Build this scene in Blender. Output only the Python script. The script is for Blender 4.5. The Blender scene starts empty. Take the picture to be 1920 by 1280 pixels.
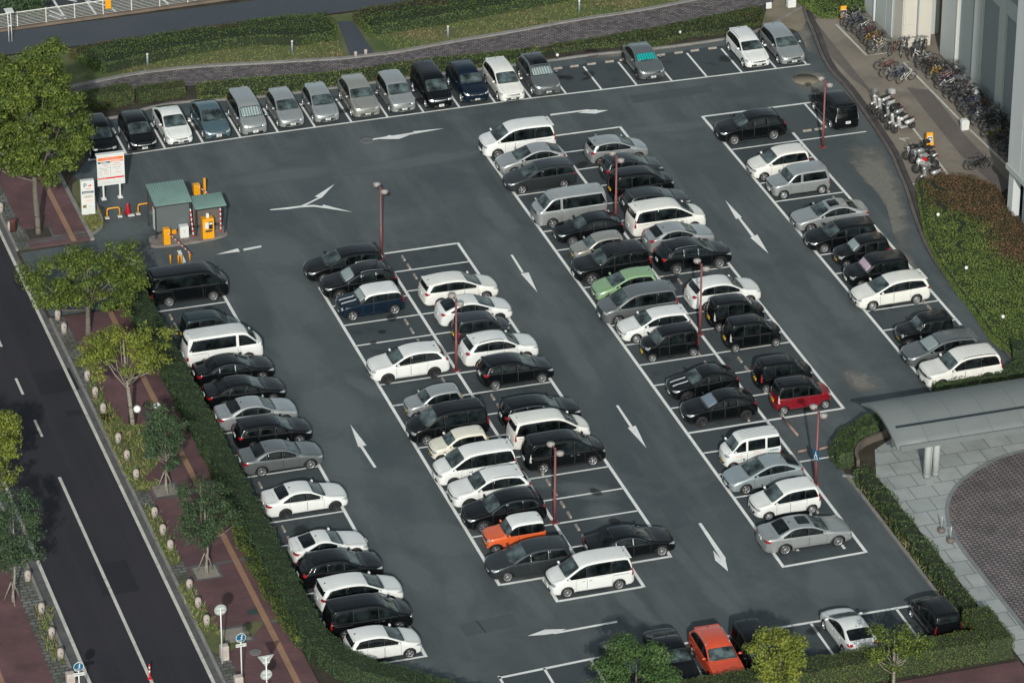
import bpy, bmesh, math, random
from mathutils import Vector, Matrix
from mathutils.bvhtree import BVHTree

R = math.radians
scene = bpy.context.scene
COL = scene.collection

# ---------------------------------------------------------------- camera, sky, sun, exposure
cam_d = bpy.data.cameras.new("camera")
cam = bpy.data.objects.new("camera", cam_d)
COL.objects.link(cam)
scene.camera = cam
cam_d.sensor_width = 36.0
cam_d.lens = 8048.655 / 1920.0 * 36.0
cam_d.clip_start = 1.0
cam_d.clip_end = 3000.0
PITCH, YAW, ROLL = 0.492195123, 0.311062793, 0.00421697653
fwd = Vector((math.sin(YAW) * math.cos(PITCH), math.cos(YAW) * math.cos(PITCH), -math.sin(PITCH)))
rgt = Vector((math.cos(YAW), -math.sin(YAW), 0.0))
upv = rgt.cross(fwd)
r2 = rgt * math.cos(ROLL) + upv * math.sin(ROLL)
u2 = -rgt * math.sin(ROLL) + upv * math.cos(ROLL)
m3 = Matrix((r2, u2, -fwd)).transposed()
cam.matrix_world = Matrix.Translation((-73.4, -208.5, 118.0)) @ m3.to_4x4()

SUN_EL, SUN_AZ = R(27.0), math.atan2(-0.29, -0.95)     # azimuth clockwise from +Y
world = bpy.data.worlds.new("World")
scene.world = world
world.use_nodes = True
wn = world.node_tree
bg = wn.nodes["Background"]
sky = wn.nodes.new("ShaderNodeTexSky")
sky.sky_type = 'NISHITA'
sky.sun_disc = False
sky.sun_elevation = SUN_EL
sky.sun_rotation = SUN_AZ
sky.air_density = 1.0
sky.dust_density = 2.0
hsv = wn.nodes.new("ShaderNodeHueSaturation")          # a hazy, greyer sky than the clear-air model gives
hsv.inputs['Saturation'].default_value = 0.42
wn.links.new(sky.outputs[0], hsv.inputs['Color'])
tint = wn.nodes.new("ShaderNodeMix")
tint.data_type = 'RGBA'
tint.blend_type = 'MULTIPLY'
tint.inputs[0].default_value = 1.0
tint.inputs[7].default_value = (0.91, 1.0, 0.97, 1.0)
wn.links.new(hsv.outputs['Color'], tint.inputs[6])
wn.links.new(tint.outputs[2], bg.inputs[0])
bg.inputs[1].default_value = 0.115
sun_d = bpy.data.lights.new("sun", 'SUN')
sun_d.energy = 3.1
sun_d.angle = R(0.8)
sun_d.color = (1.0, 0.965, 0.90)
sun = bpy.data.objects.new("sun", sun_d)
COL.objects.link(sun)
sdir = Vector((math.sin(SUN_AZ) * math.cos(SUN_EL), math.cos(SUN_AZ) * math.cos(SUN_EL), math.sin(SUN_EL)))
sun.rotation_euler = sdir.to_track_quat('Z', 'Y').to_euler()
sun.location = sdir * 300
vs = scene.view_settings
vs.view_transform = 'Standard'
vs.look = 'None'
vs.exposure = 0.0
vs.gamma = 1.0

# ---------------------------------------------------------------- materials
def new_mat(name):
    m = bpy.data.materials.new(name)
    m.use_nodes = True
    return m, m.node_tree, m.node_tree.nodes["Principled BSDF"]

def tex_coord(nt, scale=1.0, kind='Object'):
    tc = nt.nodes.new("ShaderNodeTexCoord")
    mp = nt.nodes.new("ShaderNodeMapping")
    mp.inputs['Scale'].default_value = (scale, scale, scale) if not isinstance(scale, tuple) else scale
    nt.links.new(tc.outputs[kind], mp.inputs['Vector'])
    return mp.outputs['Vector']

def noise(nt, vec, scale, detail=4.0, rough=0.55):
    n = nt.nodes.new("ShaderNodeTexNoise")
    n.inputs['Scale'].default_value = scale
    n.inputs['Detail'].default_value = detail
    n.inputs['Roughness'].default_value = rough
    nt.links.new(vec, n.inputs['Vector'])
    return n.outputs['Fac']

def ramp(nt, fac, stops):
    r = nt.nodes.new("ShaderNodeValToRGB")
    el = r.color_ramp.elements
    while len(el) < len(stops):
        el.new(0.5)
    for e, (p, c) in zip(el, stops):
        e.position = p
        e.color = (c[0], c[1], c[2], 1.0) if not isinstance(c, (int, float)) else (c, c, c, 1.0)
    nt.links.new(fac, r.inputs['Fac'])
    return r.outputs['Color']

def mix(nt, fac, a, b, mode='MIX'):
    m = nt.nodes.new("ShaderNodeMix")
    m.data_type = 'RGBA'
    m.blend_type = mode
    for sock, v in ((m.inputs[0], fac), (m.inputs[6], a), (m.inputs[7], b)):
        if hasattr(v, 'links'):
            nt.links.new(v, sock)
        elif isinstance(v, (int, float)):
            sock.default_value = v
        else:
            sock.default_value = (v[0], v[1], v[2], 1.0)
    return m.outputs[2]

def bump(nt, bsdf, height, strength=0.3, dist=0.02):
    b = nt.nodes.new("ShaderNodeBump")
    b.inputs['Strength'].default_value = strength
    b.inputs['Distance'].default_value = dist
    nt.links.new(height, b.inputs['Height'])
    nt.links.new(b.outputs[0], bsdf.inputs['Normal'])

def plain(name, col, rough=0.5, metal=0.0, coat=0.0, spec=0.5, vary=0.0, vscale=3.0):
    m, nt, b = new_mat(name)
    b.inputs['Base Color'].default_value = (*col, 1)
    b.inputs['Roughness'].default_value = rough
    b.inputs['Metallic'].default_value = metal
    b.inputs['Coat Weight'].default_value = coat
    b.inputs['Coat Roughness'].default_value = 0.04
    b.inputs['Specular IOR Level'].default_value = spec
    if vary:
        v = tex_coord(nt)
        f = noise(nt, v, vscale, 5)
        lo = tuple(c * (1 - vary) for c in col)
        hi = tuple(min(1, c * (1 + vary)) for c in col)
        nt.links.new(ramp(nt, f, [(0.3, lo), (0.7, hi)]), b.inputs['Base Color'])
    return m

def paint(name, col, metal=0.0, rough=0.35, coat=0.7, spec=0.5):
    m, nt, b = new_mat(name)
    v = tex_coord(nt)
    f = noise(nt, v, 1.6, 3)
    lo = tuple(c * 0.93 for c in col)
    nt.links.new(ramp(nt, f, [(0.35, lo), (0.65, col)]), b.inputs['Base Color'])
    b.inputs['Metallic'].default_value = metal
    b.inputs['Roughness'].default_value = rough
    b.inputs['Coat Weight'].default_value = coat
    b.inputs['Specular IOR Level'].default_value = spec
    b.inputs['Coat Roughness'].default_value = 0.05
    return m

PAINT = {
    'white': paint('paint_white', (0.74, 0.75, 0.73)),
    'pearl': paint('paint_pearl_white', (0.76, 0.75, 0.70)),
    'cream': paint('paint_cream', (0.75, 0.72, 0.60)),
    'silver': paint('paint_silver', (0.42, 0.44, 0.44), 0.55, 0.32),
    'silverblue': paint('paint_silver_blue', (0.38, 0.44, 0.46), 0.5, 0.32),
    'beige': paint('paint_beige_silver', (0.40, 0.39, 0.35), 0.55, 0.32),
    'grey': paint('paint_grey', (0.17, 0.185, 0.19), 0.5, 0.32),
    'darkgrey': paint('paint_dark_grey', (0.038, 0.045, 0.050), 0.4, 0.3, 0.4, 0.3),
    'bluegrey': paint('paint_blue_grey', (0.11, 0.18, 0.21), 0.5, 0.32),
    'black': paint('paint_black', (0.004, 0.005, 0.006), 0.0, 0.2, 0.42, 0.2),
    'navy': paint('paint_navy', (0.006, 0.015, 0.030), 0.2, 0.28, 0.35, 0.2),
    'darkteal': paint('paint_dark_teal', (0.02, 0.036, 0.040), 0.3, 0.3, 0.4, 0.3),
    'green': paint('paint_green', (0.27, 0.43, 0.23), 0.2, 0.32),
    'orange': paint('paint_orange', (0.75, 0.13, 0.035), 0.1, 0.32),
    'redorange': paint('paint_red_orange', (0.66, 0.085, 0.035), 0.1, 0.32),
    'red': paint('paint_red', (0.24, 0.006, 0.016), 0.2, 0.3),
}

def glass_mat(name, tint, rough=0.03, spec=0.5):
    m, nt, b = new_mat(name)
    v = tex_coord(nt)
    oi = nt.nodes.new("ShaderNodeObjectInfo")
    sh = nt.nodes.new("ShaderNodeVectorMath")
    sh.operation = 'MULTIPLY_ADD'
    nt.links.new(oi.outputs['Random'], sh.inputs[0])
    sh.inputs[1].default_value = (40, 40, 40)
    nt.links.new(v, sh.inputs[2])
    f = noise(nt, sh.outputs[0], 1.5, 3)
    lo = tuple(c * 0.25 for c in tint)
    nt.links.new(ramp(nt, f, [(0.36, lo), (0.5, tint), (0.66, tuple(c * 2.1 for c in tint))]), b.inputs['Base Color'])  # light and dark blotches in the colour stand in for interiors and sky reflections
    b.inputs['Roughness'].default_value = rough
    b.inputs['Specular IOR Level'].default_value = spec
    return m

GLASS = glass_mat('car_glass', (0.007, 0.010, 0.011), .05, .28)
WGLASS = glass_mat('windscreen_glass', (0.050, 0.068, 0.070))
RUBBER = plain('tyre_rubber', (0.016, 0.016, 0.017), 0.75, vary=0.2)
PLASTIC = plain('black_plastic', (0.014, 0.015, 0.016), 0.5)
SEAM = plain('seam_rubber', (0.04, 0.04, 0.04), 0.7)
ALLOY = plain('alloy', (0.56, 0.57, 0.58), 0.32, 0.7)
DARKALLOY = plain('dark_alloy', (0.07, 0.07, 0.075), 0.35, 0.7)
CHROME = plain('chrome', (0.78, 0.79, 0.80), 0.12, 1.0)
LAMPGLASS = plain('headlamp_glass', (0.60, 0.63, 0.65), 0.12, 0.6, 1.0)
LAMPDARK = plain('dark_headlamp_glass', (0.22, 0.24, 0.25), 0.12, 0.6, 1.0)
TAILRED = plain('tail_lamp_red', (0.30, 0.006, 0.014), 0.15, 0.0, 1.0)
TAILCLEAR = plain('tail_lamp_clear', (0.62, 0.60, 0.60), 0.12, 0.3, 1.0)
PLATEW = plain('plate_white', (0.72, 0.73, 0.72), 0.5)
PLATEY = plain('plate_yellow', (0.78, 0.46, 0.02), 0.5)
PLATETXT = plain('plate_ink', (0.02, 0.10, 0.06), 0.6)

def shade_mat(name, c1, c2, scale=11.0):
    m, nt, b = new_mat(name)
    v = tex_coord(nt)
    w = nt.nodes.new("ShaderNodeTexWave")
    w.bands_direction = 'Y'
    w.inputs['Scale'].default_value = scale / 6.28
    w.inputs['Distortion'].default_value = 1.2
    nt.links.new(v, w.inputs['Vector'])
    nt.links.new(ramp(nt, w.outputs['Fac'], [(0.1, c1), (0.9, c2)]), b.inputs['Base Color'])
    b.inputs['Roughness'].default_value = 0.35
    b.inputs['Coat Weight'].default_value = 1.0
    bump(nt, b, w.outputs['Fac'], 0.5, 0.03)
    return m
SHADE = {
    'silver': shade_mat('sunshade_silver', (0.13, 0.18, 0.18), (0.36, 0.42, 0.41)),
    'teal': shade_mat('sunshade_teal', (0.0, 0.20, 0.20), (0.01, 0.36, 0.34)),
    'pink': shade_mat('sunshade_pink', (0.34, 0.22, 0.30), (0.56, 0.42, 0.50)),
    'blue': shade_mat('sunshade_blue', (0.02, 0.16, 0.24), (0.28, 0.22, 0.24)),
}
for k in SHADE:
    SHADE[k].node_tree.nodes["Principled BSDF"].inputs['Metallic'].default_value = 0.0

# ---------------------------------------------------------------- mesh helpers
def mesh_from_bm(bm, name, mats, smooth=False):
    me = bpy.data.meshes.new(name)
    bm.to_mesh(me)
    bm.free()
    for m in (mats if isinstance(mats, (list, tuple)) else [mats]):
        me.materials.append(m)
    if smooth:
        for p in me.polygons:
            p.use_smooth = True
    return me

def link(name, data, parent=None, loc=None):
    o = bpy.data.objects.new(name, data)
    COL.objects.link(o)
    if loc is not None:
        o.location = loc
    if parent is not None:
        o.parent = parent
    return o

def obj(name, bm, mats, parent=None, loc=None, smooth=False):
    return link(name, mesh_from_bm(bm, name, mats, smooth), parent, loc)

def tag(o, label, cat, group=None, kind=None):
    o['label'] = label
    o['category'] = cat
    if group:
        o['group'] = group
    if kind:
        o['kind'] = kind
    return o

def empty(name, loc=(0, 0, 0), rz=0.0, label=None, cat=None, group=None):
    o = bpy.data.objects.new(name, None)
    o.empty_display_size = 0.3
    COL.objects.link(o)
    o.location = loc
    o.rotation_euler = (0, 0, rz)
    if label:
        tag(o, label, cat, group)
    return o

def structure(o):
    o['kind'] = 'structure'
    return o

def dup(root, loc, rz, label=None, group=None):
    r = root.copy()
    COL.objects.link(r)
    r.location = loc
    r.rotation_euler = (0, 0, rz)
    if label:
        r['label'] = label
    if group:
        r['group'] = group
    for ch in list(root.children):
        c = ch.copy()
        COL.objects.link(c)
        c.parent = r
        for g in ch.children:
            d = g.copy()
            COL.objects.link(d)
            d.parent = c
    return r

def bx(bm, x0, x1, y0, y1, z0, z1, mi=0, bev=0.0):
    r = bmesh.ops.create_cube(bm, size=1.0)
    vs_ = r['verts']
    for v in vs_:
        v.co = Vector(((x0 + x1) / 2 + v.co.x * (x1 - x0), (y0 + y1) / 2 + v.co.y * (y1 - y0), (z0 + z1) / 2 + v.co.z * (z1 - z0)))
    fs = set(f for v in vs_ for f in v.link_faces)
    if bev > 0:
        es = list(set(e for v in vs_ for e in v.link_edges))
        q = bmesh.ops.bevel(bm, geom=es, offset=bev, segments=2, affect='EDGES', profile=0.5)
        fs = set(q['faces']) | set(f for v in q['verts'] for f in v.link_faces)
    for f in fs:
        if f.is_valid:
            f.material_index = mi
    return fs

def tube(bm, pts, rad, seg=6, mi=0, cap=True):
    pts = [Vector(p) for p in pts]
    n = len(pts)
    rads = rad if isinstance(rad, (list, tuple)) else [rad] * n
    rings = []
    for i, p in enumerate(pts):
        t = (pts[min(i + 1, n - 1)] - pts[max(i - 1, 0)])
        if t.length < 1e-9:
            t = Vector((0, 0, 1))
        t.normalize()
        a = Vector((0, 0, 1)) if abs(t.z) < 0.9 else Vector((1, 0, 0))
        u = t.cross(a).normalized()
        w = t.cross(u)
        rings.append([bm.verts.new(p + (u * math.cos(2 * math.pi * k / seg) + w * math.sin(2 * math.pi * k / seg)) * rads[i]) for k in range(seg)])
    for i in range(n - 1):
        for k in range(seg):
            f = bm.faces.new((rings[i][k], rings[i][(k + 1) % seg], rings[i + 1][(k + 1) % seg], rings[i + 1][k]))
            f.material_index = mi
            f.smooth = True
    if cap:
        for rr in (rings[0][::-1], rings[-1]):
            f = bm.faces.new(rr)
            f.material_index = mi
    return rings

def lathe(bm, prof, seg=16, c=(0, 0, 0), axis='Z', mi=0, smooth=True, cap=True):
    rings = []
    for (r, h) in prof:
        ring = []
        for k in range(seg):
            a = 2 * math.pi * k / seg
            x, y = r * math.cos(a), r * math.sin(a)
            p = (x, y, h) if axis == 'Z' else (x, h, y)
            ring.append(bm.verts.new((c[0] + p[0], c[1] + p[1], c[2] + p[2])))
        rings.append(ring)
    for i in range(len(rings) - 1):
        for k in range(seg):
            f = bm.faces.new((rings[i][k], rings[i][(k + 1) % seg], rings[i + 1][(k + 1) % seg], rings[i + 1][k]))
            f.material_index = mi
            f.smooth = smooth
    for rr in (rings[0][::-1], rings[-1]) if cap else ():
        f = bm.faces.new(rr)
        f.material_index = mi
    bmesh.ops.recalc_face_normals(bm, faces=bm.faces[:])

def poly_sheet(bm, pts, z, mi=0):
    f = bm.faces.new([bm.verts.new((p[0], p[1], z)) for p in pts])
    if f.normal.z < 0:
        f.normal_flip()
    f.normal_update()
    if f.normal.z < 0:
        f.normal_flip()
    f.material_index = mi
    return f

def prism(bm, pts, z0, z1, mi=0):
    n = len(pts)
    a = [bm.verts.new((p[0], p[1], z0)) for p in pts]
    b = [bm.verts.new((p[0], p[1], z1)) for p in pts]
    fs = [bm.faces.new(b), bm.faces.new(a[::-1])]
    for i in range(n):
        fs.append(bm.faces.new((a[i], a[(i + 1) % n], b[(i + 1) % n], b[i])))
    for f in fs:
        f.material_index = mi
    bmesh.ops.recalc_face_normals(bm, faces=bm.faces[:])

def offset_path(pts, d):
    out = []
    n = len(pts)
    for i in range(n):
        a = Vector((*pts[max(i - 1, 0)], 0))
        b = Vector((*pts[min(i + 1, n - 1)], 0))
        t = (b - a).normalized()
        nn = Vector((-t.y, t.x, 0))
        out.append((pts[i][0] + nn.x * d, pts[i][1] + nn.y * d))
    return out

def ribbon(bm, pts, w, z0, z1=None, mi=0):
    """a flat strip (or, with z1, a kerb-like solid) of width w along a ground path"""
    l, r = offset_path(pts, w / 2), offset_path(pts, -w / 2)
    zt = z0 if z1 is None else z1
    L = [bm.verts.new((*p, zt)) for p in l]
    Rr = [bm.verts.new((*p, zt)) for p in r]
    fs = []
    for i in range(len(pts) - 1):
        fs.append(bm.faces.new((Rr[i], Rr[i + 1], L[i + 1], L[i])))
    if z1 is not None:
        lb = [bm.verts.new((*p, z0)) for p in l]
        rb = [bm.verts.new((*p, z0)) for p in r]
        for i in range(len(pts) - 1):
            fs.append(bm.faces.new((L[i], L[i + 1], lb[i + 1], lb[i])))
            fs.append(bm.faces.new((rb[i], rb[i + 1], Rr[i + 1], Rr[i])))
        fs.append(bm.faces.new((L[0], lb[0], rb[0], Rr[0])))
        fs.append(bm.faces.new((Rr[-1], rb[-1], lb[-1], L[-1])))
    for f in fs:
        f.material_index = mi

def smooth_path(pts, it=2):
    for _ in range(it):
        q = [pts[0]]
        for a, b in zip(pts[:-1], pts[1:]):
            q.append((a[0] * .75 + b[0] * .25, a[1] * .75 + b[1] * .25))
            q.append((a[0] * .25 + b[0] * .75, a[1] * .25 + b[1] * .75))
        q.append(pts[-1])
        pts = q
    return pts

# ---------------------------------------------------------------- cars
def interp(tab, x):
    if x <= tab[0][0]:
        return tab[0][1]
    for (a, za), (b, zb) in zip(tab[:-1], tab[1:]):
        if x <= b:
            return za + (zb - za) * (x - a) / max(b - a, 1e-6)
    return tab[-1][1]

def chaikin(pts, k=0.25, closed=False, it=1):
    for _ in range(it):
        q = []
        n = len(pts)
        if not closed:
            q.append(pts[0])
        for i in range(n if closed else n - 1):
            a, b = pts[i], pts[(i + 1) % n]
            q.append(tuple(u * (1 - k) + v * k for u, v in zip(a, b)))
            q.append(tuple(u * k + v * (1 - k) for u, v in zip(a, b)))
        if not closed:
            q.append(pts[-1])
        pts = q
    return pts

SPEC = {}
def car_spec(name, **k):
    SPEC[name] = k

car_spec('hatch', L=4.0, W=1.695, wb=2.55, fo=.80, r=.30, tum=.30, belt=[(.9, .93), (3.9, 1.03)],
    top=[(0, .50), (.03, .64), (.12, .75), (.35, .84), (.98, .99), (1.9, 1.40), (2.3, 1.485), (2.8, 1.505), (3.4, 1.46), (3.62, 1.40), (3.86, 1.04), (3.95, .93), (4, .60)],
    rw=(3.60, 3.87), srb=3.62, srt=3.42, cuts=(2.12, 2.95), head='swept', tail='mid', grille='slim', spoiler=True)
car_spec('liftback', L=4.46, W=1.745, wb=2.70, fo=.92, r=.31, tum=.32, belt=[(.9, .90), (4.2, 1.07)],
    top=[(0, .48), (.03, .6), (.12, .71), (.4, .82), (1.1, .97), (2.15, 1.40), (2.6, 1.48), (3.0, 1.47), (3.5, 1.37), (4.15, 1.12), (4.28, 1.08), (4.38, .92), (4.46, .55)],
    rw=(3.36, 4.14), srb=3.80, srt=3.30, cuts=(2.35, 3.2), head='swept', tail='mid', grille='slim')
car_spec('sedan', L=4.70, W=1.79, wb=2.78, fo=.87, r=.325, tum=.33, belt=[(.9, .90), (4.2, 1.0)],
    top=[(0, .5), (.03, .62), (.12, .73), (.4, .83), (1.3, .97), (2.1, 1.36), (2.55, 1.44), (3.0, 1.44), (3.4, 1.37), (4.0, 1.10), (4.15, 1.06), (4.6, 1.02), (4.66, .93), (4.70, .55)],
    rw=(3.32, 3.97), srb=3.74, srt=3.24, cuts=(2.42, 3.34), head='swept', tail='trunk', grille='slim', trunk=(4.1, 4.58))
car_spec('coupe', L=4.24, W=1.775, wb=2.57, fo=.83, r=.32, tum=.34, belt=[(.9, .83), (4.0, .93)],
    top=[(0, .42), (.03, .54), (.12, .64), (.4, .74), (1.4, .90), (2.15, 1.23), (2.5, 1.29), (2.8, 1.28), (3.75, .99), (4.1, .95), (4.19, .86), (4.24, .5)],
    rw=(2.92, 3.68), srb=3.35, srt=2.85, cuts=(2.82,), head='swept', tail='trunk', grille='slim', trunk=(3.8, 4.1))
car_spec('lowvan', L=4.72, W=1.78, wb=2.80, fo=.92, r=.32, tum=.24, belt=[(.9, .96), (4.5, 1.05)],
    top=[(0, .55), (.03, .68), (.12, .78), (.4, .87), (1.1, 1.02), (2.1, 1.48), (2.6, 1.57), (3.3, 1.59), (4.2, 1.51), (4.4, 1.44), (4.6, 1.05), (4.67, .9), (4.72, .6)],
    rw=(4.36, 4.60), srb=4.36, srt=4.14, cuts=(2.25, 3.25), head='swept', tail='mid', grille='slim', spoiler=True)
car_spec('minivan', L=4.66, W=1.70, wb=2.85, fo=.88, r=.315, tum=.15, belt=[(.7, 1.02), (4.5, 1.05)],
    top=[(0, .6), (.03, .78), (.1, .9), (.3, 1.0), (.78, 1.13), (1.62, 1.68), (2.0, 1.80), (2.6, 1.845), (4.1, 1.825), (4.35, 1.765), (4.55, 1.2), (4.62, 1.0), (4.66, .6)],
    rw=(4.34, 4.55), srb=4.44, srt=4.25, cuts=(1.95, 3.3), head='box', tail='vert', grille='big', spoiler=True, slide=True)
car_spec('bigvan', L=4.90, W=1.85, wb=3.0, fo=.93, r=.345, tum=.16, belt=[(.7, 1.08), (4.7, 1.11)],
    top=[(0, .6), (.03, .84), (.1, .98), (.3, 1.06), (.85, 1.18), (1.75, 1.74), (2.15, 1.87), (2.7, 1.92), (4.35, 1.89), (4.6, 1.82), (4.79, 1.25), (4.86, 1.0), (4.90, .6)],
    rw=(4.59, 4.79), srb=4.66, srt=4.46, cuts=(2.08, 3.4), head='box', tail='vert', grille='huge', spoiler=True, slide=True)
car_spec('suv', L=4.60, W=1.82, wb=2.67, fo=.92, r=.355, tum=.28, belt=[(1., 1.05), (4.3, 1.16)],
    top=[(0, .6), (.03, .8), (.1, .91), (.4, 1.0), (1.2, 1.12), (1.95, 1.54), (2.4, 1.66), (2.9, 1.69), (3.6, 1.64), (3.95, 1.56), (4.33, 1.17), (4.5, 1.05), (4.6, .62)],
    rw=(3.93, 4.32), srb=4.06, srt=3.78, cuts=(2.25, 3.15), head='swept', tail='mid', grille='slim', clad=True, spoiler=True)
car_spec('prado', L=4.80, W=1.89, wb=2.79, fo=.88, r=.385, tum=.17, belt=[(1., 1.13), (4.6, 1.18)],
    top=[(0, .65), (.03, .9), (.1, 1.02), (.3, 1.09), (1.3, 1.17), (1.95, 1.66), (2.3, 1.80), (2.8, 1.85), (4.0, 1.84), (4.45, 1.76), (4.67, 1.2), (4.74, 1.05), (4.8, .68)],
    rw=(4.45, 4.66), srb=4.46, srt=4.30, cuts=(2.3, 3.3), head='box', tail='vert', grille='big', clad=True, rails=True)
car_spec('keibox', L=3.395, W=1.475, wb=2.50, fo=.44, r=.275, tum=.11, belt=[(.5, .99), (3.3, 1.02)],
    top=[(0, .6), (.02, .85), (.08, .98), (.25, 1.06), (.6, 1.12), (1.1, 1.60), (1.35, 1.72), (1.9, 1.78), (2.9, 1.77), (3.15, 1.72), (3.30, 1.15), (3.36, .95), (3.395, .6)],
    rw=(3.14, 3.29), srb=3.22, srt=3.07, cuts=(1.45, 2.4), head='box', tail='vert', grille='big', slide=True, kei=True)
car_spec('keihatch', L=3.395, W=1.475, wb=2.43, fo=.50, r=.275, tum=.2, belt=[(.6, .90), (3.2, .97)],
    top=[(0, .55), (.02, .72), (.08, .82), (.3, .9), (.85, .98), (1.4, 1.38), (1.65, 1.47), (2.1, 1.52), (2.85, 1.50), (3.1, 1.44), (3.27, 1.05), (3.35, .9), (3.395, .55)],
    rw=(3.09, 3.27), srb=3.10, srt=2.92, cuts=(1.66, 2.45), head='box', tail='mid', grille='slim', kei=True)
car_spec('keisuv', L=3.395, W=1.475, wb=2.40, fo=.50, r=.305, tum=.11, belt=[(.7, 1.0), (3.2, 1.02)],
    top=[(0, .6), (.02, .85), (.08, .96), (.3, 1.01), (1.0, 1.06), (1.42, 1.5), (1.62, 1.62), (2.1, 1.66), (3.0, 1.64), (3.2, 1.58), (3.32, 1.1), (3.36, .95), (3.395, .6)],
    rw=(3.19, 3.31), srb=3.18, srt=3.05, cuts=(1.75, 2.5), head='round', tail='low', grille='big', clad=True, kei=True)
car_spec('hiace', L=4.70, W=1.69, wb=2.57, fo=1.02, r=.32, tum=.12, belt=[(.3, 1.13), (4.6, 1.15)],
    top=[(0, .6), (.02, .9), (.07, 1.08), (.2, 1.2), (.42, 1.3), (.98, 1.82), (1.2, 1.93), (1.7, 1.98), (4.3, 1.98), (4.52, 1.92), (4.63, 1.25), (4.67, .95), (4.70, .6)],
    rw=(4.51, 4.62), srb=4.50, srt=4.40, cuts=(1.62,), gap=.16, pill='body', head='box', tail='low', grille='big', slide=True)
car_spec('keivan', L=3.395, W=1.475, wb=2.40, fo=.50, r=.27, tum=.11, belt=[(.3, 1.10), (3.3, 1.12)],
    top=[(0, .55), (.02, .85), (.07, 1.0), (.2, 1.1), (.38, 1.17), (.85, 1.7), (1.05, 1.82), (1.5, 1.88), (3.1, 1.88), (3.25, 1.82), (3.34, 1.2), (3.37, .95), (3.395, .6)],
    rw=(3.24, 3.335), srb=3.26, srt=3.18, cuts=(1.28, 2.4), gap=.12, pill='body', head='box', tail='low', grille='none', slide=True, kei=True)
car_spec('wagon', L=4.40, W=1.74, wb=2.62, fo=.86, r=.31, tum=.30, belt=[(.9, .91), (4.2, 1.0)],
    top=[(0, .5), (.03, .64), (.12, .74), (.4, .83), (1.15, .97), (1.95, 1.37), (2.4, 1.46), (3.0, 1.485), (3.85, 1.44), (4.05, 1.38), (4.28, 1.02), (4.35, .88), (4.4, .55)],
    rw=(4.03, 4.28), srb=4.08, srt=3.86, cuts=(2.22, 3.1), head='swept', tail='mid', grille='slim', spoiler=True)
car_spec('cube', L=3.89, W=1.695, wb=2.53, fo=.70, r=.30, tum=.09, belt=[(.8, .96), (3.8, .99)],
    top=[(0, .6), (.03, .8), (.1, .89), (.3, .96), (.95, 1.03), (1.4, 1.48), (1.6, 1.60), (2.0, 1.65), (3.5, 1.65), (3.70, 1.58), (3.80, 1.1), (3.85, .9), (3.89, .6)],
    rw=(3.69, 3.79), srb=3.60, srt=3.55, cuts=(1.9, ), gap=.16, pill='body', head='box', tail='low', grille='slim')
car_spec('tallhatch', L=3.95, W=1.69, wb=2.55, fo=.75, r=.29, tum=.16, belt=[(.8, .98), (3.8, 1.04)],
    top=[(0, .55), (.03, .74), (.1, .85), (.35, .94), (.92, 1.06), (1.7, 1.55), (2.05, 1.65), (2.7, 1.68), (3.45, 1.66), (3.68, 1.6), (3.85, 1.1), (3.91, .92), (3.95, .6)],
    rw=(3.67, 3.84), srb=3.68, srt=3.50, cuts=(2.0, 2.9), head='box', tail='vert', grille='slim')
car_spec('mini', L=4.05, W=1.77, wb=2.58, fo=.72, r=.33, tum=.16, belt=[(1., .98), (3.9, 1.06)],
    top=[(0, .55), (.03, .75), (.1, .87), (.35, .95), (1.15, 1.04), (1.6, 1.42), (1.85, 1.52), (2.4, 1.555), (3.4, 1.53), (3.65, 1.46), (3.87, 1.1), (3.98, .95), (4.05, .6)],
    rw=(3.64, 3.87), srb=3.72, srt=3.55, cuts=(2.0, 2.9), head='round', tail='vert', grille='big')
car_spec('crossover', L=4.34, W=1.79, wb=2.64, fo=.90, r=.35, tum=.34, belt=[(1., 1.0), (4.1, 1.14)],
    top=[(0, .55), (.03, .75), (.1, .86), (.4, .96), (1.2, 1.08), (1.95, 1.43), (2.4, 1.54), (2.8, 1.55), (3.3, 1.48), (3.92, 1.2), (4.13, 1.13), (4.26, 1.0), (4.34, .6)],
    rw=(3.32, 3.93), srb=3.55, srt=3.2, cuts=(2.25, 3.0), head='swept', tail='mid', grille='slim', clad=True, spoiler=True)

MODEL = {}

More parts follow.
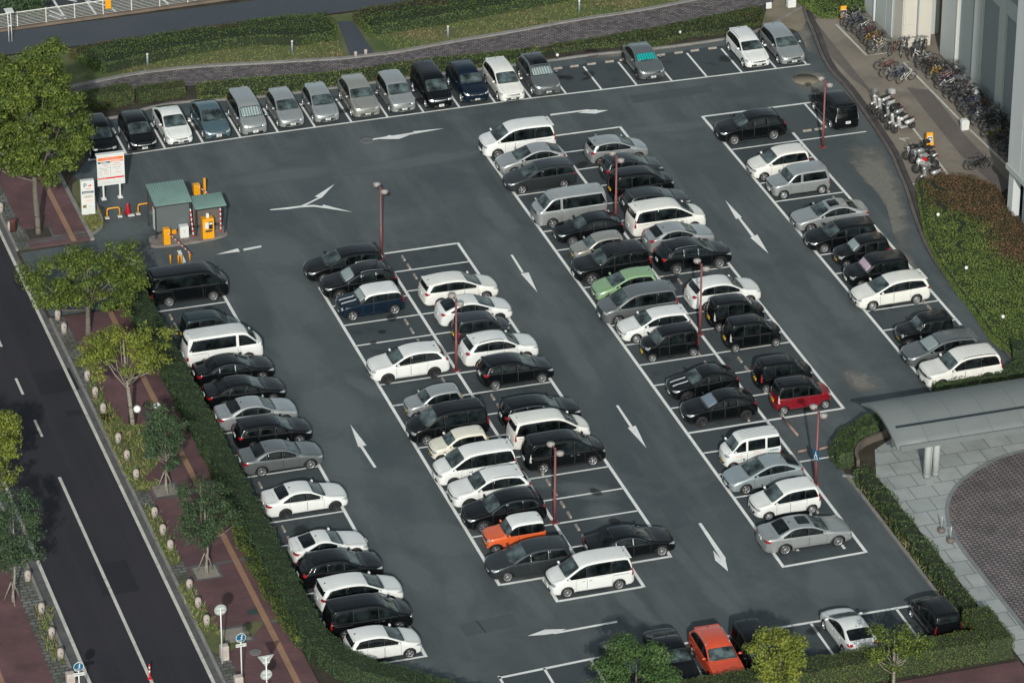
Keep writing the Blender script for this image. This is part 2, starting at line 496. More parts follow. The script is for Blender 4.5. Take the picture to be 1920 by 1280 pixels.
def build_model(name):
    s = SPEC[name]
    L, W, fo, wb, wr_, tum = s['L'], s['W'], s['fo'], s['wb'], s['r'], s['tum']
    hw = W / 2
    top = chaikin(s['top'], 0.22, it=1)
    belt = s['belt']
    zsill = .24 if not s.get('clad') else .30

    def width(x):
        d = min(x, L - x)
        t = [(0, .80), (.03, .86), (.10, .93), (.25, .972), (.6, 1.0)]
        return hw * interp(t, d)

    def section(x):
        w, zt = width(x), interp(top, x)
        d = min(x, L - x)
        zb = zsill + interp([(0, .10), (.12, .02), (.3, 0)], d) - .04
        zs = min(interp(belt, x), zt - .05)
        h = zt - zs
        wt = w * .945 - h * tum
        lip = min(.10, h * .6)
        pts = [(0, zb), (w * .80, zb), (w * .955, zb + .03), (w * .992, zb + .16), (w * 1.0, (zb + zs) * .5 + .06),
               (w * .985, zs - .09), (w * .962, zs - .015), (w * .93 - lip * .1, zs + min(.03, h * .3)), (wt + .012, zt - lip), (wt - .045, zt - lip * .22),
               (wt * .72, zt + .004), (wt * .3, zt + .016), (0, zt + .02)]
        return pts

    def wroof(x):
        w, zt = width(x), interp(top, x)
        zs = min(interp(belt, x), zt - .05)
        return w * .945 - (zt - zs) * tum - .04

    xs = set(round(p[0], 3) for p in top)
    n = int(L / .15)
    xs |= set(round(L * i / n, 3) for i in range(n + 1))
    xs = sorted(xs)
    st = [xs[0]]
    for x in xs[1:]:
        if x - st[-1] > .012 or x == xs[-1]:
            st.append(x)
    bm = bmesh.new()
    rings = []
    for x in st:
        half = chaikin(section(x), 0.25, it=2)
        ring = [(y, z) for y, z in half] + [(-y, z) for y, z in half[-2:0:-1]]
        rings.append([bm.verts.new((x, y, z)) for y, z in ring])
    m = len(rings[0])
    for a, b in zip(rings[:-1], rings[1:]):
        for k in range(m):
            f = bm.faces.new((a[k], a[(k + 1) % m], b[(k + 1) % m], b[k]))
            f.smooth = True
    bm.faces.new(rings[0][::-1])
    bm.faces.new(rings[-1])
    # bowed nose and tail
    for v in bm.verts:
        x = v.co.x
        q = min(1.0, abs(v.co.y) / hw)
        if x < .9:
            v.co.x += .16 * q ** 2.2 * (1 - x / .9)
        elif x > L - .7:
            v.co.x -= .10 * q ** 2.2 * (1 - (L - x) / .7)
        ws0 = s['top'][4][0]
    bmesh.ops.recalc_face_normals(bm, faces=bm.faces[:])
    bmesh.ops.triangulate(bm, faces=[f for f in bm.faces if len(f.verts) > 4])
    bvh = BVHTree.FromBMesh(bm)

    def flip(bm_):
        for v in bm_.verts:
            v.co.x = L / 2 - v.co.x
        bmesh.ops.recalc_face_normals(bm_, faces=bm_.faces[:])

    def cast(p, d, off):
        hit, nn, _, _ = bvh.ray_cast(p - d * 6, d)
        if hit is None:
            hit, nn, _, _ = bvh.find_nearest(p)
        if nn.dot(d) > 0:
            nn = -nn
        return hit + nn * off, nn

    def patch(bm_, pts, d, off=.006, rnd=.18, mi=0, edge_mi=None, edge_w=0.0, rings_n=4, inset=.02, step=.09):
        d = Vector(d).normalized()
        pts = [Vector(p) for p in pts]
        if rnd:
            q = []
            nn = len(pts)
            for i in range(nn):
                a, b, c = pts[i - 1], pts[i], pts[(i + 1) % nn]
                la, lc = (a - b).length, (c - b).length
                k = min(.45, rnd)
                ra, rc = min(la * k, .12), min(lc * k, .12)
                pa, pc = b + (a - b).normalized() * ra if la > 0 else b, b + (c - b).normalized() * rc if lc > 0 else b
                for t in (0, .5, 1):
                    q.append(pa * (1 - t) ** 2 + b * 2 * t * (1 - t) + pc * t * t)
            pts = q
        out = []
        for a, b in zip(pts, pts[1:] + pts[:1]):
            k = max(1, int((b - a).length / step))
            for j in range(k):
                out.append(a.lerp(b, j / k))
        c = sum(out, Vector()) / len(out)
        levels = [0.0]
        if edge_mi is not None:
            avg = sum((p - c).length for p in out) / len(out)
            levels.append(None)
        levels += [(i + 1) / (rings_n + 1) for i in range(rings_n)]
        rr = []
        nrm = []
        for lv in levels:
            ring = []
            ns = []
            for p in out:
                if lv is None:
                    dd = (c - p)
                    pp = p + dd.normalized() * min(edge_w, dd.length * .5)
                else:
                    pp = p.lerp(c, lv)
                    if edge_mi is not None and lv > 0:
                        pass
                h, n_ = cast(pp, d, off)
                ring.append(h)
                ns.append(n_)
            rr.append([bm_.verts.new(v) for v in ring])
            nrm.append(ns)
        ch, cn = cast(c, d, off)
        cv = bm_.verts.new(ch)
        skirt = [bm_.verts.new(v.co - n_ * (inset + off)) for v, n_ in zip(rr[0], nrm[0])]
        N = len(out)
        for i, (a, b) in enumerate(zip([skirt] + rr[:-1], rr)):
            for k in range(N):
                try:
                    f = bm_.faces.new((a[k], a[(k + 1) % N], b[(k + 1) % N], b[k]))
                except ValueError:
                    continue
                f.smooth = i > 0
                f.material_index = edge_mi if (edge_mi is not None and i <= 1) else mi
        for k in range(N):
            f = bm_.faces.new((rr[-1][k], rr[-1][(k + 1) % N], cv))
            f.smooth = True
            f.material_index = mi

    def strip(bm_, pts, d, w, off=.004, mi=0, step=.08, normal_axis=None):
        """a narrow raised band along a path projected on the body"""
        d = Vector(d).normalized()
        pts = [Vector(p) for p in pts]
        out = []
        for a, b in zip(pts[:-1], pts[1:]):
            k = max(1, int((b - a).length / step))
            out += [a.lerp(b, j / k) for j in range(k)]
        out.append(pts[-1])
        prev = None
        for i, p in enumerate(out):
            t = out[min(i + 1, len(out) - 1)] - out[max(i - 1, 0)]
            t.normalize()
            sd = t.cross(d).normalized() * (w / 2)
            a, na = cast(p + sd, d, off)
            b, nb = cast(p - sd, d, off)
            cur = [bm_.verts.new(v) for v in (a - na * (off + .012), a, b, b - nb * (off + .012))]
            if prev:
                for k in range(3):
                    f = bm_.faces.new((prev[k], prev[k + 1], cur[k + 1], cur[k]))
                    f.material_index = mi
            prev = cur

    P = []          # (name, mesh, parent index or None, location, role)
    def add(nm, bm_, mats, parent=None, role=None, doflip=True, loc=None, smooth=False):
        if doflip:
            flip(bm_)
        me = mesh_from_bm(bm_, nm, mats, smooth)
        P.append((nm, me, parent, loc, role))
        return len(P) - 1
    DUMMY = PAINT['white']

    # side glass outline ---------------------------------------------------
    ws0, ws1 = s['top'][4][0] if name not in () else 0, None
    # windscreen runs from the cowl to the roof front
    idx = max(range(3, 7), key=lambda i: (s['top'][i + 1][1] - s['top'][i][1]) if s['top'][i + 1][1] - s['top'][i][1] > .3 else -1)
    ws0, ws1 = s['top'][idx][0], s['top'][idx + 1][0]
    mt = .115 if tum > .2 else .13
    def glow(x):
        return interp(belt, x) + .025
    def gup(x):
        z = interp(top, x) - mt
        t = (x - s['srt']) / max(s['srb'] - s['srt'], .01)
        if t > 0:
            z = min(z, interp(top, s['srt']) - mt - t * (interp(top, s['srt']) - mt - glow(s['srb'])))
        return z
    x = ws0
    while gup(x) < glow(x) + .02:
        x += .01
    gx0 = x
    gx1 = s['srb']
    edges = [gx0] + list(s['cuts']) + [gx1]
    gap = s.get('gap', .05)
    def gpoly(a, b, grow=0.0):
        k = 10
        xs_ = [a + (b - a) * i / k for i in range(k + 1)]
        lo = [(q, glow(q) - grow) for q in xs_]
        up = [(q, max(gup(q), glow(q) + .012) + grow) for q in xs_]
        poly = lo + up[::-1]
        return poly
    # body with wheel wells -------------------------------------------------
    body_me = bpy.data.meshes.new('body')
    bm.to_mesh(body_me)
    bm.free()
    body_me.materials.append(DUMMY)
    body_me.materials.append(PLASTIC)
    tmp = bpy.data.objects.new('tmp', body_me)
    COL.objects.link(tmp)
    cb = bmesh.new()
    for xw in (fo, fo + wb):
        for sy in (-1, 1):
            y0, y1 = sy * (hw - .30), sy * (hw + .2)
            c = bmesh.ops.create_cone(cb, cap_ends=True, segments=28, radius1=wr_ + .055, radius2=wr_ + .055, depth=abs(y1 - y0),
                matrix=Matrix.Translation((xw, (y0 + y1) / 2, wr_)) @ Matrix.Rotation(R(90), 4, 'X'))
    cme = bpy.data.meshes.new('cut')
    cb.to_mesh(cme)
    cb.free()
    cme.materials.append(DUMMY)
    cme.materials.append(PLASTIC)
    for p in cme.polygons:
        p.material_index = 1
    co = bpy.data.objects.new('cut', cme)
    COL.objects.link(co)
    mod = tmp.modifiers.new('b', 'BOOLEAN')
    mod.operation = 'DIFFERENCE'
    mod.object = co
    mod.solver = 'EXACT'
    dg = bpy.context.evaluated_depsgraph_get()
    me2 = bpy.data.meshes.new_from_object(tmp.evaluated_get(dg))
    bpy.data.objects.remove(tmp)
    bpy.data.objects.remove(co)
    bm = bmesh.new()
    bm.from_mesh(me2)
    bm.faces.ensure_lookup_table()
    for f in bm.faces:
        c = f.calc_center_median()
        if f.material_index == 0 and c.z > interp(belt, c.x) + .04 and ws0 + .05 < c.x < s['rw'][1] + .03:
            f.material_index = 2 if c.z > interp(top, c.x) - .125 and ws1 - .06 < c.x < s['rw'][0] + .06 else 3
    ib = add('body', bm, [DUMMY, PLASTIC, DUMMY, DUMMY], role='body')

    # windscreen, rear window, side windows ---------------------------------
    def screen(xa, xb, fa, fb, grow=0.0):
        za, zb_ = interp(top, xa), interp(top, xb)
        t = Vector((xb - xa, 0, zb_ - za)).normalized()
        nrm = Vector((-t.z, 0, t.x))
        if nrm.z < 0:
            nrm = -nrm
        ya, yb = wroof(xa) * fa, wroof(xb) * fb
        return [(xa - t.x * grow, -ya - grow, za), (xb + t.x * grow, -yb - grow, zb_), (xb + t.x * grow, yb + grow, zb_), (xa - t.x * grow, ya + grow, za)], -nrm
    e = (ws1 - ws0)
    pts, d = screen(ws0 + .03, ws1 - .06 * e, .96, .97)
    b_ = bmesh.new()
    patch(b_, pts, d, .007, .12, rings_n=6)
    iw = add('windscreen', b_, [WGLASS], role='windscreen')
    b_ = bmesh.new()
    pts, d = screen(ws0 + .03 + .12 * e, ws1 - .12 * e, .86, .90)
    patch(b_, pts, d, .011, .12, rings_n=5)
    P.append(('sunshade', mesh_from_bm_flip(b_, L), iw, None, 'shade'))
    b_ = bmesh.new()
    wbase = ws0 + .05
    for y0, y1 in ((-.52, .02), (.02, .52)):
        zz = interp(top, wbase)
        strip(b_, [(wbase, y0 * hw / .85, zz), (wbase + .03, (y0 + y1) / 2, zz + .02), (wbase + .05, y1 * hw / .85 - .06, zz + .03)], (0, 0, -1), .03, .02)
    add('wiper', b_, [PLASTIC])
    ra, rb = s['rw']
    pts, d = screen(ra + .03, rb - .04, .93, .88 if tum > .2 else .92)
    b_ = bmesh.new()
    patch(b_, pts, d, .007, .15, rings_n=5)
    add('rear_window', b_, [GLASS], role='glass')
    if s.get('spoiler'):
        b_ = bmesh.new()
        zz = interp(top, ra)
        bx(b_, ra - .10, ra + .12, -wroof(ra) * .95, wroof(ra) * .95, zz - .005, zz + .035, bev=.014)
        add('spoiler', b_, [DUMMY], role='paint')
    for sy in (-1, 1):
        d = Vector((0, -sy, 0))
        if s.get('pill') != 'body':
            b_ = bmesh.new()
            patch(b_, [(q, sy * hw, z) for q, z in gpoly(gx0, gx1, .022)], d, .004, 0, rings_n=3)
            add('window_trim', b_, [PLASTIC], role='trim')
        for a, b in zip(edges[:-1], edges[1:]):
            a2 = a if a == gx0 else a + gap / 2
            b2 = b if b == gx1 else b - gap / 2
            b_ = bmesh.new()
            patch(b_, [(q, sy * hw, z) for q, z in gpoly(a2, b2)], d, .009, 0, rings_n=3)
            add('side_window', b_, [GLASS], role='glass')
    # doors -----------------------------------------------------------------
    xr_arch = fo + wb
    dcuts = [max(ws0 + .18, fo + wr_ + .14), s['cuts'][0]]
    if len(s['cuts']) > 1 or s.get('slide'):
        dcuts.append(min(s['cuts'][1] + .12 if len(s['cuts']) > 1 else xr_arch - wr_ + .15, xr_arch + .3))
    for sy in (-1, 1):
        for k, (a, b) in enumerate(zip(dcuts[:-1], dcuts[1:])):
            zb0 = zsill + .10
            poly = [(a, zb0), (b, zb0), (b, glow(b) - .05), (a, glow(a) - .05)]
            if k == 1 and b > xr_arch - wr_ - .1:
                xq = xr_arch - wr_ - .11
                poly = [(a, zb0), (max(xq, a + .1), zb0), (max(xq + .02, a + .12), wr_ + .05), (max(b - .05, a + .2), wr_ * 2 + .14), (b, glow(b) - .05), (a, glow(a) - .05)]
            b_ = bmesh.new()
            patch(b_, [(q, sy * hw, z) for q, z in poly], (0, -sy, 0), .006, .12, mi=0, edge_mi=1, edge_w=.012, rings_n=5)
            idr = add('door', b_, [DUMMY, SEAM], role='paint')
            b_ = bmesh.new()
            xh = b - .20 if not (s.get('slide') and k == 1) else a + .18
            hp, hn = cast(Vector((xh, sy * hw, glow(xh) - .17)), Vector((0, -sy, 0)), .012)
            bx(b_, hp.x - .085, hp.x + .085, min(hp.y - sy * .02, hp.y + sy * .022), max(hp.y - sy * .02, hp.y + sy * .022), hp.z - .016, hp.z + .016, bev=.008)
            add('handle', b_, [DUMMY], parent=idr, role='handle')
    # bonnet -----------------------------------------------------------------
    b_ = bmesh.new()
    xa = .17 if ws0 > .5 else .09
    xb = ws0 - .02
    if xb - xa > .25:
        pts = [(xa, -hw * .66, 0), (xb - .06, -hw * .80, 0), (xb + .0, -hw * .5, 0), (xb, hw * .5, 0), (xb - .06, hw * .80, 0), (xa, hw * .66, 0), (xa - .05, hw * .3, 0), (xa - .05, -hw * .3, 0)]
        patch(b_, pts, (0, 0, -1), .005, .1, edge_mi=1, edge_w=.011, rings_n=6)
        add('bonnet', b_, [DUMMY, SEAM], role='paint')
    else:
        b_.free()
    if s.get('trunk'):
        b_ = bmesh.new()
        xa, xb = s['trunk']
        patch(b_, [(xa, -hw * .72, 0), (xb, -hw * .66, 0), (xb, hw * .66, 0), (xa, hw * .72, 0)], (0, 0, -1), .005, .1, edge_mi=1, edge_w=.011, rings_n=4)
        add('boot_lid', b_, [DUMMY, SEAM], role='paint')
    # lamps ------------------------------------------------------------------
    zh = interp(top, .14) - .07
    hd = s['head']
    for sy in (-1, 1):
        b_ = bmesh.new()
        dv = (math.cos(R(38)), -sy * math.sin(R(38)), -.25)
        if hd == 'swept':
            pts = [(.06, sy * hw * .56, zh - .06), (.20, sy * hw * .90, zh - .05), (.50, sy * hw * .985, zh + .07), (.30, sy * hw * .90, zh + .085), (.10, sy * hw * .60, zh + .01)]
            patch(b_, pts, dv, .009, .15, rings_n=3, step=.05)
        elif hd == 'box':
            pts = [(.05, sy * hw * .58, zh - .13), (.16, sy * hw * .93, zh - .12), (.24, sy * hw * .98, zh + .03), (.05, sy * hw * .58, zh + .02)]
            patch(b_, pts, dv, .010, .2, rings_n=3, step=.05)
        else:
            pts = [(.08, sy * hw * .72 + .105 * math.cos(q * math.pi / 6) * sy, zh - .05 + .105 * math.sin(q * math.pi / 6)) for q in range(12)]
            patch(b_, pts, (1, 0, -.1), .012, 0, rings_n=3, step=.06)
        add('headlight', b_, [LAMPGLASS], role='head')
        b_ = bmesh.new()
        tl = s['tail']
        dv = (-math.cos(R(40)), -sy * math.sin(R(40)), -.1)
        zt = interp(belt, L - .3)
        if tl == 'vert':
            xg = s['rw'][1]
            pts = [(xg, sy * hw * .88, zt - .28), (L - .20, sy * hw * .985, zt - .28), (s['srb'] + .09, sy * hw * .93, zt + .22), (s['rw'][0] + .12, sy * hw * .85, zt + .22)]
        elif tl == 'trunk':
            pts = [(L - .02, sy * hw * .58, zt - .19), (L - .22, sy * hw * .96, zt - .19), (L - .34, sy * hw * .985, zt - .06), (L - .03, sy * hw * .60, zt - .06)]
        elif tl == 'low':
            pts = [(L - .02, sy * hw * .82, .62), (L - .12, sy * hw * .97, .62), (L - .12, sy * hw * .97, .88), (L - .02, sy * hw * .82, .88)]
        else:
            pts = [(L - .03, sy * hw * .68, zt - .15), (L - .16, sy * hw * .95, zt - .17), (L - .34, sy * hw * .985, zt - .04), (L - .22, sy * hw * .92, zt - .01), (L - .10, sy * hw * .72, zt - .04)]
        patch(b_, pts, dv, .011, .15, rings_n=3, step=.05)
        add('tail_light', b_, [TAILRED], role='tail')
    # grille, bumpers, plates --------------------------------------------------
    g = s['grille']
    fw = (1, 0, 0)
    if g != 'none':
        b_ = bmesh.new()
        z1 = zh - .0
        hh = {'slim': .085, 'big': .15, 'huge': .34}[g]
        wy = {'slim': .50, 'big': .54, 'huge': .50}[g]
        patch(b_, [(0, -hw * wy, z1 - hh), (0, hw * wy, z1 - hh), (0, hw * wy * 1.06, z1), (0, -hw * wy * 1.06, z1)], fw, .010, .1, rings_n=2)
        ig = add('grille', b_, [PLASTIC], role='grille')
        b_ = bmesh.new()
        for q in range(1, 2 if g == 'slim' else 4):
            zz = z1 - hh * q / (2 if g == 'slim' else 4)
            strip(b_, [(0, -hw * wy * .98, zz), (0, 0, zz), (0, hw * wy * .98, zz)], fw, .022, .02)
        add('grille_bar', b_, [CHROME], parent=ig)
    b_ = bmesh.new()
    z0 = zsill + .05
    patch(b_, [(0, -hw * .62, z0), (0, hw * .62, z0), (0, hw * .56, z0 + .17), (0, -hw * .56, z0 + .17)], fw, .008, .12, rings_n=2)
    add('lower_intake', b_, [PLASTIC])
    for nm, xx, dd, zz in (('front_plate', 0, (1, 0, 0), max(z0 + .16, .47)), ('rear_plate', L, (-1, 0, 0), .80 if s['tail'] in ('mid', 'trunk') else .72)):
        b_ = bmesh.new()
        dd = Vector(dd)
        h, n_ = cast(Vector((xx, 0, zz)), dd, .015)
        x0, x1 = (h.x - .012, h.x + .02) if xx == 0 else (h.x - .02, h.x + .012)
        bx(b_, x0, x1, -.165, .165, zz - .0825, zz + .0825)
        fx = x0 - .003 if xx == 0 else x1 + .003
        for (ya, yb, za, zc) in ((-.13, -.09, -.05, .02), (-.07, .13, -.05, .02), (-.08, .08, .04, .065)):
            if ya < -.1:
                continue
            nseg = 4 if zc < .03 else 3
            for q in range(nseg):
                yq = ya + (yb - ya) * q / nseg
                bx(b_, min(fx, (x0 + x1) / 2), max(fx, (x0 + x1) / 2), yq, yq + (yb - ya) / nseg * .55, zz + za, zz + zc, mi=1)
        add(nm, b_, [PLATEY if s.get('kei') else PLATEW, PLATETXT], role='plate')
    b_ = bmesh.new()
    z0 = zsill + .02
    patch(b_, [(L, -hw * .7, z0), (L, hw * .7, z0), (L, hw * .66, z0 + .10), (L, -hw * .66, z0 + .10)], (-1, 0, 0), .008, .1, rings_n=2)
    add('rear_bumper_trim', b_, [PLASTIC])
    # sills and arches
    for sy in (-1, 1):
        b_ = bmesh.new()
        zz = zsill + .035
        strip(b_, [(fo + wr_ + .07, sy * hw, zz), (fo + wb - wr_ - .07, sy * hw, zz)], (0, -sy, 0), .07 if not s.get('clad') else .13, .012)
        add('sill_trim', b_, [PLASTIC], role='clad')
        if s.get('clad'):
            b_ = bmesh.new()
            for xw in (fo, fo + wb):
                rr_ = wr_ + .085
                arc = [(xw + rr_ * math.cos(a), sy * hw, wr_ + rr_ * math.sin(a)) for a in [R(q) for q in range(-8, 190, 11)]]
                strip(b_, arc, (0, -sy, 0), .06, .012, step=.2)
            add('arch_trim', b_, [PLASTIC], role='clad')
        if s.get('slide'):
            b_ = bmesh.new()
            a = dcuts[-1] + .02
            zz = glow(a) - .13
            strip(b_, [(a, sy * hw, zz), (L - .36, sy * hw, zz)], (0, -sy, 0), .022, .004)
            add('door_rail', b_, [SEAM])
        # mirror
        b_ = bmesh.new()
        xm = gx0 + (.16 if tum > .2 else .10)
        zm = glow(xm) + .05
        hp, _ = cast(Vector((xm, sy * hw, zm)), Vector((0, -sy, 0)), 0)
        bmesh.ops.create_uvsphere(b_, u_segments=10, v_segments=7, radius=1.0, matrix=Matrix.Translation((xm - .02, hp.y + sy * .17, zm + .06)) @ Matrix.Diagonal((.075, .115, .075, 1)))
        tube(b_, [(xm, hp.y - sy * .02, zm), (xm, hp.y + sy * .12, zm + .03)], .022, 5, 1)
        for f in b_.faces:
            f.smooth = True
        add('mirror', b_, [DUMMY, PLASTIC], role='mirror')
    # roof: rails, antenna, ribs, sunroof come as options
    xa, xb = ws1 + .25, ra - .25
    for sy in (-1, 1):
        b_ = bmesh.new()
        ya = sy * (wroof((xa + xb) / 2) - .02)
        pp = []
        for t in (0, .08, .3, .5, .7, .92, 1):
            q = xa + (xb - xa) * t
            h, _ = cast(Vector((q, sy * (wroof(q) - .02), 2)), Vector((0, 0, -1)), 0)
            pp.append((h.x, h.y, h.z + (.045 if 0 < t < 1 else -.01)))
        tube(b_, pp, .018, 6)
        P.append(('roof_rail', mesh_from_bm_flip(b_, L, [CHROME]), None, None, 'opt_rails'))
    b_ = bmesh.new()
    q = ra - .16
    h, _ = cast(Vector((q, 0, 2)), Vector((0, 0, -1)), 0)
    if s.get('kei') or tum < .2:
        tube(b_, [(q, 0, h.z - .01), (q + .10, 0, h.z + .17)], [.012, .004], 5)
        bx(b_, q - .03, q + .03, -.02, .02, h.z - .01, h.z + .02)
    else:
        v = [b_.verts.new(c) for c in ((q - .08, 0, h.z - .005), (q + .08, .03, h.z - .02), (q + .08, -.03, h.z - .02), (q + .075, 0, h.z + .055))]
        for tri in ((0, 1, 3), (0, 3, 2), (1, 2, 3), (0, 2, 1)):
            b_.faces.new([v[k] for k in tri])
    add('antenna', b_, [PLASTIC])
    b_ = bmesh.new()
    xm = ws1 + .12
    patch(b_, [(xm, -.40, 2), (xm + .62, -.40, 2), (xm + .62, .40, 2), (xm, .40, 2)], (0, 0, -1), .006, .12, rings_n=3)
    P.append(('sunroof', mesh_from_bm_flip(b_, L, [GLASS]), None, None, 'opt_sunroof'))
    b_ = bmesh.new()
    patch(b_, [(ws1 + .02, -wroof(ws1) * .9, 2), (ra - .06, -wroof(ra) * .9, 2), (ra - .06, wroof(ra) * .9, 2), (ws1 + .02, wroof(ws1) * .9, 2)], (0, 0, -1), .005, .12, rings_n=4)
    P.append(('roof_panel', mesh_from_bm_flip(b_, L, [DUMMY]), None, None, 'opt_roof'))
    b_ = bmesh.new()
    for k in range(-3, 4):
        yy = k * wroof((ws1 + ra) / 2) * .27
        strip(b_, [(ws1 + .18, yy, 2), (ra - .18, yy, 2)], (0, 0, -1), .035, .012, step=.2)
    P.append(('roof_rib', mesh_from_bm_flip(b_, L, [DUMMY]), None, None, 'opt_ribs'))
    # full hood of colour over the greenhouse (two-tone roofs): sides of the pillars stay body colour
    b_ = bmesh.new()
    for sy in (-1, 1):
        strip(b_, [(.20, sy * .24, 2), (ws0 - .03, sy * .24, 2)], (0, 0, -1), .09, .009)
    P.append(('bonnet_stripe', mesh_from_bm_flip(b_, L, [DUMMY]), None, None, 'opt_stripe'))
    # wheels
    for style in ('five', 'multi', 'cap', 'dark'):
        WHEELS.setdefault((wr_, style), make_wheel(wr_, style))
    wy = hw - .115
    MODEL[name] = dict(parts=P, wheels=[(L / 2 - xw, sy * wy, wr_, sy) for xw in (fo, fo + wb) for sy in (-1, 1)], r=wr_, L=L,
                       roof_c=L / 2 - (ws1 + ra) / 2, H=interp(top, (ws1 + ra) / 2))

def mesh_from_bm_flip(b_, L, mats=None):
    for v in b_.verts:
        v.co.x = L / 2 - v.co.x
    bmesh.ops.recalc_face_normals(b_, faces=b_.faces[:])
    return mesh_from_bm(b_, 'part', mats or [SHADE['silver']])

WHEELS = {}
def make_wheel(r, style):
    bm = bmesh.new()
    ri = r * .69
    prof = [(ri, -.10), (r * .93, -.10), (r * .985, -.07), (r, 0), (r * .985, .07), (r * .93, .10), (ri, .10), (ri * .96, .07), (ri * .9, .02), (.02, .02)]
    lathe(bm, prof, 24, axis='Y')
    tyre = mesh_from_bm(bm, 'wheel', [RUBBER])
    bm = bmesh.new()
    lathe(bm, [(ri * .90, .06), (ri * 1.0, .095), (ri * .985, .108), (ri * .90, .085), (ri * .88, .05)], 24, axis='Y', cap=False)
    n = {'five': 5, 'multi': 9, 'cap': 7, 'dark': 5}[style]
    wd = {'five': .048, 'multi': .022, 'cap': .044, 'dark': .042}[style]
    for k in range(n):
        a = 2 * math.pi * k / n
        q = bmesh.new()
        bx(q, .02, ri * .92, -wd / 2 * 1.0, wd / 2, .055, .085, 0)
        for v in q.verts:
            x, y, z = v.co
            sc = 1.0 + .35 * x / ri
            yy = y * sc
            v.co = Vector((x * math.cos(a) - yy * math.sin(a), z, x * math.sin(a) + yy * math.cos(a)))
        me = bpy.data.meshes.new('q')
        q.to_mesh(me)
        q.free()
        bm.from_mesh(me)
        bpy.data.meshes.remove(me)
    lathe(bm, [(.001, .095), (.05, .095), (.055, .05), (.001, .05)], 10, axis='Y')
    if style == 'cap':
        lathe(bm, [(.001, .072), (ri * .62, .07), (ri * .62, .045), (.001, .045)], 20, axis='Y')
    bmesh.ops.recalc_face_normals(bm, faces=bm.faces[:])
    rim = mesh_from_bm(bm, 'rim', [DARKALLOY if style == 'dark' else ALLOY])
    return tyre, rim

def car(model, colour, x, y, heading, label, cat, name=None, group=None, wheel='five', shade=None, rails=False, sunroof=False, roof=None,
        ribs=False, stripe=None, scale=(1, 1, 1), head='clear', tail='red', trim='black', glass=None, clad=True, plate=None, handle=None, roof_at=True):
    """one parked car: (x, y) is the middle of its roof on the ground plan, heading 0 faces +X"""
    if model not in MODEL:
        build_model(model)
    M = MODEL[model]
    a = R(heading)
    off = M['roof_c'] * scale[0] if roof_at else 0.0
    root = empty(name or cat.replace(' ', '_'), (x - off * math.cos(a), y - off * math.sin(a), 0.0), a, label, cat, group)
    root.scale = scale
    made = []
    pm = PAINT[colour]
    for (nm, me, par, loc, role) in M['parts']:
        mat = None
        if role in ('paint', 'mirror', 'body'):
            mat = pm
        elif role == 'shade':
            if not shade:
                made.append(None)
                continue
            mat = SHADE[shade]
        elif role == 'opt_rails':
            if not rails:
                made.append(None)
                continue
            mat = PLASTIC if rails == 'black' else CHROME
        elif role == 'opt_sunroof':
            if not sunroof:
                made.append(None)
                continue
        elif role == 'opt_roof':
            if roof != 'glass':
                made.append(None)
                continue
            mat = GLASS
        elif role == 'opt_ribs':
            if not ribs:
                made.append(None)
                continue
            mat = PAINT[{'white': 'silver', 'beige': 'grey'}.get(colour, colour)]
        elif role == 'opt_stripe':
            if not stripe:
                made.append(None)
                continue
            mat = PAINT[stripe]
        elif role == 'handle':
            mat = CHROME if handle == 'chrome' else pm
        elif role == 'head':
            mat = LAMPGLASS if head == 'clear' else LAMPDARK
        elif role == 'tail':
            mat = TAILRED if tail == 'red' else TAILCLEAR
        elif role == 'trim':
            mat = CHROME if trim == 'chrome' else PLASTIC
        elif role == 'clad':
            mat = PLASTIC if clad else pm
        elif role == 'plate':
            mat = {None: None, 'y': PLATEY, 'w': PLATEW}[plate]
        parent = root if par is None else made[par]
        o = link(nm if role != 'opt_ribs' else 'roof_rib', me, parent)
        if mat is not None and len(o.material_slots):
            o.material_slots[0].link = 'OBJECT'
            o.material_slots[0].material = mat
            if role == 'body':
                two = roof not in (None, 'glass')
                for k, mm in ((2, PAINT[roof] if two else pm), (3, PLASTIC if two else pm)):
                    o.material_slots[k].link = 'OBJECT'
                    o.material_slots[k].material = mm
        made.append(o)
    tyre, rim = WHEELS[(M['r'], wheel)]
    for (wx, wy, wz, sy) in M['wheels']:
        w = link('wheel', tyre, root, (wx, wy, wz))
        if sy < 0:
            w.rotation_euler = (0, 0, math.pi)
        rm = link('rim', rim, w)
    return root

# ---------------------------------------------------------------- ground materials
def ground_mat(name, c_lo, c_hi, big=0.08, fine=14.0, rough=0.92, streak=None, patches=None, grain=0.25, bumpy=0.25):
    m, nt, b = new_mat(name)
    v = tex_coord(nt)
    f1 = noise(nt, v, big, 5, 0.6)
    f2 = noise(nt, v, fine, 3, 0.7)
    col = ramp(nt, f1, [(0.32, c_lo), (0.68, c_hi)])
    col = mix(nt, grain, col, ramp(nt, f2, [(0.25, 0.25), (0.75, 0.78)]), 'OVERLAY')
    if streak:
        vs_ = tex_coord(nt, streak[0])
        f3 = noise(nt, vs_, streak[1], 4, 0.6)
        fac = ramp(nt, f3, [(streak[3], 0.0), (streak[4], streak[5])])
        col = mix(nt, fac, col, streak[2])
    if patches:
        f4 = noise(nt, v, patches[0], 6, 0.65)
        fac = ramp(nt, f4, [(patches[2], 0.0), (patches[3], patches[4])])
        col = mix(nt, fac, col, patches[1])
    nt.links.new(col, b.inputs['Base Color'])
    b.inputs['Roughness'].default_value = rough
    b.inputs['Specular IOR Level'].default_value = 0.3
    bump(nt, b, f2, bumpy, 0.01)
    return m

